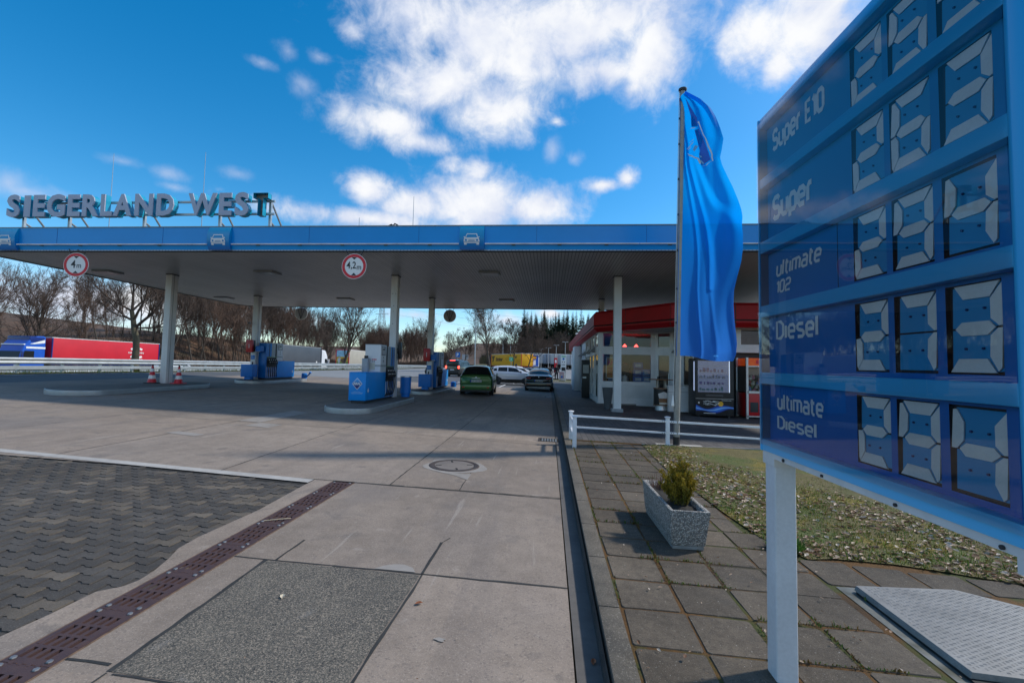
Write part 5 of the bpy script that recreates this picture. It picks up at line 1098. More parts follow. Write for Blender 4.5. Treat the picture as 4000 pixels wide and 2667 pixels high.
# white railing
def railing():
    o = thing('railing', 'low white two-bar railing between the lawn and the shop paving', 'railing', (.47, 9.55, PV(.5, 9.5)))
    M_RAIL = mat('railing_white', (.72, .74, .77), .42, var=.06, vs=4, fine=.05, fs=50); zs = lambda x: PV(x, 9.55)-PV(.47, 9.5)
    pts = [(0, 0), (0.02, -1.0), (1.95, 0), (3.9, 0), (5.85, 0)]
    for (x, y) in pts:
        p = MB().box(x-.037, x+.037, y-.037, y+.037, zs(x)-.05, zs(x)+.535).build('post', M_RAIL, o, bevel=.006); MB().lathe([(.05, .535+zs(x)), (.062, .542+zs(x)), (.06, .556+zs(x)), (.03, .566+zs(x))], (x, y, 0), 16).build('cap', M_RAIL, p, smooth=40)
    for z, hh in ((.44, .042), (.215, .036)):
        for a, b_ in zip([pts[0]]+pts[2:], pts[2:]):
            mb = MB(); mb.add([(x, -.012+d, zs(x)+z+e) for x in (a[0]+.03, b_[0]-.03) for d in (-.018, .018) for e in (0, hh)], [(0, 1, 3, 2), (4, 6, 7, 5), (0, 4, 5, 1), (2, 3, 7, 6), (1, 5, 7, 3), (0, 2, 6, 4)]); mb.build('bar', M_RAIL, o, bevel=.004)
        mb = MB(); mb.box(-.018, .038, -.97, -.03, z-.002, z+hh-.002); mb.build('bar', M_RAIL, o, bevel=.004)
    mb = MB()
    for x in (1.95, 3.9):
        for z in (.462, .232):
            for dx in (-.11, -.07, .07, .11): mb.lathe([(.008, -.005), (.008, 0)], (x+dx, -.03, zs(x)+z), 8, 'y')
    mb.build('bolt', M_DARK, o)
railing()
# ------------------------------------------------------------------ price sign (stands beside the camera, faces -X)
PX0 = 1.12; PYF, PYN = 2.528, 1.10
ps = thing('price_sign', 'large blue fuel price sign with five price rows on white posts', 'price sign', (0, 0, 0))
WZ = lambda y, z: z-.027*(z-1.24)*(PYF-y)                 # warp: board tapered towards its near end to imitate lens distortion
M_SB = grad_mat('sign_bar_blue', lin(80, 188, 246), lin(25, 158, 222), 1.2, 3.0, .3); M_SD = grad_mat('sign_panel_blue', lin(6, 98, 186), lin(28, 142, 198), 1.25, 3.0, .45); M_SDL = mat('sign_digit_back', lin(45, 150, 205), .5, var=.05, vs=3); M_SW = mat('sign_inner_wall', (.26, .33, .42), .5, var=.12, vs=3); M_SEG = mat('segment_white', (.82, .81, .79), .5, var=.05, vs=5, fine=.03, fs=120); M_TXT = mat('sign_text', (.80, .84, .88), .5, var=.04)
def pbox(name, mtl, par, x0, x1, y0, y1, z0, z1, bevel=0):
    mb = MB(); mb.v = [(x, y, WZ(y, z)) for z in (z0, z1) for y in (y0, y1) for x in (x0, x1)]; mb.f = [(0, 2, 3, 1), (4, 5, 7, 6), (0, 1, 5, 4), (2, 6, 7, 3), (0, 4, 6, 2), (1, 3, 7, 5)]; return mb.build(name, mtl, par, bevel=bevel)
BARS = [(1.213, 1.276), (1.561, 1.62), (1.911, 1.97), (2.25, 2.313), (2.603, 2.655), (2.935, 2.992)]
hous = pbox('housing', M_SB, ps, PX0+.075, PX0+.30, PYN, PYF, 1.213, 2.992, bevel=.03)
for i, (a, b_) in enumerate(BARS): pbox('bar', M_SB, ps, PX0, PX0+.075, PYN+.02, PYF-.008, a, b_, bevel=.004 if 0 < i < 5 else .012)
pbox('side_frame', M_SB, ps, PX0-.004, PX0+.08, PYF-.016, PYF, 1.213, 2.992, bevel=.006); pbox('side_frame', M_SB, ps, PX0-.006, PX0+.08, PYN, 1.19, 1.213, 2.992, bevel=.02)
pbox('bottom_rail', mat('sign_rail_white', (.68, .69, .70), .45, var=.08, vs=6), ps, PX0+.01, PX0+.06, PYN, PYF-.02, 1.188, 1.2135)
SEGS = {'a': [(.13, 1), (.95, 1), (.78, .84), (.30, .84)], 'b': [(.985, .975), (1.0, .52), (.94, .515), (.80, .60), (.79, .82)], 'c': [(1.0, .49), (.985, .06), (.93, .02), (.79, .18), (.80, .41), (.93, .49)], 'd': [(.06, 0), (.90, 0), (.74, .155), (.22, .155)], 'e': [(.0, .47), (.03, .06), (.06, .02), (.21, .165), (.20, .40), (.13, .48)], 'f': [(.0, .50), (.03, .96), (.10, .97), (.24, .82), (.23, .60), (.10, .50)], 'g': [(.155, .50), (.27, .42), (.74, .42), (.885, .50), (.77, .575), (.28, .575)]}
DIG = {'2': 'abged', '3': 'abgcd', '4': 'fgbc', '5': 'afgcd', '6': 'afgecd', '7': 'abc', '9': 'abfgcd', '': ''}
ROWS = [(BARS[4][1], BARS[5][0], ('2', '5', '9'), [('Super E10', 2.448, 1.992, 2.782, .118)]), (BARS[3][1], BARS[4][0], ('2', '6', '3'), [('Super', 2.456, 2.085, 2.410, .135)]), (BARS[2][1], BARS[3][0], ('2', '9', '4'), [('ultimate', 2.428, 2.025, 2.11, .085), ('102', 2.431, 2.28, 2.025, .067)]), (BARS[1][1], BARS[2][0], ('2', '7', '3'), [('Diesel', 2.434, 2.06, 1.787, .10)]), (BARS[0][1], BARS[1][0], ('2', '9', '4'), [('ultimate', 2.430, 2.037, 1.434, .085), ('Diesel', 2.432, 2.085, 1.338, .068)])]
GL = {'S': (.55, [[(.55,.86),(.44,1),(.13,1),(0,.88),(0,.63),(.12,.53),(.43,.48),(.55,.38),(.55,.12),(.42,0),(.12,0),(0,.13)]]), 'u': (.5, [[(0,.72),(0,.14),(.12,0),(.38,0),(.5,.12)],[(.5,.72),(.5,0)]]), 'p': (.5, [[(0,-.27),(0,.58),(.14,.72),(.37,.72),(.5,.58),(.5,.14),(.37,0),(.12,0),(0,.12)]]), 'e': (.5, [[(.02,.36),(.5,.36),(.5,.59),(.38,.72),(.12,.72),(0,.59),(0,.13),(.12,0),(.46,0)]]), 'r': (.3, [[(0,0),(0,.58),(.13,.72),(.3,.72)]]), ' ': (.18, []),
 'E': (.48, [[(.48,1),(0,1),(0,0),(.48,0)],[(0,.5),(.4,.5)]]), '1': (.22, [[(0,.78),(.2,1),(.22,.98),(.22,0)]]), '0': (.54, [[(.27,1),(.14,1),(0,.86),(0,.14),(.14,0),(.4,0),(.54,.14),(.54,.86),(.4,1),(.27,1)]]), '2': (.54, [[(0,.88),(.12,1),(.42,1),(.54,.88),(.54,.6),(.42,.5),(.14,.48),(0,.38),(0,0),(.56,0)]]), 'l': (.06, [[(0,1),(0,0)]]), 't': (.3, [[(.08,.95),(.08,.13),(.2,0),(.3,0)],[(-.04,.72),(.3,.72)]]), 'i': (.02, [[(0,.72),(0,0)],[(0,.96),(0,.975)]]),
 'm': (.8, [[(0,0),(0,.72),(.68,.72),(.8,.6),(.8,0)],[(.4,.72),(.4,0)]]), 'a': (.5, [[(.05,.72),(.37,.72),(.5,.6),(.5,0),(.12,0),(0,.1),(0,.3),(.1,.4),(.5,.4)]]), 'D': (.58, [[(.3,0),(0,0),(0,1),(.36,1),(.58,.8),(.58,.2),(.36,0),(.3,0)]]), 's': (.48, [[(.46,.72),(.1,.72),(0,.62),(0,.46),(.1,.39),(.38,.33),(.48,.25),(.48,.1),(.38,0),(.02,0)]])}
def stroke_mb(s, origin, right, up, width, height, sw, shear=0):
    """rounded stroke lettering; height is the height of a capital"""
    mb = MB(); x = 0
    for ch in s:
        w, st = GL[ch]
        for pl_ in st: mb.tube([(x+a+b_*shear, b_, 0) for a, b_ in pl_], sw/2, 6)
        x += w+.24
    x -= .24; right = Vector(right); up = Vector(up); n = right.cross(up); o = Vector(origin); k = width/(x+sw+shear); kz = height/(1+sw)
    mb.v = [tuple(o+right*((a+sw/2)*k)+up*((b_+sw/2)*kz)+n*(.0012+c_*.004)) for a, b_, c_ in mb.v]; return mb
PXR = PX0+.042
DY = [(1.818, 1.664), (1.620, 1.468), (1.420, 1.268)]
for ri, (z0, z1, digs, texts) in enumerate(ROWS):
    hgt = z1-z0; dz0 = z0+.018; dz1 = z1-.012
    yb = [PYF-.014]; 
    for a, b_ in DY: yb += [a+.012, b_-.004]
    yb += [1.212, PYN+.01]
    mb = MB()
    def q4(y0, y1, a, b_, x): mb.add([(x, y0, WZ(y0, a)), (x, y1, WZ(y1, a)), (x, y1, WZ(y1, b_)), (x, y0, WZ(y0, b_))], [(0, 1, 2, 3)])
    for k in range(len(yb)-1):
        if k in (1, 3, 5): q4(yb[k], yb[k+1], z0, dz0, PXR); q4(yb[k], yb[k+1], dz1, z1, PXR)
        elif k == 7: q4(yb[k], yb[k+1], z0, z0+hgt*.42, PXR)
        else: q4(yb[k], yb[k+1], z0, z1, PXR)
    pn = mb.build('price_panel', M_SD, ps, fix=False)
    mb = MB(); mb.add([(PX0+.004, PYF-.0165, WZ(PYF, z0)), (PXR+.03, PYF-.0165, WZ(PYF, z0)), (PXR+.03, PYF-.0165, WZ(PYF, z1)), (PX0+.004, PYF-.0165, WZ(PYF, z1))], [(0, 1, 2, 3)]); mb.build('inner_wall', M_SW, pn, fix=False)
    # black cut-outs with flaps
    for k, ch in enumerate(digs):
        a, b_ = yb[1+2*k], yb[2+2*k]; mb = MB(); dx = .014
        for (p, q_) in (((a, dz0), (b_, dz0)), ((b_, dz0), (b_, dz1)), ((b_, dz1), (a, dz1)), ((a, dz1), (a, dz0))): mb.add([(PXR, p[0], WZ(*p)), (PXR, q_[0], WZ(*q_)), (PXR+dx, q_[0], WZ(*q_)), (PXR+dx, p[0], WZ(*p))], [(0, 1, 2, 3)])
        mb.add([(PXR+dx, a, WZ(a, dz0)), (PXR+dx, b_, WZ(b_, dz0)), (PXR+dx, b_, WZ(b_, dz1)), (PXR+dx, a, WZ(a, dz1))], [(0, 1, 2, 3)]); op = mb.build('digit_opening', mat('digit_black', (.012, .014, .02), .5), pn, fix=False)
        def D(u, v, x): lean = .012*(v-.5); y = a-.004-(a-b_-.006)*u-lean*.6; z = dz0+.006+(dz1-dz0-.010)*v; return (x, y, WZ(y, z))
        mb = MB(); xb = PXR+.006; lit = DIG[ch]
        # blue back boards of the upper and lower half
        for (v0, v1) in ((.015, .488), (.512, .985)):
            u0 = .07; mb.add([D(u0, v0, xb), D(.99, v0, xb), D(.99, v1, xb), D(u0, v1, xb)], [(0, 1, 2, 3)])
        mb.build('back_board', M_SDL, op, fix=False)
        mb = MB()
        for s_ in lit:
            pts = SEGS[s_]; n = len(pts); fr_ = [D(u, v, PXR+.001) for u, v in pts]; bk = [D(u, v, PXR+.0045) for u, v in pts]
            mb.add(fr_+bk, [tuple(range(n))]+[(i, (i+1) % n, n+(i+1) % n, n+i) for i in range(n)])
        if lit: mb.build('digit', M_SEG, op, fix=True)
        mb = MB()
        for (u, v) in ((.34, .27), (.66, .27), (.36, .72), (.68, .72)):
            c_ = D(u, v, xb-.001); mb.lathe([(.0035, -.004), (.0035, 0)], c_, 8, 'x')
        mb.build('rivet', mat('rivet_blue', lin(10, 50, 110), .4), op)
    mb = MB(); mb.add([(PXR+.03, yb[7], WZ(yb[7], z0+hgt*.4)), (PXR+.03, yb[8], WZ(yb[8], z0+hgt*.4)), (PXR+.03, yb[8], WZ(yb[8], z1)), (PXR+.03, yb[7], WZ(yb[7], z1))], [(0, 1, 2, 3)]); mb.build('tenth_opening', mat('digit_black', (.012, .014, .02), .5), pn, fix=False)
    for (tx, ya, yb2, zb, th) in texts:
        t_ = stroke_mb(tx, (PXR-.001, ya, zb), (0, -1, 0), (0, 0, 1), ya-yb2, th, .25 if ri < 2 else .20, .14 if ri == 2 else .0)
        t_.v = [(x, y, WZ(y, z)-(.0 if ri > 2 else .02*(ya-y)*(1 if ri < 2 else -.6))) for x, y, z in t_.v]; t_.build('price_label', M_TXT, pn, smooth=60)
    if ri == 2: pbox('divider', mat('digit_black', (.012, .014, .02), .5), pn, PXR-.001, PXR, 1.925, 1.928, z0, z1)
# clear cover sheet over the whole face
mb = MB(); mb.grid(1, 1, lambda u, v: (PX0-.009, PYF-.004+(1.185-PYF)*u, WZ(PYF-.004+(1.185-PYF)*u, 1.25+(2.96-1.25)*v)))
mb.build('clear_cover', glassmat('cover_sheet', (.97, .985, 1), .9, .015), ps, fix=False)
M_POST = mat('post_white', (.66, .68, .71), .42, var=.06, vs=3, fine=.04, fs=60)
for y in (2.47, 1.16):
    p = MB().box(1.14, 1.243, y-.05, y+.055, PV(1.2, y)-.1, 1.26).build('post', M_POST, ps, bevel=.012, seg=3)
    MB().box(PX0+.012, 1.26, y-.06, y+.06, 1.150, 1.214).build('bracket', mat('sign_rail_white', (.68, .69, .70), .45), p); mb = MB()
    mb.lathe([(.008, -.006), (.008, 0)], (PX0+.009, y-.16, 1.2), 8, 'x'); mb.build('bolt', M_DARK, p)
for y in (1.25, 1.6, 2.0): MB().lathe([(.006, -.006), (.006, 0)], (PX0+.009, y, 1.2), 10, 'x').build('bolt', M_DARK, ps)
# ------------------------------------------------------------------ access hatch
ha = thing('access_hatch', 'aluminium tread plate hatch on a steel frame beside the slabs', 'hatch', (0, 0, 0))
HP = [(2.18, 2.60), (2.20, 3.52), (2.92, 3.60), (3.6, 3.16), (3.6, 2.52)]
hz = lambda x, y, d: G(x, y)+PAVE+d
M_TREAD = mat('tread_plate', (.25, .245, .235), .66, .2, col2=(.17, .168, .16), vs=5, bump=.1, bs=300, fine=.1, fs=90)
mb = MB(); n = 5; mb.add([(x, y, hz(x, y, .05)) for x, y in HP]+[(x*1.0+(.012 if x < 2.5 else -.0)*-1, y, hz(x, y, .018)) for x, y in HP], [tuple(range(5))]+[(i, (i+1) % 5, 5+(i+1) % 5, 5+i) for i in range(5)]); pl_ = mb.build('lid', M_TREAD, ha, bevel=.006)
mb = MB(); HPc = [Vector(p) for p in HP]
def in_hp(x, y, m=.03):
    for i in range(5):
        a, b_ = HPc[i], HPc[(i+1) % 5]; d_ = (b_-a).normalized(); nn = Vector((d_.y, -d_.x))
        if (Vector((x, y))-a).dot(nn) < m: return False
    return True
for j in range(40):
    for i in range(48):
        x = 2.19+i*.030; y = 2.5+j*.030+(0.015 if i % 2 else 0)
        if not in_hp(x, y): continue
        a = (i+j) % 2; L_, w_ = .010, .0035
        for s_ in (-1, 1):
            c_ = (x+s_*.005*(1-a), y+s_*.005*a); ax_ = (1, 0) if a else (0, 1); z = hz(x, y, .050)
            mb.add([(c_[0]-ax_[0]*L_, c_[1]-ax_[1]*L_, z), (c_[0]+ax_[1]*w_, c_[1]-ax_[0]*w_, z), (c_[0]+ax_[0]*L_, c_[1]+ax_[1]*L_, z), (c_[0]-ax_[1]*w_, c_[1]+ax_[0]*w_, z), (c_[0], c_[1], z+.003)], [(0, 1, 4), (1, 2, 4), (2, 3, 4), (3, 0, 4)])
mb.build('tread_pattern', M_TREAD, ha, fix=True)
mb = MB(); mb.add([(x, y, hz(x, y, .004)) for x, y in ((2.09, 2.45), (2.10, 3.58), (3.0, 3.66), (3.7, 3.2), (3.7, 2.42))], [(0, 4, 3, 2, 1)]); mb.build('frame_plate', mat('frame_zinc', (.20, .21, .20), .5, .5, col2=(.07, .07, .05), vs=6), ha, fix=False)
mb = MB(); mb.add([(x, y, hz(x, y, .016)) for x, y in ((2.165, 2.57), (2.19, 3.5), (2.92, 3.58), (3.6, 3.15), (3.6, 2.5))]+[(x, y, hz(x, y, .0)) for x, y in ((2.165, 2.57), (2.19, 3.5), (2.92, 3.58), (3.6, 3.15), (3.6, 2.5))], [tuple(range(4, -1, -1))]+[(i, (i+1) % 5, 5+(i+1) % 5, 5+i) for i in range(5)]); mb.build('rubber_seal', M_BLACK, ha)
# ------------------------------------------------------------------ planter and conifer
M_AGG = None
def aggmat():
    mt = bpy.data.materials.new('washed_concrete'); mt.use_nodes = True; t = mt.node_tree; b = bsdf(mt); o = N(t, 'ShaderNodeTexCoord').outputs['Object']
    v = N(t, 'ShaderNodeTexVoronoi'); v.inputs['Scale'].default_value = 95; L(t, o, v.inputs['Vector']); hsv = N(t, 'ShaderNodeSeparateColor'); L(t, v.outputs['Color'], hsv.inputs[0])
    cr = N(t, 'ShaderNodeValToRGB'); L(t, hsv.outputs[0], cr.inputs[0]); e = cr.color_ramp.elements; e[0].position = 0; e[0].color = (.16, .155, .15, 1); e[1].position = 1; e[1].color = (.62, .60, .56, 1)
    for p, c in ((.18, (.09, .088, .085, 1)), (.3, (.34, .335, .32, 1)), (.6, (.48, .465, .43, 1)), (.8, (.36, .30, .25, 1))): el = cr.color_ramp.elements.new(p); el.color = c
    mr_ = N(t, 'ShaderNodeMapRange'); L(t, v.outputs['Distance'], mr_.inputs[0]); mr_.inputs[1].default_value = .35; mr_.inputs[2].default_value = .62; mx_ = N(t, 'ShaderNodeMix', data_type='RGBA'); L(t, mr_.outputs[0], mx_.inputs[0]); L(t, cr.outputs[0], mx_.inputs[6]); mx_.inputs[7].default_value = (.16, .155, .145, 1)
    L(t, mx_.outputs[2], b.inputs['Base Color']); b.inputs['Roughness'].default_value = .75; bp = N(t, 'ShaderNodeBump'); bp.invert = True; bp.inputs['Strength'].default_value = .9; bp.inputs['Distance'].default_value = .006; L(t, v.outputs['Distance'], bp.inputs['Height']); L(t, bp.outputs[0], b.inputs['Normal']); return mt
M_AGG = aggmat(); M_PFOOT = mat('planter_foot', (.24, .235, .22), .8, var=.15, vs=8, bump=.3, bs=120)
PL = (1.185, 4.52)
pt = thing('planter', 'washed concrete trough planter at the edge of the slab pavement', 'planter', (PL[0], PL[1], PV(*PL)), R(1)); pt.rotation_euler.y = .02
def trough(w0, l0, w1, l1, z0, z1): return [(-w0, -l0, z0), (w0, -l0, z0), (w0, l0, z0), (-w0, l0, z0), (-w1, -l1, z1), (w1, -l1, z1), (w1, l1, z1), (-w1, l1, z1)]
mb = MB(); mb.add(trough(.140, .49, .168, .53, .035, .335)+trough(.11, .46, .135, .50, .27, .335), [(0, 3, 2, 1), (0, 1, 5, 4), (1, 2, 6, 5), (2, 3, 7, 6), (3, 0, 4, 7), (4, 5, 13, 12), (5, 6, 14, 13), (6, 7, 15, 14), (7, 4, 12, 15), (12, 13, 9, 8), (13, 14, 10, 9), (14, 15, 11, 10), (15, 12, 8, 11), (8, 9, 10, 11)]); mb.build('trough', M_AGG, pt, bevel=.012)
mb = MB(); mb.add(trough(.13, .485, .13, .485, 0.004, .034), [(0, 3, 2, 1), (0, 1, 5, 4), (1, 2, 6, 5), (2, 3, 7, 6), (3, 0, 4, 7), (4, 5, 6, 7)]); mb.build('foot', M_PFOOT, pt, bevel=.006)
mb = MB(); mb.grid(8, 20, lambda u, v: (-.128+.256*u, -.495+.99*v, .297+.02*math.sin(u*9+v*21)*math.sin(v*13))); mb.build('soil', M_JOINT, pt, fix=False, smooth=60)
cf = thing('conifer_shrub', 'yellow green conifer shrub growing in the concrete trough', 'shrub', (PL[0]+.02, PL[1]-.2, PV(*PL)+.29)); q = np.random.default_rng(21)
mb = MB(); st = MB(); C = []
def spray(p0, p1, wd, n, gold):
    p0 = Vector(p0); p1 = Vector(p1); d_ = p1-p0
    for k in range(n):
        t_ = q.random()**.8; bend = Vector((q.normal(0, .006), q.normal(0, .006), 0)); c_ = p0+d_*t_+bend*(1+t_); r_ = wd*(1-t_*.82)*q.uniform(.2, 1); a = q.uniform(0, 6.28); out = Vector((math.cos(a), math.sin(a), q.uniform(1.2, 2.6))).normalized(); ln = q.uniform(.012, .030); w_ = q.uniform(.003, .006); b0 = c_+Vector((math.cos(a), math.sin(a), 0))*r_; e = b0+out*ln; sd_ = out.cross(Vector((q.normal(), q.normal(), q.normal()))).normalized()*w_
        mb.add([b0-sd_*.4, b0+out*ln*.5-sd_, e, b0+out*ln*.5+sd_, b0+sd_*.4], [(0, 1, 2, 3, 4)])
        g_ = min(1, max(0, gold*(.35+.9*t_)+q.normal(0, .12))); f = q.uniform(.75, 1.2); col = [((.040, .065, .012)[i]*(1-g_)+(.36, .25, .025)[i]*g_)*f for i in range(3)]; C.extend([tuple(col)+(1,)]*5)
tips = [(0, .0, .47), (.03, .03, .42), (-.07, .05, .40), (.07, -.02, .33), (.11, .0, .31), (-.04, -.04, .31), (.0, -.06, .29), (.12, -.06, .26), (-.13, .16, .30), (-.10, .05, .25), (.05, .07, .36), (-.01, .06, .38), (.14, .05, .24), (.09, -.08, .2), (-.08, -.06, .22), (.03, -.1, .2), (-.15, .10, .2), (.02, .12, .3), (.06, .02, .40), (-.03, .02, .35), (-.11, -.01, .28), (.1, .08, .28)]
for i, (x, y, z) in enumerate(tips):
    b0 = (x*.35, y*.45, 0); spray(b0, (x, y, z-.03), .010, 200, .75 if i % 3 else .4); st.tube([b0, ((x+b0[0])/2, (y+b0[1])/2, z*.5), (x, y, z*.9)], [.006, .004, .002], 5)
    for k in range(3): t_ = q.uniform(.2, .6); s0 = (b0[0]+(x-b0[0])*t_, b0[1]+(y-b0[1])*t_, z*t_); a = q.uniform(0, 6.28); spray(s0, (s0[0]+.03*math.cos(a), s0[1]+.03*math.sin(a), s0[2]+q.uniform(.07, .14)), .007, 60, .7)
fo = mb.build('foliage', attrmat('conifer_leaf', .6, .25), cf, fix=False); ca_ = fo.data.color_attributes.new('tone', 'FLOAT_COLOR', 'POINT'); ca_.data.foreach_set('color', [c for t_ in C for c in t_]); st.build('stem', mat('shrub_stem', (.08, .05, .03), .9), cf)
tw = thing('dry_heather', 'dry brownish twigs at the far end of the trough', 'plant', (PL[0]-.03, PL[1]+.36, PV(*PL)+.295)); mb = MB()
for k in range(70): a = q.uniform(0, 6.28); r_ = q.uniform(0, .09); x, y = r_*math.cos(a), r_*1.3*math.sin(a); mb.tube([(x, y, 0), (x*1.4+q.normal(0, .01), y*1.3+q.normal(0, .01), q.uniform(.05, .13))], [.0025, .0012], 4)
mb.build('twigs', mat('heather_twig', (.16, .085, .06), .9, var=.3, vs=20), tw)
# ------------------------------------------------------------------ flagpole and flag
FX, FY = 2.60, 9.58
fp = thing('flagpole', 'grey metal flagpole behind the white railing', 'flagpole', (FX, FY, PV(FX, FY))); fp.rotation_euler.y = math.atan(.13/7.5)
MB().tube([(0, 0, 0), (0, 0, 3), (0, 0, 7.42)], [.062, .060, .052], 16).build('pole', mat('pole_grey', (.36, .355, .34), .5, .35, col2=(.24, .225, .20), vs=2.2, fine=.08, fs=30), fp, smooth=50); MB().lathe([(.066, -.02), (.066, .18)], n=16).build('sleeve', M_BLACK, fp, smooth=40); MB().lathe([(.075, 7.42), (.085, 7.44), (.085, 7.47), (.03, 7.49)], n=16).build('cap', M_DARK, fp, smooth=40)
mb = MB(); mb.tube([(-.075, -.03, 7.4), (-.078, -.03, 2.2), (-.09, -.03, 1.0)], .006, 6); mb.build('halyard', mat('rope_white', (.6, .6, .58), .8), fp); MB().lathe([(.008, 1.02), (.03, .86), (.034, .8), (.012, .78)], (-.092, -.03, 0), 12).build('rope_weight', M_SIGNW, fp, smooth=50)
box('base_slab', M_PALE_KERB, fp, -.4, .5, -.18, .1, -.03, .015)
fl = thing('flag', 'tall translucent blue banner flag with a white diamond outline hanging from the pole', 'flag', (0, 0, 0))
# outline of the hanging cloth, seen face on: z, left edge, right edge (metres)
PROF = [(7.36, 2.655, 2.72), (7.20, 2.66, 3.06), (7.05, 2.665, 3.23), (6.85, 2.665, 3.33), (6.6, 2.66, 3.42), (6.38, 2.66, 3.49), (6.15, 2.655, 3.46), (6.0, 2.655, 3.43), (5.85, 2.65, 3.47), (5.6, 2.65, 3.58), (5.39, 2.645, 3.68), (5.1, 2.645, 3.80), (4.79, 2.64, 3.92), (4.5, 2.635, 3.975), (4.2, 2.63, 3.98), (3.9, 2.625, 3.94), (3.6, 2.62, 3.86), (3.3, 2.615, 3.79), (3.0, 2.61, 3.775), (2.67, 2.60, 3.785), (2.4, 2.595, 3.81), (2.25, 2.59, 3.82), (2.05, 2.585, 3.80), (1.92, 2.585, 3.74)]
def prof(z):
    P = PROF
    if z >= P[0][0]: return P[0][1:]
    for a, b_ in zip(P, P[1:]):
        if b_[0] <= z <= a[0]:
            k = (a[0]-z)/(a[0]-b_[0]); return (a[1]+(b_[1]-a[1])*k, a[2]+(b_[2]-a[2])*k)
    return P[-1][1:]
def flagp(u, v, off=0):                                   # u across, v 0 top .. 1 bottom
    z = 7.36-5.44*v; xl, xr = prof(z)
    x = xl+(xr-xl)*u; zz = z
    zz += -.10*u*v**8 + (.09*(1-u)**2)*v**6*0 + .02*math.sin(u*7)*v**3
    y = FY-.02-.10*math.sin(u*3.2+v*2.0)*(.3+.7*u)-.055*u*math.sin(u*8.5-v*7+.6)-.028*math.sin(u*17+v*5.5)*u-.018*math.sin(u*5+v*23)*u*(1-v)
    # creases that run down from the top of the hoist
    cr = (u-.10-v*.62); y += .05*math.exp(-(cr/.035)**2)*(1 if v < .75 else .4)+.03*math.exp(-((u-.06-v*.38)/.02)**2)
    # the folded over part: a pouch from the upper fly edge down to a tip at about a third of the height
    c1 = u-(.20+1.25*v); c2 = v-(.385+.14*(u-.35))
    if v < .55: y -= .17/(1+math.exp(-c1*0+(-(u-.16-.98*v))/.02*1.0))*1/(1+math.exp((c2)/.012))*(.35+.65*u)
    return (x, y-off, zz)
mb = MB(); mb.grid(70, 190, lambda u, v: flagp(u, v))
def flagmat():
    mt = bpy.data.materials.new('flag_cloth'); mt.use_nodes = True; t = mt.node_tree; b = bsdf(mt); g = N(t, 'ShaderNodeNewGeometry'); s = N(t, 'ShaderNodeSeparateXYZ'); L(t, g.outputs['Position'], s.inputs[0])
    mr_ = N(t, 'ShaderNodeMapRange'); L(t, s.outputs[2], mr_.inputs[0]); mr_.inputs[1].default_value = 1.9; mr_.inputs[2].default_value = 7.3; cr = N(t, 'ShaderNodeValToRGB'); L(t, mr_.outputs[0], cr.inputs[0]); e = cr.color_ramp.elements; e[0].color = lin(60, 140, 245); e[1].color = lin(0, 150, 235); e[0].position = .0; el = cr.color_ramp.elements.new(.5); el.color = lin(0, 150, 248); el = cr.color_ramp.elements.new(.62); el.color = lin(10, 170, 252)
    L(t, cr.outputs[0], b.inputs['Base Color']); b.inputs['Roughness'].default_value = .7; b.inputs['Specular IOR Level'].default_value = .2
    tr = N(t, 'ShaderNodeBsdfTranslucent'); L(t, cr.outputs[0], tr.inputs[0]); tp = N(t, 'ShaderNodeBsdfTransparent'); L(t, cr.outputs[0], tp.inputs[0]); m1 = N(t, 'ShaderNodeMixShader'); m1.inputs[0].default_value = .62; L(t, b.outputs[0], m1.inputs[1]); L(t, tr.outputs[0], m1.inputs[2]); m2 = N(t, 'ShaderNodeMixShader'); m2.inputs[0].default_value = .12; L(t, m1.outputs[0], m2.inputs[1]); L(t, tp.outputs[0], m2.inputs[2]); L(t, m2.outputs[0], t.nodes['Material Output'].inputs[0]); return mt
mb.build('cloth', flagmat(), fl, fix=False, smooth=80)
mb = MB()
def fstrip(pts, w):
    P = []
    for (a, b_) in zip(pts, pts[1:]):
        for k in range(6): P.append((a[0]+(b_[0]-a[0])*k/6, a[1]+(b_[1]-a[1])*k/6))
    P.append(pts[-1]); n = len(P)
    lft = [flagp(min(1, u+w), v-.0004, .006) for u, v in P]; rgt = [flagp(max(0, u-w), v+.0004, .006) for u, v in P]
    mb.add(lft+rgt, [(i, i+1, n+i+1, n+i) for i in range(n-1)])
ZV = lambda z: (7.36-z)/5.44
def fpt(px, py): d_ = pixdir(px, py); k = FY/d_.y; x = EYE.x+d_.x*k; z = EYE.z+d_.z*k; xl, xr = prof(z); return ((x-xl)/(xr-xl), ZV(z))
fstrip([fpt(*p) for p in ((2716, 500), (2717, 493), (2735, 540), (2757, 590), (2770, 620), (2774, 642))], .018); fstrip([fpt(*p) for p in ((2774, 642), (2760, 648), (2748, 660), (2735, 665))], .012); fstrip([fpt(*p) for p in ((2684, 603), (2700, 620), (2716, 635), (2724, 655))], .016); fstrip([fpt(*p) for p in ((2692, 512), (2705, 518), (2714, 516))], .012)
for q_ in (((2681, 588), (2702, 564)), ((2686, 590), (2694, 580)), ((2690, 563), (2703, 555))): fstrip([fpt(*p) for p in q_], .014)
mb.build('white_outline', mat('flag_white', (.62, .72, .85), .6), fl, fix=False); mb = MB()
for poly_ in (((2706, 580), (2716, 588), (2706, 604), (2700, 594)), ((2718, 625), (2737, 605), (2738, 618), (2726, 634)), ((2724, 640), (2738, 652), (2736, 658), (2722, 648))): pp = [fpt(*p) for p in poly_]; mb.add([flagp(u, v, .007) for u, v in pp], [tuple(range(len(pp)))])
mb.build('letter_fragment', mat('flag_pale', lin(110, 180, 235), .6), fl, fix=False); mb = MB()
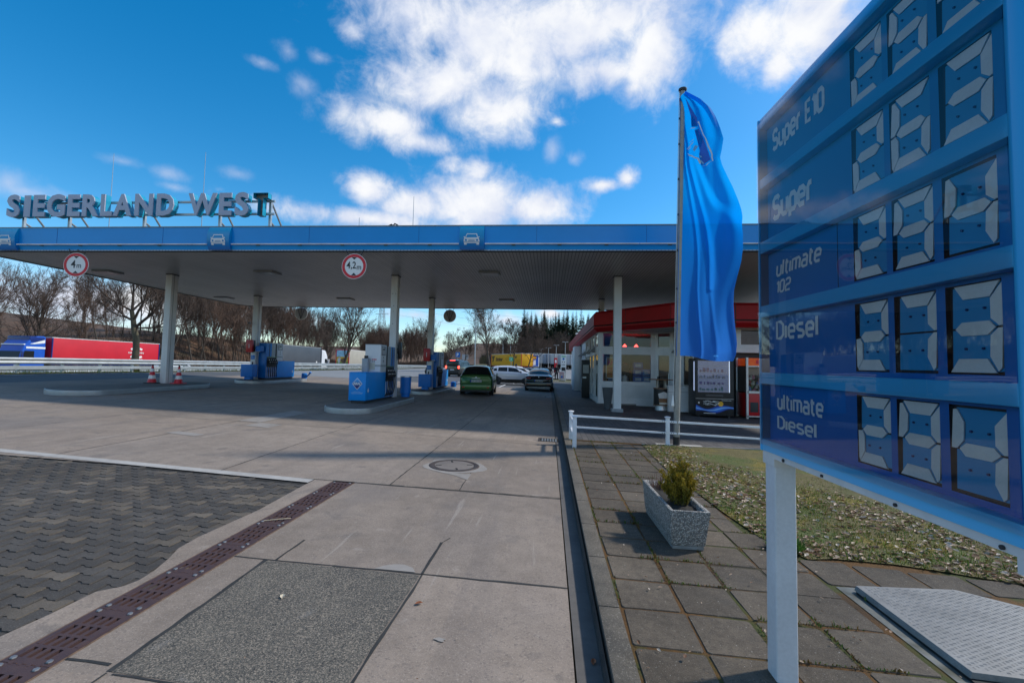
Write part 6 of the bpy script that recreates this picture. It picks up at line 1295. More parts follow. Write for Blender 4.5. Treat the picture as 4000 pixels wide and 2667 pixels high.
pp = [fpt(*p) for p in ((2668, 400), (2690, 470), (2694, 508), (2714, 512), (2712, 480), (2690, 440))]; mb.add([flagp(u, v, .004) for u, v in pp], [tuple(range(len(pp)))]); pp = [fpt(*p) for p in ((2703, 525), (2718, 522), (2735, 560), (2755, 605), (2766, 638), (2740, 655), (2727, 662), (2718, 620), (2722, 610))]; mb.add([flagp(u, v, .004) for u, v in pp], [tuple(range(len(pp)))])
mb.build('dark_diamond', mat('flag_dark', lin(0, 95, 205), .6), fl, fix=False)
mb = MB()
for z in (6.9, 6.35, 5.6, 4.85, 4.1, 3.3, 2.6): x = prof(z)[0]; mb.lathe([(.012, -.02), (.012, .02)], (x-.02, FY-.05, z), 8)
mb.build('clip', M_BLACK, fl)
# ------------------------------------------------------------------ vehicles
def paint(name, c, rough=.28, metal=.0): return mat(name, c, rough, metal, var=.03, vs=2, coat=.6)
M_CARGL = mat('car_glass', (.012, .015, .017), .09, spec=.35, var=.05); M_TYRE = mat('tyre', (.018, .018, .019), .85, var=.2, vs=12); M_RIM = mat('rim_silver', (.42, .43, .45), .35, .7); M_TAIL = mat('tail_lamp', (.30, .01, .012), .2, var=.1); M_TAILON = mat('tail_lamp_lit', (.6, .02, .02), .3, emit=(1, .05, .03), es=6); M_HEAD = mat('head_lamp', (.65, .67, .7), .15); M_PLATE = mat('plate_white', (.62, .63, .62), .4, var=.03); M_PLBLUE = mat('plate_blue', lin(20, 60, 170), .4)
def cr_(P, x):
    """Catmull-Rom through station tuples keyed by P[i][0]"""
    n = len(P)
    if x <= P[0][0]: return P[0][1:]
    if x >= P[-1][0]: return P[-1][1:]
    for i in range(n-1):
        if P[i][0] <= x <= P[i+1][0]: break
    p0 = P[max(0, i-1)]; p1 = P[i]; p2 = P[i+1]; p3 = P[min(n-1, i+2)]; h = p2[0]-p1[0]; t = (x-p1[0])/h; out = []
    for k in range(1, len(p1)):
        m1 = (p2[k]-p0[k])/max(1e-6, p2[0]-p0[0])*h; m2 = (p3[k]-p1[k])/max(1e-6, p3[0]-p1[0])*h
        out.append((2*t**3-3*t*t+1)*p1[k]+(t**3-2*t*t+t)*m1+(-2*t**3+3*t*t)*p2[k]+(t**3-t*t)*m2)
    return tuple(out)
TS = (0, .5, 1, 1.5, 2, 2.12, 2.5, 2.88, 3, 3.25, 3.5, 4, 4.5, 5)
class Body:
    """y runs from the tail (0) to the nose; stations (y, z sill, z belt, z top, half width belt, half width roof)"""
    def __init__(s, st): s.st = st; s.L = st[-1][0]; s.y0 = st[0][0]
    def pt(s, y, t, side=1, off=0):
        zb, zl, zt, wb, wr = cr_(s.st, y); hh = max(.001, zt-zl)
        C = [(wb*.93, zb), (wb*1.0, zb+.45*(zl-zb)), (wb*.975, zl), (wr+.03*hh, zt-.16*hh), (wr*.74, zt-.015*min(1, hh*3)), (0, zt+.012)]
        i = min(4, int(t)); f = t-i
        def P(k): return C[max(0, min(5, k))]
        if i == 2: x = C[2][0]+(C[3][0]-C[2][0])*f; z = C[2][1]+(C[3][1]-C[2][1])*f
        else:
            p0, p1, p2, p3 = P(i-1), P(i), P(i+1), P(i+2)
            if i == 1: p3 = (2*p2[0]-p1[0], 2*p2[1]-p1[1])
            if i == 3: p0 = (2*p1[0]-p2[0]+.3*(p2[0]-p1[0]), p1[1]-.08*min(1, hh))
            if i == 4: p3 = (-p1[0], p1[1])
            q = [.5*((2*p1[k])+(-p0[k]+p2[k])*f+(2*p0[k]-5*p1[k]+4*p2[k]-p3[k])*f*f+(-p0[k]+3*p1[k]-3*p2[k]+p3[k])*f**3) for k in (0, 1)]; x, z = q
        c = (0, y, zb+.55*(zl-zb)); v = Vector((x*side, y, z))
        if off:
            e = .01; a = Vector((s.pt(y, min(5, t+.02))[0]-s.pt(y, max(0, t-.02))[0], 0, s.pt(y, min(5, t+.02))[2]-s.pt(y, max(0, t-.02))[2])); dy = Vector(s.pt(min(s.L, y+e), t))-Vector(s.pt(max(s.y0, y-e), t)); n = dy.cross(a)
            if n.length > 1e-9:
                n = n.normalized()
                if n.x*1+n.z*.8 < 0 and t < 4.5: n = -n
                if t >= 4.5 and n.z < 0: n = -n
                v += Vector((n.x*side, n.y, n.z))*off
        return tuple(v)
    def shell(s, ny=46):
        mb = MB(); ys = sorted(set([s.y0+(s.L-s.y0)*k/ny for k in range(ny+1)]+[q[0] for q in s.st])); m_ = len(TS); ring = []
        for y in ys: ring.append([s.pt(y, t) for t in TS]+[s.pt(y, t, -1) for t in reversed(TS[:-1])])
        k = len(ring[0]); mb.add([p for r_ in ring for p in r_], [(i*k+j, i*k+(j+1) % k, (i+1)*k+(j+1) % k, (i+1)*k+j) for i in range(len(ys)-1) for j in range(k)]+[tuple(range(k)), tuple((len(ys)-1)*k+j for j in range(k-1, -1, -1))]); return mb
    def patch(s, y0, y1, t0, t1, side=1, off=.006, ny=10, nt=6, both=False, yf=None):
        mb = MB(); f = yf or (lambda t, k: y0+(y1-y0)*k)
        if both: mb.grid(ny, nt*2, lambda u, v: s.pt(f(0, u), t0+(5-t0)*(1-abs(2*v-1)), 1 if v < .5 else -1, off))
        else: mb.grid(ny, nt, lambda u, v: s.pt(f(t0+(t1-t0)*v, u), t0+(t1-t0)*v, side, off))
        return mb
def wheel(par, x, y, r_, w=.2, side=1):
    t = MB().lathe([(r_*.62, -w/2), (r_*.92, -w/2), (r_, -w/2+.03), (r_, w/2-.03), (r_*.92, w/2), (r_*.62, w/2)], (x, y, r_), 28, 'x').build('wheel', M_TYRE, par, smooth=40); mb = MB(); sx = x+side*(w/2-.01)
    mb.lathe([(r_*.64, -.01), (r_*.60, .012), (r_*.5, .0), (.01, .004)], (sx, y, r_), 24, 'x'); mb.build('rim', M_RIM, t, smooth=40); mb = MB()
    for k in range(5):
        a = 2*PI*(k+.5)/5; c_ = (sx+side*.013, y+math.cos(a)*r_*.34, r_+math.sin(a)*r_*.34); mb.lathe([(r_*.11, -.003), (r_*.11, .003)], c_, 10, 'x')
    mb.build('rim_gap', M_BLACK, t); return t
def make_car(name, lab, cat, loc, rot, st, col, r_, wy, win, rear=None, front=None, lamps=(), plate=None, clad=None, extra=None, rot_x=0):
    o = thing(name, lab, cat, loc, rot); b = Body(st); b.shell().build('body', col, o, smooth=38)
    for sd in (-1, 1):
        for (y0, y1, t0, t1, sl) in win: b.patch(y0, y1, t0, t1, sd, yf=(lambda t, k, y0=y0, y1=y1, t0=t0, t1=t1, sl=sl: (y0+sl[0]*(t-t0)/(t1-t0))+((y1+sl[1]*(t-t0)/(t1-t0))-(y0+sl[0]*(t-t0)/(t1-t0)))*k)).build('window', M_CARGL, o, fix=False, smooth=50)
        for (mt_, nm, y0, y1, t0, t1) in lamps: b.patch(y0, y1, t0, t1, sd, .009).build(nm, mt_, o, fix=False, smooth=50)
        for y in wy:
            zz = cr_(st, y); xw = zz[3]*.985; MB().lathe([(r_*1.16, -.012), (r_*1.16, .008), (.01, .009)], (sd*(xw), y, r_), 30, 'x').build('wheel_arch', M_BLACK, o, smooth=30); wheel(o, sd*(xw-.085), y, r_, .2, sd)
        ym = st[-1][0]*.66; p = b.pt(ym, 2.15, sd); MB().box(p[0]-.03+sd*.1, p[0]+.03+sd*.1, ym-.04, ym+.06, p[2]-.02, p[2]+.11).box(min(p[0], p[0]+sd*.1), max(p[0], p[0]+sd*.1), ym, ym+.04, p[2]-.005, p[2]+.03).build('mirror', col if not clad else M_BLACK, o, bevel=.012)
        hd = [w for w in win]
        for w in hd[:2]: p = b.pt((w[0]+w[1])/2-.15, 1.72, sd, .012); MB().box(p[0]-.012, p[0]+.012, p[1]-.08, p[1]+.08, p[2]-.012, p[2]+.012).build('door_handle', col, o)
        if clad: b.patch(.05, b.L-.08, 0, .55, sd, .012, ny=30).build('cladding', M_BLACK, o, fix=False, smooth=50)
    if rear: b.patch(rear[0], rear[1], rear[2], 5, both=True, off=.006, nt=6).build('rear_window', M_CARGL, o, fix=False, smooth=50)
    if front: b.patch(front[0], front[1], front[2], 5, both=True, off=.006, nt=6).build('windscreen', M_CARGL, o, fix=False, smooth=50)
    if plate:
        z, y, txt = plate; pl = MB().box(-.26, .26, y-.012, y, z, z+.11).build('number_plate', M_PLATE, o, bevel=.006); MB().box(-.26, -.215, y-.0135, y-.012, z, z+.11).build('plate_band', M_PLBLUE, pl)
        if txt: text_mb(txt, (-.20, y-.0125, z+.022), (1, 0, 0), (0, 0, 1), width=.43, height=.068, depth=.001, bold=.01).build('plate_text', M_BLACK, pl, fix=False)
    if extra: extra(o, b)
    MB().box(-st[1][4]*.85, st[1][4]*.85, .25, st[-1][0]-.3, .16, cr_(st, 1.5)[0]+.05).build('underbody', M_BLACK, o); return o
GZ = lambda x, y: H(x, y)-.0
# green hatchback, tail towards the camera
S_H = [(-.02, .34, .86, .90, .66, .58), (.02, .27, .90, .93, .745, .62), (.10, .24, .91, 1.00, .775, .60), (.32, .22, .91, 1.28, .785, .565), (.50, .22, .91, 1.375, .785, .55), (1.1, .22, .90, 1.41, .79, .56), (1.8, .22, .88, 1.395, .79, .56), (2.3, .22, .87, 1.24, .785, .58), (2.75, .22, .86, .955, .77, .62), (3.2, .23, .82, .86, .75, .60), (3.55, .27, .70, .74, .68, .52), (3.62, .33, .62, .64, .60, .44)]
def x_green(o, b):
    M_GR = MATS['green_metallic']
    MB().box(-.72, .72, -.085, .03, .26, .52).build('bumper', M_GR, o, bevel=.05, seg=3); MB().box(-.70, .70, -.07, .02, .17, .27).build('valance', M_BLACK, o, bevel=.02)
    for sd in (-1, 1): MB().box(sd*.58-.055, sd*.58+.055, -.094, -.08, .36, .41).build('reflector', mat('reflector_red', (.62, .03, .02), .25), o, bevel=.006)
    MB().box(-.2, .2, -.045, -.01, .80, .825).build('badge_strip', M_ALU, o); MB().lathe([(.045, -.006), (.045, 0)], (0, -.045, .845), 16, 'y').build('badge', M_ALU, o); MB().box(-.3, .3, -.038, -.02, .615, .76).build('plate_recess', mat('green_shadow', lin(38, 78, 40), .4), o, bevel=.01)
    b.patch(.10, .40, 2.25, 5, both=True, off=.010); MB().tube([(0, -.02, 1.0), (.0, .1, 1.11), (-.3, .16, 1.16)], .008, 5).build('wiper', M_BLACK, o)
make_car('parked_car', 'green hatchback seen from behind, standing beside the far pump', 'car', (-3.42, 21.35, GZ(-3.4, 22.5)), R(3), S_H, paint('green_metallic', lin(50, 100, 46), .3, .25), .30, (.62, 2.92),
         [(.72, 1.42, 2.14, 2.9, (.0, .0)), (1.5, 2.42, 2.14, 2.86, (0, -.22))], rear=(.075, .43, 2.42), front=(2.0, 2.68, 3.05), lamps=((M_TAIL, 'tail_lamp', .035, .36, 2.0, 2.36),), plate=(.62, -.04, 'LEV DN 560'), extra=x_green)
# black saloon
S_S = [(-.02, .36, .80, .84, .72, .60), (.03, .28, .87, .93, .80, .66), (.12, .25, .92, .965, .84, .68), (.45, .24, .93, 1.04, .86, .62), (.85, .23, .93, 1.23, .87, .58), (1.35, .22, .92, 1.37, .875, .57), (2.0, .22, .90, 1.40, .88, .58), (2.6, .22, .88, 1.30, .88, .59), (3.15, .22, .86, 1.0, .87, .64), (3.6, .22, .84, .89, .86, .68), (4.1, .25, .72, .77, .80, .60), (4.28, .34, .60, .63, .66, .45)]
def x_black(o, b):
    MB().box(-.80, .80, -.09, .03, .28, .56).build('bumper', MATS['black_paint'], o, bevel=.05, seg=3); MB().box(-.72, .72, -.07, .0, .2, .29).build('diffuser', M_GREYM, o, bevel=.02)
    for sd in (-1, 1): MB().box(sd*.61-.15, sd*.61+.15, -.035, .05, .76, .85).build('tail_lamp', M_TAIL, o, bevel=.02); MB().box(sd*.6-.11, sd*.6+.11, -.096, -.085, .42, .455).build('reflector', M_TAILON if 0 else M_TAIL, o)
    MB().lathe([(.04, -.006), (.04, 0)], (0, -.03, .89), 14, 'y').build('badge', M_ALU, o); MB().box(-.62, .62, -.01, .08, .925, .955).build('spoiler_lip', MATS['black_paint'], o, bevel=.012); MB().add([(-.02, 1.5, 1.41), (.02, 1.5, 1.41), (0, 1.36, 1.46), (0, 1.38, 1.41)], [(0, 1, 2), (1, 3, 2), (3, 0, 2)]).build('aerial', M_BLACK, o)
make_car('parked_car', 'black saloon seen from behind, parked beside the pavement of the shop', 'car', (-.62, 28.1, GZ(-.6, 30)), R(-1), S_S, paint('black_paint', (.010, .011, .013), .2), .32, (.80, 3.45),
         [(.95, 1.65, 2.16, 2.88, (.18, 0)), (1.72, 2.75, 2.16, 2.86, (0, -.3))], rear=(.42, 1.18, 3.0), front=(2.4, 3.1, 3.05), plate=(.60, -.09, 'DU M 386'), extra=x_black)
# silver crossover, across the view, nose to the right
S_C = [(-.02, .42, .88, .93, .64, .54), (.03, .34, .95, 1.0, .74, .60), (.12, .30, .98, 1.12, .79, .60), (.40, .28, .99, 1.36, .81, .57), (.75, .27, .98, 1.44, .82, .56), (1.4, .27, .96, 1.48, .83, .57), (2.0, .27, .94, 1.45, .83, .58), (2.5, .27, .92, 1.29, .82, .60), (2.95, .27, .91, 1.03, .81, .64), (3.4, .28, .86, .92, .79, .62), (3.85, .32, .70, .75, .72, .52), (3.95, .42, .60, .63, .6, .42)]
make_car('parked_car', 'silver crossover standing across behind the green hatchback', 'car', (-4.9, 36.6, GZ(-3.4, 36)), R(-84), S_C, paint('silver_paint', (.60, .62, .66), .3, .3), .34, (.72, 3.12),
         [(.42, .72, 2.2, 2.75, (.1, 0)), (.80, 1.55, 2.16, 2.9, (.05, 0)), (1.62, 2.62, 2.16, 2.88, (0, -.3))], rear=(.14, .45, 2.6), front=(2.2, 2.88, 3.05), lamps=((M_HEAD, 'headlamp', 3.55, 3.85, 1.6, 2.3), (M_TAIL, 'tail_lamp', .03, .2, 1.5, 2.0)), clad=True)
make_car('parked_car', 'white car half hidden behind the silver crossover', 'car', (-4.6, 41.5, GZ(-3, 41)), R(-80), S_C, paint('white_paint', (.70, .71, .72), .3), .34, (.72, 3.12),
         [(.80, 1.55, 2.16, 2.9, (.05, 0)), (1.62, 2.62, 2.16, 2.88, (0, -.3))], rear=(.14, .45, 2.6), front=(2.2, 2.88, 3.05), lamps=((M_HEAD, 'headlamp', 3.55, 3.85, 1.6, 2.3),))
make_car('parked_car', 'dark grey car behind the black saloon', 'car', (-3.9, 48.5, GZ(-2, 48)), R(-80), S_S, paint('dark_grey_paint', (.06, .065, .07), .25, .3), .32, (.80, 3.45),
         [(.95, 1.65, 2.16, 2.88, (.18, 0)), (1.72, 2.75, 2.16, 2.86, (0, -.3))], rear=(.42, 1.18, 3.0), front=(2.4, 3.1, 3.05), lamps=((M_HEAD, 'headlamp', 3.75, 4.1, 1.6, 2.3),))
# dark van with lit tail lamps
S_V = [(-.02, .40, 1.02, 1.55, .74, .64), (.03, .33, 1.05, 1.72, .82, .70), (.18, .28, 1.06, 1.80, .86, .70), (1.0, .27, 1.05, 1.84, .88, .70), (2.4, .27, 1.03, 1.82, .88, .70), (3.1, .27, 1.01, 1.68, .88, .68), (3.7, .27, .98, 1.22, .87, .68), (4.2, .28, .92, 1.0, .85, .68), (4.6, .33, .75, .8, .78, .6), (4.7, .42, .62, .65, .66, .5)]
def x_van(o, b):
    MB().box(-.62, .62, -.05, -.01, 1.12, 1.62).build('rear_window', M_CARGL, o, bevel=.03); MB().box(-.80, .80, -.09, .03, .33, .6).build('bumper', M_BLACK, o, bevel=.05); MB().box(-.3, .3, .0, .1, 1.745, 1.785).build('brake_lamp', M_TAILON, o)
    for sd in (-1, 1): MB().box(sd*.75-.08, sd*.75+.08, -.05, .06, .88, 1.16).build('tail_lamp', M_TAILON, o, bevel=.03)
make_car('parked_car', 'dark van with lit red tail lamps on the exit lane', 'van', (-10.6, 49.5, GZ(-10.6, 50)), R(-12), S_V, paint('black_paint', (.010, .011, .013), .2), .34, (.85, 3.75),
         [(.5, 1.5, 2.1, 2.85, (.0, 0)), (1.6, 2.4, 2.1, 2.85, (0, 0)), (2.48, 3.4, 2.1, 2.82, (0, -.4))], front=(3.0, 3.68, 3.05), plate=(.68, -.09, None), extra=x_van)
wc = make_car('passing_car', 'white car passing behind the guardrail left of the far pump', 'car', (-33.8, 37, H(-33.8, 39)), 0, S_H, paint('white_paint', (.70, .71, .72), .3), .30, (.62, 2.92), [(.72, 1.42, 2.14, 2.9, (.0, .0)), (1.5, 2.42, 2.14, 2.86, (0, -.22))], rear=(.075, .43, 2.42), front=(2.0, 2.68, 3.05))
for (x, y, rz, lab) in ((-33.2, 88, R(8), 'white car on the motorway right of the nearest pump, nearer of two'), (-36.5, 104, R(8), 'white car on the motorway right of the nearest pump, farther of two'), (-31, 128, R(12), 'small pale car far along the exit road')):
    dup(wc, (x+(0 if y < 100 else 0), y, H(x, y)+.03), rz, lab)
# ------------------------------------------------------------------ lorries
def trailer(o, L_, W, z0, z1, M_, roof, frame, rear=None, y0=0, skirt=None):
    b = MB().box(-W/2, W/2, y0, y0+L_, z0, z1).build('trailer_body', M_, o, bevel=.02); MB().box(-W/2-.01, W/2+.01, y0-.01, y0+L_+.01, z1-.005, z1+.07).build('roof_rail', roof, b)
    mb = MB()
    for sx in (-1, 1):
        for yy in (y0, y0+L_-.09): mb.box(sx*(W/2+.006)-.03, sx*(W/2+.006)+.03, yy-.012, yy+.10, z0, z1)
    mb.build('corner_post', frame, b); mb = MB()
    for sx in (-1, 1):
        for k in range(int(L_/.55)): mb.box(sx*(W/2+.008)-.01, sx*(W/2+.008)+.01, y0+.3+k*.55, y0+.34+k*.55, z0-.1, z0+.16)
    mb.build('strap', M_GREYM, b); MB().box(-W/2+.05, W/2-.05, y0+.1, y0+L_-.1, z0-.14, z0).build('chassis', frame, o)
    for k in range(3):
        for sx in (-1, 1): MB().lathe([(.28, -.14), (.46, -.14), (.48, 0), (.46, .14), (.28, .14)], (sx*(W/2-.2), y0+2.2+k*1.2, .48), 20, 'x').build('wheel', M_TYRE, o, smooth=40)
    return b
def cab(o, y0, W, hz_, col, L_=2.1, trim=None, shape='modern'):
    prof_ = [(0, .45), (L_-.05, .45), (L_+.05, .7), (L_+.04, 1.35), (L_-.08, 1.9), (L_-.32, 2.75), (L_-.95, hz_-.1), (L_-1.4, hz_), (.1, hz_+.02), (0, hz_-.15)]
    b = MB(); b.prism([(y0+y, z) for y, z in prof_], -W/2, W/2, lambda a, c, h: (h, a, c)); b = b.build('cab', col, o, bevel=.09, seg=4)
    mb = MB(); mb.add([(sx*(W/2-.14), y0+y+.02, z) for (y, z) in ((L_-.015+.03, 1.52), (L_-.25, 2.42)) for sx in (-1, 1)], [(0, 1, 3, 2)]); mb.build('windscreen', M_CARGL, b, fix=False)
    for sx in (-1, 1):
        mb = MB(); mb.add([(sx*(W/2+.012), y0+y, z) for y, z in ((L_-1.15, 1.5), (L_-.16, 1.42), (L_-.34, 2.2), (L_-1.15, 2.2))], [(0, 1, 2, 3)]); mb.build('side_window', M_CARGL, b, fix=False)
        MB().box(sx*(W/2+.16)-.06, sx*(W/2+.16)+.06, y0+L_-.12, y0+L_+.02, 1.5, 2.15).box(sx*(W/2+.07)-.09, sx*(W/2+.07)+.09, y0+L_-.1, y0+L_-.05, 2.05, 2.1).build('mirror', trim or M_BLACK, b, bevel=.02)
        MB().lathe([(.28, -.15), (.46, -.15), (.48, 0), (.46, .15), (.28, .15)], (sx*(W/2-.18), y0+L_-.75, .48), 20, 'x').build('wheel', M_TYRE, o, smooth=40)
        MB().box(sx*(W/2-.3)-.18, sx*(W/2-.3)+.18, y0+L_+.05, y0+L_+.07, .7, .9).build('headlamp', M_HEAD, b)
    MB().box(-W/2+.25, W/2-.25, y0+L_+.045, y0+L_+.065, .95, 1.38).build('grille', M_BLACK, b); MB().box(-.5, .5, y0-1.2, y0, .7, .95).build('chassis', M_DARK, o)
    for sx in (-1, 1): MB().lathe([(.28, -.2), (.46, -.2), (.48, 0), (.46, .2), (.28, .2)], (sx*(W/2-.22), y0-.7, .48), 20, 'x').build('wheel', M_TYRE, o, smooth=40)
    return b
def chains(mb, fx, y, z, s_, d):                         # two interlocked open rings, as lettered on the tarpaulin
    pass
# red trailer lorry heading towards the camera: front at low y
X_ = -50; zt = H(X_, 45)+.03
o = thing('articulated_lorry', 'blue and white lorry with a bright red tarpaulin trailer on the motorway', 'lorry', (X_, 53.3, zt), PI)
M_TRED = mat('tarpaulin_red', lin(196, 24, 42), .5, var=.05, vs=.8); M_LBLUE = mat('lorry_blue', lin(22, 82, 180), .3, var=.04); M_LDBLUE = mat('lorry_dark_blue', lin(14, 40, 110), .3, var=.04)
tb_ = trailer(o, 12.4, 2.5, 1.05, 3.55, M_TRED, mat('rail_pale', (.6, .6, .58), .5), M_LDBLUE)
XS = -1.262                                               # the flank that faces the station (object turned by half a circle)
fx = lambda y, z, e=0: (XS-e, y, z)
mb = MB()
for cy in (3.55, 2.75):
    n = 20; sg = 1 if cy > 3 else -1
    ring = [(cy+math.cos(a)*r_*.62, 2.35+math.sin(a)*r_*.62) for a in [R(50)+R(260)*k/n for k in range(n+1)] for r_ in (1.0, .62)]
    ring = [(cy+sg*(y-cy), z) for y, z in ring]; mb.add([fx(y, z, .004) for y, z in ring], [(2*i, 2*i+2, 2*i+3, 2*i+1) for i in range(n)])
mb.build('linked_ring_mark', M_SIGNW, tb_, fix=False)
for (tx, y, z, w, h_) in (('HARTMANN', 4.2, 2.27, 2.0, .2), ('LOGISTIC', 4.0, 1.45, 1.7, .18), ('HUETTEMANN Logistics and More', 11.9, 1.3, 3.9, .17)):
    text_mb(tx, fx(y, z, .006), (0, -1, 0), (0, 0, 1), width=w, height=h_, depth=.002, bold=.02).build('lettering', M_SIGNW, tb_, fix=False)
cb_ = cab(o, 12.9, 2.4, 3.62, M_LBLUE, 2.1, M_LDBLUE)
mb = MB()
for (z0, z1) in ((1.15, 1.42), (2.42, 2.6)): mb.box(-1.216, 1.216, 12.92, 14.9 if z0 < 2 else 14.55, z0, z1)
mb.build('white_band', M_SIGNW, cb_); MB().box(-1.17, 1.17, 13.6, 14.75, 2.75, 2.85).build('sun_visor', M_SIGNW, cb_); mb = MB(); mb.add([(XS+.035, 13.0, 3.3), (XS+.035, 14.3, 2.85), (XS+.035, 13.9, 2.85), (XS+.035, 13.0, 2.98)], [(0, 1, 2, 3)]); mb.build('white_slash', M_SIGNW, cb_, fix=False)
MB().box(-1.205, 1.205, 12.95, 14.3, 2.95, 3.6).build('roof_fairing', M_LDBLUE, cb_, bevel=.12, seg=3)
# grey trailer lorry driving away
X_ = -39.2; o = thing('articulated_lorry', 'white cabbed lorry with a slate grey trailer on the motorway', 'lorry', (X_, 60.6, H(X_, 68)+.03)); M_TGREY = mat('tarpaulin_grey', (.075, .085, .10), .45, col2=(.055, .062, .075), vs=1.2); tb_ = trailer(o, 12.6, 2.5, 1.1, 3.95, M_TGREY, mat('rail_grey', (.3, .32, .34), .5), M_DARK); cab(o, 13.0, 2.4, 3.65, M_PUMPW, 2.15, M_PUMPW); MB().box(1.255, 1.262, 11.0, 11.35, 1.5, 1.75).build('pale_sticker', M_SIGNW, tb_)
# beige trailer with a picture on its tail
X_ = -38.6; o = thing('articulated_lorry', 'beige trailer with a colourful picture on its red framed tail', 'lorry', (X_, 82.5, H(X_, 90)+.03), R(2)); M_TBEI = mat('tarpaulin_beige', (.40, .37, .31), .5, var=.06, vs=.9); tb_ = trailer(o, 12.6, 2.5, 1.1, 4.0, M_TBEI, M_SIGNW, M_SIGNR)
for (nm, c_, x0, x1, z0, z1) in (('picture_sky', lin(150, 195, 215), -1.12, 1.12, 2.7, 3.9), ('picture_ground', lin(120, 140, 60), -1.12, 1.12, 1.2, 1.8), ('picture_yellow', lin(215, 170, 40), -1.12, 1.12, 1.8, 2.7), ('picture_animal', lin(110, 80, 50), -.3, .8, 1.5, 2.5), ('picture_pale', lin(190, 195, 190), -.9, -.35, 1.5, 2.6)):
    e = {'picture_animal': .012, 'picture_pale': .012}.get(nm, .006); mb = MB(); pts = blob((x0+x1)/2, (z0+z1)/2, (x1-x0)/2, (z1-z0)/2, 18, .3, 2) if e > .01 else [(x0, z0), (x1, z0), (x1, z1), (x0, z1)]; mb.add([(x, -.012-e, z) for x, z in pts], [tuple(range(len(pts)))]); mb.build(nm, mat(nm, c_, .5, var=.2, vs=2), tb_, fix=False)
mb = MB()
for x in (-1.2, 1.2): mb.box(x-.06, x+.06, -.03, 0, 1.05, 4.02)
mb.box(-1.26, 1.26, -.03, 0, 3.92, 4.05); mb.box(-1.26, 1.26, -.03, 0, 1.05, 1.17); mb.build('tail_frame', M_SIGNR, tb_); cab(o, 13.0, 2.4, 3.6, M_PUMPW)
# yellow trailer parked across the car park
ang = math.atan2(11.0, 7.2); zy = H(-8, 80)
o = thing('articulated_lorry', 'yellow tarpaulin trailer with dark red cab parked beyond the cars', 'lorry', (-4.1, 86.1, zy), R(33)); M_TYEL = mat('tarpaulin_yellow', lin(236, 172, 8), .45, var=.05, vs=.8)
tb_ = trailer(o, 13.1, 2.5, 1.15, 3.45, M_TYEL, M_SIGNW, M_SIGNR)
cab(o, 13.4, 2.3, 3.2, mat('cab_dark_red', lin(70, 14, 22), .35), 1.9)
fy = lambda y, z, e=0: (-1.262-e, y, z)
text_mb('Sticker', fy(10.9, 2.05, .004), (0, -1, 0), (0, 0, 1), width=3.2, height=.78, depth=.002, bold=.03, shear=.25).build('lettering', M_BLACK, tb_, fix=False)
mb = MB()
for pts in ([(12.6, 3.1), (11.2, 3.1), (11.5, 2.85), (12.6, 2.85)], [(12.6, 2.78), (11.6, 2.78), (11.8, 2.58), (12.6, 2.58)], [(12.25, 2.58), (11.85, 2.58), (12.0, 1.95), (12.35, 1.95)], [(12.6, 2.1), (12.2, 2.1), (12.2, 1.95), (12.6, 1.95)]): mb.add([fy(y, z, .004) for y, z in pts], [tuple(range(4))])
for pts in ([(2.6, 3.0), (1.6, 3.0), (1.8, 2.85), (2.6, 2.85)], [(2.5, 2.8), (1.9, 2.8), (2.0, 2.6), (2.5, 2.6)], [(6.6, 2.45), (4.6, 2.95), (4.6, 2.98), (6.6, 2.5)], [(6.4, 2.15), (4.6, 2.6), (4.6, 2.63), (6.4, 2.2)]): mb.add([fy(y, z, .004) for y, z in pts], [tuple(range(4))])
mb.build('dark_mark', M_BLACK, tb_, fix=False); mb = MB()
for k in range(6): mb.box(-1.268, -1.263, .5, 2.3-.15*(k % 3), 1.5+k*.14, 1.54+k*.14)
mb.build('small_print', mat('print_amber', lin(190, 110, 10), .5), tb_)
o = thing('parked_trailer', 'white and blue trailer end beside the yellow trailer', 'trailer', (-2.9, 87.4, H(-2, 88)), R(33)); tb_ = trailer(o, 6, 2.5, 1.1, 3.4, M_PUMPW, M_SIGNW, M_DARK); box('blue_panel', M_LBLUE, tb_, -1.0, 1.0, -.03, -.01, 1.2, 3.3); box('pale_poster', M_SIGNW, tb_, -.4, .4, -.04, -.03, 1.4, 2.4); box('yellow_poster', M_TYEL, tb_, -.5, .5, -.04, -.03, 2.6, 3.1)
q = random.Random(4)
for i, (x, c_, lab) in enumerate(((-2.55, (.62, .64, .66), 'leftmost white trailer of the row parked before the dark wood'), (-.35, (.55, .58, .60), 'second pale trailer of the row parked before the dark wood'), (1.9, (.30, .34, .40), 'slate blue grey trailer in the row before the dark wood'), (4.1, (.58, .58, .56), 'white trailer right of the slate blue one in the row'), (6.3, (.42, .45, .48), 'grey trailer far along the row beside the roof edge'), (8.5, (.55, .57, .6), 'last pale trailer of the row near the shop roof'))):
    x = -2.4+i*2.85*.62-.6; y = 111-i*1.6; o = thing('parked_trailer', lab, 'trailer', (x, y, H(x, y)), R(24), 'trailers parked in a row on the lorry park'); trailer(o, 10, 2.4, 1.0, 3.25, mat('trailer_%d' % i, c_, .5, var=.06), M_SIGNW, M_DARK)
o = thing('red_pylon_sign', 'slim red sign pylon among the parked trailers', 'sign', (1.35, 92, H(1.4, 92))); box('pylon', M_SIGNR, o, -.3, .3, -.1, .1, 0, 2.9, bevel=.03); box('white_mark', M_SIGNW, o, -.18, .18, -.106, -.1, 1.9, 2.5)
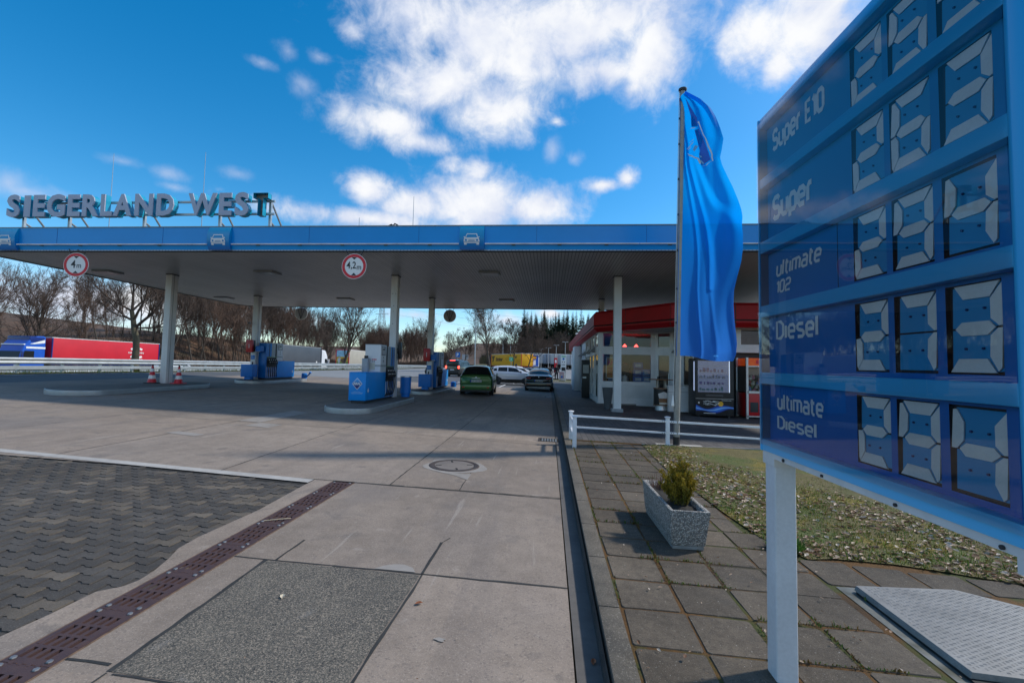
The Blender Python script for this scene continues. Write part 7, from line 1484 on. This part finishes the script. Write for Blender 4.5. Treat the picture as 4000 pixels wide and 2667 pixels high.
# ------------------------------------------------------------------ people
M_SKIN = mat('skin', (.45, .28, .21), .55, var=.06); M_HAIR = mat('hair_dark', (.03, .022, .018), .7); M_CLOTH = mat('clothes_black', (.016, .016, .02), .9, var=.2); M_TROUS = mat('trousers_dark', (.022, .022, .028), .9); M_SHOE = mat('shoe_white', (.5, .5, .5), .6)
def skin_mesh(name, V, E, Rd, material, par, sub=2):
    me = bpy.data.meshes.new(name); me.from_pydata([tuple(v) for v in V], E, []); o = bpy.data.objects.new(name, me); COL.objects.link(o); md = o.modifiers.new('s', 'SKIN'); md.use_smooth_shade = True; o.modifiers.new('sub', 'SUBSURF').levels = sub; o.modifiers['sub'].render_levels = sub
    sk = me.skin_vertices[0].data if me.skin_vertices else None
    if sk is None:
        bm = bmesh.new(); bm.from_mesh(me); bm.verts.layers.skin.verify(); bm.to_mesh(me); bm.free(); sk = me.skin_vertices[0].data
    for i, r_ in enumerate(Rd): sk[i].radius = (r_, r_) if not isinstance(r_, tuple) else r_; sk[i].use_root = (i == 0)
    dg = bpy.context.evaluated_depsgraph_get(); m2 = bpy.data.meshes.new_from_object(o.evaluated_get(dg)); bpy.data.objects.remove(o); bpy.data.meshes.remove(me); m2.name = name
    m2.materials.clear(); m2.materials.append(material); o2 = bpy.data.objects.new(name, m2); COL.objects.link(o2); o2.parent = par; m2.polygons.foreach_set('use_smooth', [True]*len(m2.polygons)); return o2
def person(x, y, rot, lab, hgt=1.74, step=.16, arm=.10, hair='short'):
    o = thing('person', lab, 'person', (x, y, PV(x, y) if x > .4 else H(x, y)), rot); s = hgt/1.74
    J = {'pel': (0, 0, .92), 'wst': (0, .0, 1.08), 'chs': (0, -.01, 1.28), 'nck': (0, 0, 1.46), 'hd0': (0, .01, 1.53), 'hd1': (0, .02, 1.63), 'hd2': (0, .01, 1.71),
         'hl': (-.10, 0, .88), 'kl': (-.11, step*.7, .49), 'al': (-.11, step*.4, .09), 'tl': (-.12, step*.4+.15, .035), 'hr': (.10, 0, .88), 'kr': (.11, -step*.1, .49), 'ar': (.11, -step, .10), 'tr': (.12, -step+.15, .035),
         'sl': (-.18, 0, 1.41), 'el': (-.25, -arm*.5, 1.14), 'wl': (-.27, arm, .90), 'fl': (-.265, arm+.04, .81), 'sr': (.18, 0, 1.41), 'er': (.25, arm*.3, 1.14), 'wr': (.27, arm*1.3, .91), 'fr': (.265, arm*1.4, .82)}
    K = list(J); ix = {k: i for i, k in enumerate(K)}; V = [tuple(c*s for c in J[k]) for k in K]
    E = [(ix[a], ix[b_]) for a, b_ in (('pel', 'wst'), ('wst', 'chs'), ('chs', 'nck'), ('nck', 'hd0'), ('hd0', 'hd1'), ('hd1', 'hd2'), ('pel', 'hl'), ('hl', 'kl'), ('kl', 'al'), ('al', 'tl'), ('pel', 'hr'), ('hr', 'kr'), ('kr', 'ar'), ('ar', 'tr'), ('chs', 'sl'), ('sl', 'el'), ('el', 'wl'), ('wl', 'fl'), ('chs', 'sr'), ('sr', 'er'), ('er', 'wr'), ('wr', 'fr'))]
    RD = dict(pel=(.15, .11), wst=(.135, .10), chs=(.16, .11), nck=.055, hd0=.065, hd1=(.078, .095), hd2=.06, hl=.085, kl=.06, al=.042, tl=.035, hr=.085, kr=.06, ar=.042, tr=.035, sl=.062, el=.045, wl=.032, fl=.03, sr=.062, er=.045, wr=.032, fr=.03)
    skin_mesh('body', V, E, [tuple(c*s for c in (RD[k] if isinstance(RD[k], tuple) else (RD[k],)*2)) for k in K], M_SKIN, o)
    def sub(name, keys, edges, grow, mt_):
        ii = {k: i for i, k in enumerate(keys)}; return skin_mesh(name, [tuple(c*s for c in J[k]) for k in keys], [(ii[a], ii[b_]) for a, b_ in edges], [tuple((c+grow)*s for c in (RD[k] if isinstance(RD[k], tuple) else (RD[k],)*2)) for k in keys], mt_, o)
    sub('jacket', ['chs', 'wst', 'pel', 'nck', 'sl', 'el', 'wl', 'sr', 'er', 'wr'], (('chs', 'wst'), ('wst', 'pel'), ('chs', 'nck'), ('chs', 'sl'), ('sl', 'el'), ('el', 'wl'), ('chs', 'sr'), ('sr', 'er'), ('er', 'wr')), .022, M_CLOTH)
    sub('trousers', ['pel', 'hl', 'kl', 'al', 'hr', 'kr', 'ar'], (('pel', 'hl'), ('hl', 'kl'), ('kl', 'al'), ('pel', 'hr'), ('hr', 'kr'), ('kr', 'ar')), .018, M_TROUS)
    for a, b_ in (('al', 'tl'), ('ar', 'tr')): MB().tube([tuple(c*s for c in (J[a][0], J[a][1]-.05, .045)), tuple(c*s for c in (J[a][0], J[a][1]+.05, .05)), tuple(c*s for c in J[b_])], [.048*s, .05*s, .038*s], 10).build('shoe', M_SHOE if 'white shoes' in lab else M_BLACK, o, smooth=60)
    mb = MB(); mb.lathe([(.01, .105), (.06, .09), (.088, .04), (.094, -.01), (.085, -.05)], (0, 0, 0), 16); h_ = mb.build('hair', M_HAIR, o, smooth=60); h_.location = (0, -.006*s, 1.655*s); h_.scale = (s*.95, s*1.12, s)
    fc = -1 if 'towards' in lab else 1
    for sx in (-1, 1): MB().lathe([(.001, -.008), (.009, 0), (.001, .008)], (sx*.03*s, .098*s, 1.635*s), 8).build('eye', M_BLACK, o)
    MB().tube([(0, .095*s, 1.63*s), (0, .118*s, 1.60*s), (0, .1*s, 1.592*s)], [.008, .014, .008], 6).build('nose', M_SKIN, o, smooth=60); MB().box(-.025*s, .025*s, .092*s, .101*s, 1.562*s, 1.57*s).build('mouth', mat('lips', (.3, .12, .1), .5), o)
    for sx in (-1, 1):
        f = J['fl'] if sx < 0 else J['fr']
        for k in range(4): MB().tube([tuple(c*s for c in (f[0]+sx*.004, f[1]-.026+k*.017, f[2]+.01)), tuple(c*s for c in (f[0]+sx*.0, f[1]-.02+k*.017, f[2]-.045+.004*abs(k-1.5))), tuple(c*s for c in (f[0]-sx*.012, f[1]-.012+k*.017, f[2]-.075+.006*abs(k-1.5)))], [.009, .008, .006], 6).build('finger', M_SKIN, o, smooth=60)
        MB().tube([tuple(c*s for c in (f[0]-sx*.01, f[1]+.03, f[2]+.025)), tuple(c*s for c in (f[0]-sx*.02, f[1]+.055, f[2]-.015)), tuple(c*s for c in (f[0]-sx*.022, f[1]+.055, f[2]-.04))], [.010, .009, .007], 6).build('thumb', M_SKIN, o, smooth=60)
    return o
person(.80, 48.6, PI+.1, 'person in black walking on the far pavement in white shoes, right of two', 1.72); person(.10, 49.3, PI-.15, 'person in a dark jacket walking beside the other, left of two', 1.72, -.12); person(-2.85, 39.6, R(70), 'dark haired person in black standing behind the silver crossover', 1.66, .02, .05)
# ------------------------------------------------------------------ guardrails
M_RAILG = mat('rail_zinc', (.50, .53, .54), .45, .55, col2=(.36, .38, .39), vs=1.5)
def guardrail(y0, y1, lab, xo=-23.85, top=.68, beams=1, step=4.0, double=False):
    y0_, n = y0, int((y1-y0)/step); o = thing('guardrail', lab, 'guardrail', (0, 0, 0))
    for (zc, hh) in ((top-.15, .15), (top-.46, .08)):
        mb = MB(); prf = [(0, hh), (-.035, hh*.8), (-.04, hh*.35), (.02, 0), (-.04, -hh*.35), (-.035, -hh*.8), (0, -hh)] if hh > .1 else [(0, hh), (-.03, hh), (-.03, -hh), (0, -hh)]; ny = n*2; k = len(prf)
        mb.add([(xo+.06-d*1.0+shift(y0+(y1-y0)*j/ny), y0+(y1-y0)*j/ny, H(xo+shift(y0+(y1-y0)*j/ny), y0+(y1-y0)*j/ny)+zc+z) for j in range(ny+1) for d, z in prf], [(j*k+i, j*k+i+1, (j+1)*k+i+1, (j+1)*k+i) for j in range(ny) for i in range(k-1)]); mb.build('beam', M_RAILG, o, fix=False, smooth=60)
    m0 = MB().box(-.05, .05, -.04, .04, -.3, top-.05).build('post', M_RAILG, o)
    for j in range(min(n, 99)):
        c_ = m0 if j == 0 else m0.copy()
        if j: COL.objects.link(c_); c_.parent = o
        y = y0+j*step; x = xo+shift(y); c_.location = (x-.05, y, H(x, y))
    return o
guardrail(-6, 130, 'galvanised guardrail along the verge beyond the filling station lanes', step=1.9); guardrail(-6, 150, 'second guardrail farther off along the motorway carriageway', -29.6, .72, step=2.6); guardrail(-10, 190, 'guardrail on the central reservation behind the grey lorry', -46.0, .75, step=4)
# ------------------------------------------------------------------ trees
M_BARK = mat('bark_grey', (.085, .068, .052), .9, var=.3, vs=3, bump=.5, bs=14); M_TWIG = mat('twig_brown', (.085, .058, .044), .9, var=.25, vs=.6); M_TWIG2 = mat('twig_red_brown', (.12, .072, .050), .9, var=.25, vs=.5); M_BARKG = mat('bark_mossy', (.12, .105, .065), .9, col2=(.06, .052, .035), vs=5, bump=.6, bs=12)
def perp(d, q):
    a = Vector((q.normal(), q.normal(), q.normal())); a = a-d*a.dot(d); return a.normalized()
def tree_mesh(seed, hgt, r0, fork=.3, nb=9, spread=.9, lv=4, twig=.009, up=.35, dens=1.0, lean=0, forks=None):
    """trunk and crown as two builders; branches recurse, tapering, down to fine twigs"""
    q = np.random.default_rng(seed); T = MB(); C = MB()
    def seg(mb, pts, rad, n):
        # light tube without caps
        o = len(mb.v); rg = []; prev = None
        for i, p in enumerate(pts):
            d = pts[min(i+1, len(pts)-1)]-pts[max(i-1, 0)]; d.normalize()
            e1 = d.orthogonal().normalized() if prev is None else (prev-d*prev.dot(d)).normalized(); prev = e1; e2 = d.cross(e1)
            for k in range(n): a = 2*PI*k/n; mb.v.append(tuple(p+(e1*math.cos(a)+e2*math.sin(a))*rad[i]))
        for i in range(len(pts)-1):
            for k in range(n): a = o+i*n+k; b = o+i*n+(k+1) % n; mb.f.append((a, b, b+n, a+n))
    def grow(p, d, ln, r_, level):
        n = {0: 6, 1: 5, 2: 4, 3: 3}.get(level, 2); pts = [p.copy()]; rad = [r_]; dd = d.copy()
        for i in range(n):
            dd = (dd+perp(dd, q)*q.uniform(.05, .22)*(1+.25*level)+Vector((0, 0, up*.18 if level < 3 else up*.08))).normalized(); pts.append(pts[-1]+dd*ln/n); rad.append(max(.004, r_*(1-.72*(i+1)/n)))
        seg(T if level == 0 else C, pts, rad, 8 if level == 0 else (5 if level == 1 else 3))
        if level >= lv: return
        m_ = {0: nb, 1: int(7*dens), 2: int(7*dens), 3: int(6*dens)}.get(level, 3)
        for k in range(m_):
            t_ = (fork+(1-fork)*(k+q.uniform(0, 1))/m_) if level == 0 else (.18+.82*(k+q.uniform(0, 1))/m_); f = t_*n; i = min(n-1, int(f)); pp = pts[i].lerp(pts[i+1], f-i); ax_ = (pts[i+1]-pts[i]).normalized(); an = q.uniform(.45, 1.05)*spread
            nd = (ax_*math.cos(an)+perp(ax_, q)*math.sin(an)); nd = (nd+Vector((0, 0, up*.5))).normalized(); rr_ = rad[i]*q.uniform(.38, .62); l2 = ln*q.uniform(.42, .68)*(1-.35*t_ if level == 0 else 1-.3*t_)
            grow(pp, nd, l2, max(twig, rr_), level+1)
    d0 = Vector((lean, 0, 1)).normalized()
    if forks:
        pts = [Vector(p) for p in forks['trunk']]; seg(T, pts, forks['rad'], 10)
        for (i, d, l_, r_) in forks['limbs']: grow(pts[i], Vector(d).normalized(), l_, r_, 1)
        for (i, d, l_, r_) in forks.get('mains', []):
            grow(pts[i], Vector(d).normalized(), l_, r_, 0)
    else: grow(Vector((0, 0, -.2)), d0, hgt, r0, 0)
    return T, C
def tree(name, T, C, lab, loc, rz=0, grp=None, mt_=None, mb_=None, cat='tree'):
    o = thing(name, lab, cat, loc, rz, grp); T.build('trunk', mb_ or M_BARK, o, fix=False, smooth=60); C.build('crown', mt_ or M_TWIG, o, fix=False); return o
# the forked tree beside the guardrail
TX, TY = -24.6, 25.3
T, C = tree_mesh(31, 6, .2, spread=1.0, lv=4, twig=.010, dens=1.15, up=.25, forks={'trunk': [(0, 0, -.2), (-.05, 0, .6), (-.02, 0, 1.3), (-.12, .05, 2.0), (-.34, .1, 2.55), (-.42, .1, 3.0), (-.62, .15, 3.6)], 'rad': [.24, .19, .17, .16, .15, .13, .11],
    'limbs': [(4, (.75, .1, .55), 3.4, .10), (5, (.5, -.3, 1.0), 3.2, .085), (6, (-.35, .1, 1.0), 3.6, .085), (6, (-.9, -.2, .55), 3.2, .07), (5, (-1, .3, .25), 2.8, .06), (4, (.9, .5, .25), 2.9, .06), (6, (.35, .4, 1), 3.2, .07), (5, (-.7, -.5, .7), 2.8, .055), (4, (1, -.2, -.02), 2.2, .035)]})
tree('bare_tree', T, C, 'forked bare tree with a pale trunk right behind the near guardrail', (TX, TY, H(TX, TY)), 0, None, M_TWIG, M_BARKG)
# the tree with the thick straight trunk at the left edge
T, C = tree_mesh(5, 9.0, .27, fork=.16, nb=20, spread=.95, lv=4, twig=.012, up=.3, dens=1.0); tree('bare_tree', T, C, 'broad bare tree with a straight dark trunk behind the blue lorry cab', (-61, 49.8, H(-61, 49.8)-.3))
T, C = tree_mesh(44, 8.2, .2, fork=.2, nb=18, spread=.85, lv=4, twig=.012, up=.4, dens=1.0); o = tree('bare_tree', T, C, 'bare tree behind the guardrail right of the grey lorry', (-28.0, 60, H(-28, 60)))
T, C = tree_mesh(46, 7.6, .17, fork=.2, nb=16, spread=.8, lv=4, twig=.012, up=.45, dens=.9); tree('bare_tree', T, C, 'slender bare tree between the grey lorry and the beige trailer', (-48, 96, H(-48, 96)))
# variants for the leafless wood: copied, each tree an object of its own
VAR = []
for i, (sd_, h_, r_, fk, nb_, spd, up_) in enumerate(((61, 12.5, .15, .32, 15, .62, .5), (62, 11.5, .13, .30, 14, .66, .5), (63, 13.5, .16, .36, 15, .58, .55), (64, 10.5, .12, .22, 15, .75, .4), (65, 12, .14, .30, 13, .7, .5))):
    T, C = tree_mesh(sd_, h_, r_, fork=fk, nb=nb_, spread=spd, lv=4, twig=.016, up=up_, dens=.88); VAR.append((T, C, h_))
LABW = 'slim leafless tree in the brown wood beyond the motorway'; q = np.random.default_rng(5); protos = []
def wood_tree(k, x, y, s_, lab, grp, mt_=None):
    key = (k, lab); z = H(x, y)-.25
    for kk, o in protos:
        if kk == key: return dup(o, (x, y, z), q.uniform(0, 6.28), None, None, s_)
    T, C, h_ = VAR[k]; o = tree('bare_tree', T, C, lab, (x, y, z), q.uniform(0, 6.28), grp, mt_ or (M_TWIG2 if k % 2 else M_TWIG)); o.scale = (s_,)*3; protos.append((key, o)); return o
n_w = 0
while n_w < 118:                                          # belt beyond the far carriageway
    y = 30+165*q.random()**1.15; x = -62-q.random()**1.3*34+shift(y); px = 2000+1778*((x/ y)+.0822)/(1-.0822*x/y)
    if px < -250 or px > 1560: continue
    if px < 560 and q.random() < .62: continue
    wood_tree(int(q.integers(5)), x, y, q.uniform(.72, 1.1)*(1.0 if y < 90 else 1.12), LABW, 'leafless trees of the wood beyond the motorway'); n_w += 1
LABH = 'leafless tree on the brown wooded hill right of the nearest pump column'; n_h = 0
while n_h < 85:                                           # the brown wood that closes the view behind the pump column
    y = q.uniform(170, 300); x = -y*q.uniform(.27, .42)
    if x > -52-.1*(y-170)+shift(y)*0: pass
    wood_tree(int(q.integers(5)), x, y, q.uniform(.95, 1.25), LABH, 'leafless trees on the hill beside the motorway', M_TWIG2); n_h += 1
LABR = 'leafless tree at the foot of the dark spruce wood'; n_r = 0
while n_r < 90:
    y = q.uniform(124, 190); x = y*q.uniform(-.14, .16); wood_tree(int(q.integers(5)), x, y, q.uniform(.36, .6), LABR, 'leafless trees below the spruce wood'); n_r += 1
n_r = 0
while n_r < 26:
    y = q.uniform(60, 130); x = y*q.uniform(.16, .55)+4; wood_tree(int(q.integers(5)), x, y, q.uniform(.6, .9), 'leafless tree standing behind the shop building', 'leafless trees behind the shop'); n_r += 1
# car park trees
PT = [(71, -8.2, 64.5, 8.6, 'round crowned bare tree beside the tall lamp post', .17), (72, -5.6, 70, 6.6, 'bare tree in front of the letters of the yellow trailer', .12), (73, -3.4, 68, 6.2, 'bare tree in front of the right end of the yellow trailer', .12), (74, -14.6, 78, 5.6, 'small bare tree left of the lamp post beyond the van', .1), (75, -21, 96, 6, 'distant bare tree beside the blue parking sign', .1)]
for sd_, x, y, h_, lab, r_ in PT:
    T, C = tree_mesh(sd_, h_, r_, fork=.34, nb=17, spread=.95, lv=4, twig=.012, up=.3, dens=1.0); tree('bare_tree', T, C, lab, (x, y, H(x, y)-.1), sd_)
T, C = tree_mesh(81, 9, .16, fork=.3, nb=14, spread=.8, lv=4, twig=.012, up=.35, dens=.9); tree('bare_tree', T, C, 'bare tree whose twigs reach over the red shop roof', (12.5, 56, H(12.5, 56)-.1))
# spruces
def spruce(seed, h_, r_):
    q_ = np.random.default_rng(seed); T = MB(); C = MB(); T.tube([(0, 0, -.3), (0, 0, h_)], [.18, .02], 7); nw = int(h_*2.6); COLs = []
    for w in range(nw):
        t_ = w/nw; z = h_*(.12+.88*t_); rad = r_*(1-t_)**.85*q_.uniform(.8, 1.15)+.12
        for k in range(int(8+6*(1-t_))):
            a = q_.uniform(0, 6.28); L_ = rad*q_.uniform(.65, 1.1); dr = -L_*q_.uniform(.25, .5); dx, dy = math.cos(a), math.sin(a); p0 = Vector((0, 0, z)); p1 = Vector((dx*L_*.5, dy*L_*.5, z+dr*.35)); p2 = Vector((dx*L_, dy*L_, z+dr*.8+.08*L_)); wv = Vector((-dy, dx, 0))*L_*q_.uniform(.16, .26); dn_ = Vector((0, 0, -L_*.16))
            C.add([p0, p1+wv+dn_, p2, p1-wv+dn_, p1+Vector((0, 0, .03))], [(0, 1, 4), (1, 2, 4), (2, 3, 4), (3, 0, 4)])
    return T, C
M_SPR = mat('spruce_needles', (.022, .040, .018), .8, col2=(.010, .019, .011), vs=.7, spec=.2); SP = []
for i, sd_ in enumerate((1, 2, 3)): T, C = spruce(sd_, 15, 2.5); o = tree('spruce_tree', T, C, 'dark spruce standing in the evergreen wood above the lorry park', (0, 0, 0), 0, 'spruces above the lorry park', M_SPR); SP.append(o)
n_s = 0
for k in range(92):
    y = q.uniform(196, 262); x = y*q.uniform(-.058, .30) if k > 30 else y*q.uniform(-.058, .085)
    s_ = q.uniform(.95, 1.45); z = H(x, y)-.4
    if k < 3: SP[k].location = (x, y, z); SP[k].scale = (s_, s_, s_*1.05)
    else: dup(SP[k % 3], (x, y, z), q.uniform(0, 6.28), None, None, (s_, s_, s_*q.uniform(.95, 1.12)))
# undergrowth: brown brush that closes the wood near the ground (countless)
def brush(name, n, fn, col, seed, h0, h1):
    q_ = np.random.default_rng(seed); mb = MB()
    for k in range(n):
        x, y = fn(q_); z = H(x, y)-.1; h_ = q_.uniform(h0, h1)
        for j in range(5):
            a = q_.uniform(0, 6.28); tx, ty = math.cos(a)*h_*q_.uniform(.1, .5), math.sin(a)*h_*q_.uniform(.1, .5); w_ = q_.uniform(.02, .05); b = (x+q_.normal(0, .4), y+q_.normal(0, .4)); mb.add([(b[0]-w_, b[1], z), (b[0]+w_, b[1], z), (b[0]+tx+w_*.3, b[1]+ty, z+h_), (b[0]+tx-w_*.3, b[1]+ty, z+h_*.96)], [(0, 1, 2, 3)]); c_ = q_.uniform(.3, .8); mb.add([(b[0]+tx*c_, b[1]+ty*c_, z+h_*c_), (b[0]+tx*c_+.03, b[1]+ty*c_, z+h_*c_+.03), (b[0]+tx*c_+q_.normal(0, .5), b[1]+ty*c_+q_.normal(0, .5), z+h_*(c_+.35))], [(0, 1, 2)])
    o = mb.build(name, col, fix=False); o['kind'] = 'stuff'; return o
M_BR1 = mat('brush_brown', (.10, .062, .042), .9, var=.3, vs=.3); M_BR2 = mat('brush_olive', (.075, .065, .030), .9, var=.3, vs=.3)
brush('undergrowth', 1800, lambda g: (lambda y: (-60-g.random()**1.4*30+shift(y), y))(50+160*g.random()), M_BR1, 2, .6, 2.2)
brush('undergrowth', 2600, lambda g: (lambda y: (y*g.uniform(-.15, .2), y))(g.uniform(116, 195)), M_BR2, 3, .8, 2.2)
brush('undergrowth', 2200, lambda g: (lambda y: (-y*g.uniform(.22, .42), y))(g.uniform(150, 280)), M_BR1, 4, 1., 3)
# far ridge behind the motorway, tufts along the guardrail
for (nm, y, x0, x1, z, mt_) in (('hills', 620, -400, 120, 15, 'field_tan'), ('hills', 900, -700, 500, 30, 'field_green')):
    mb = MB(); q_ = np.random.default_rng(int(y)); n = 60; hs_ = [z*(.7+.25*math.sin(i*.35+y)+.1*math.sin(i*.9)) for i in range(n+1)]
    mb.add([(x0+(x1-x0)*i/n, y, -8) for i in range(n+1)]+[(x0+(x1-x0)*i/n, y+90, hs_[i]) for i in range(n+1)]+[(x0+(x1-x0)*i/n, y+260, -8) for i in range(n+1)], [(k*(n+1)+i, k*(n+1)+i+1, (k+1)*(n+1)+i+1, (k+1)*(n+1)+i) for k in (0, 1) for i in range(n)])
    tag(mb.build(nm, mat(mt_, (.20, .15, .075) if 'tan' in mt_ else (.10, .115, .06), .95, var=.3, vs=.02), fix=False, smooth=60), kind='structure')
blades_v = []
q_ = np.random.default_rng(12); mb = MB(); C = []
for k in range(5200):
    y = 8+80*q_.random()**1.4; x = -23.7+q_.normal(0, .45)+shift(y); z = H(x, y); h_ = q_.uniform(.04, .16); a = q_.uniform(0, 6.28); w_ = .012; mb.add([(x-w_, y, z-.05), (x+w_, y, z-.05), (x+math.cos(a)*h_*.5, y+math.sin(a)*h_*.5, z+h_)], [(0, 1, 2)]); c = GC[q_.integers(len(GC))]; C += [c+(1,)]*3
vg = mb.build('verge_tufts', M_BLADE, fix=False); ca_ = vg.data.color_attributes.new('tone', 'FLOAT_COLOR', 'POINT'); ca_.data.foreach_set('color', [c for t_ in C for c in t_]); vg['kind'] = 'stuff'
strip('verge', M_VERGE, -25.4, -23.0, -12, 160, .0, step=1.5)
# ------------------------------------------------------------------ lamp posts, signs, pylon
def lamp(x, y, top, lab, grp=None, arms=2):
    o = thing('lamp_post', lab, 'lamp post', (x, y, H(x, y)), 0, grp); h_ = top-H(x, y); MB().tube([(0, 0, 0), (0, 0, h_)], [.085, .05], 8).build('mast', M_GREYM, o, smooth=50)
    for sd in ((-1, 1) if arms == 2 else (1,)): hd_ = MB().box(min(.05*sd, .62*sd), max(.05*sd, .62*sd), -.12, .12, h_-.02, h_+.07).build('lamp_head', mat('lamp_head_grey', (.40, .42, .44), .45, .3), o, bevel=.03); MB().box(min(.15*sd, .55*sd), max(.15*sd, .55*sd), -.08, .08, h_-.03, h_-.018).build('diffuser', M_SIGNW, hd_)
    return o
lamp(-8.85, 54, 8.0, 'tall double headed lamp post left of the round bare tree')
l0 = None
for (x, y, z, lab) in ((-1.75, 100, 5.7, 'double headed lamp post, leftmost of three before the spruces'), (-.15, 99, 5.95, 'double headed lamp post, middle of three before the spruces'), (1.5, 98, 6.5, 'double headed lamp post, rightmost of three before the spruces'), (-8.85, 104, 7.4, 'taller double headed lamp post behind the yellow trailer'), (-8.6, 112, 6.7, 'lower double headed lamp post behind the yellow trailer'), (-10.3, 101, 8.0, 'single lamp mast behind the crown of the round bare tree'), (3.35, 96, 7.1, 'lamp post just left of the edge of the shop roof')): lamp(x, y, z, lab, 'lamp posts of the lorry park')
for (x, y, z, lab) in ((1.9, 36.5, 4.35, 'short white lamp on the far edge of the shop roof'), (2.3, 30, 4.6, 'thin white vent pipe on the shop roof')):
    o = thing('roof_lamp', lab, 'lamp', (x+.3, y, 3.98)); MB().tube([(0, 0, 0), (0, 0, z-3.98)], .03, 8).build('stem', M_SIGNW, o, smooth=40); MB().lathe([(.05, z-4.03), (.16, z-3.98), (.16, z-3.94), (.02, z-3.88)], n=16).build('head', M_SIGNW, o, smooth=40)
o = thing('parking_sign', 'blue parking sign beside the exit road', 'road sign', (-16.6, 82, H(-16.6, 82))); MB().tube([(0, 0, 0), (0, 0, 3.0)], .04, 8).build('post', M_GREYM, o); box('panel', M_BIN, o, -.4, .4, -.05, -.03, 2.2, 3.1, bevel=.01); text_mb('P', (-.2, -.053, 2.35), (1, 0, 0), (0, 0, 1), width=.36, height=.6, depth=.004, bold=.03).build('lettering', M_SIGNW, o, fix=False)
o = thing('direction_sign', 'pale rectangular sign board by the exit road', 'road sign', (-15.6, 84, H(-15.6, 84))); MB().tube([(-.3, 0, 0), (-.3, 0, 2.6)], .04, 8).tube([(.3, 0, 0), (.3, 0, 2.6)], .04, 8).build('post', M_GREYM, o); box('panel', mat('pale_board', (.5, .5, .5), .5), o, -.6, .6, -.05, -.03, 1.9, 2.8)
o = thing('assembly_sign', 'small green sign on a post before the yellow trailer', 'sign', (-4.66, 56, H(-4.7, 56))); MB().tube([(0, 0, 0), (0, 0, 2.5)], .03, 8).build('post', M_GREYM, o); pn = box('panel', mat('sign_green', lin(70, 200, 150), .5), o, -.24, .24, -.04, -.02, 2.05, 2.55, bevel=.01); MB().lathe([(.05, -.006), (.05, 0)], (0, -.04, 2.42), 12, 'y').box(-.05, .05, -.046, -.04, 2.15, 2.35).build('pictogram', M_SIGNW, pn)
o = thing('dark_container', 'dark waste container beside the tall lamp post', 'container', (-9.9, 56.5, H(-9.9, 56.5))); box('body', M_DARK, o, -.6, .6, -.4, .4, .05, 1.25, bevel=.03); box('lid', M_BLACK, o, -.63, .63, -.43, .43, 1.25, 1.34, bevel=.02)
# lattice pylon on the horizon with its wires
o = thing('power_pylon', 'distant lattice power pylon behind the wood', 'pylon', (-88, 232, H(-88, 232))); mb = MB(); Hh = 40-H(-88, 232)
for z0, z1 in zip(np.linspace(0, Hh, 13)[:-1], np.linspace(0, Hh, 13)[1:]):
    w0, w1 = 2.6*(1-z0/Hh)+.35, 2.6*(1-z1/Hh)+.35
    c0 = [(-w0, -w0, z0), (w0, -w0, z0), (w0, w0, z0), (-w0, w0, z0)]; c1 = [(-w1, -w1, z1), (w1, -w1, z1), (w1, w1, z1), (-w1, w1, z1)]
    for k in range(4): mb.tube([c0[k], c1[k]], .09, 4, False); mb.tube([c0[k], c1[(k+1) % 4]], .06, 4, False); mb.tube([c0[(k+1) % 4], c1[k]], .06, 4, False); mb.tube([c1[k], c1[(k+1) % 4]], .06, 4, False)
mb.build('lattice', mat('pylon_grey', (.22, .23, .25), .6), o); mb = MB()
for z in (Hh-2, Hh-7, Hh-12): mb.tube([(-3.5, 0, z), (3.5, 0, z)], .12, 4)
mb.build('cross_arm', mat('pylon_grey', (.22, .23, .25), .6), o)
for k, z in enumerate((37.2, 33, 29)):
    mb = MB(); mb.tube([(-88+190*t_, 232+60*t_, z-9*math.sin(PI*t_)+2*t_) for t_ in np.linspace(0, 1, 20)], .035, 4); tag(mb.build('power_line', mat('wire', (.12, .13, .15), .6)), ['uppermost', 'middle', 'lowest'][k]+' power line running right from the distant pylon', 'power line')
# make sure every copied tree is seen at its own place
bpy.context.view_layer.update()
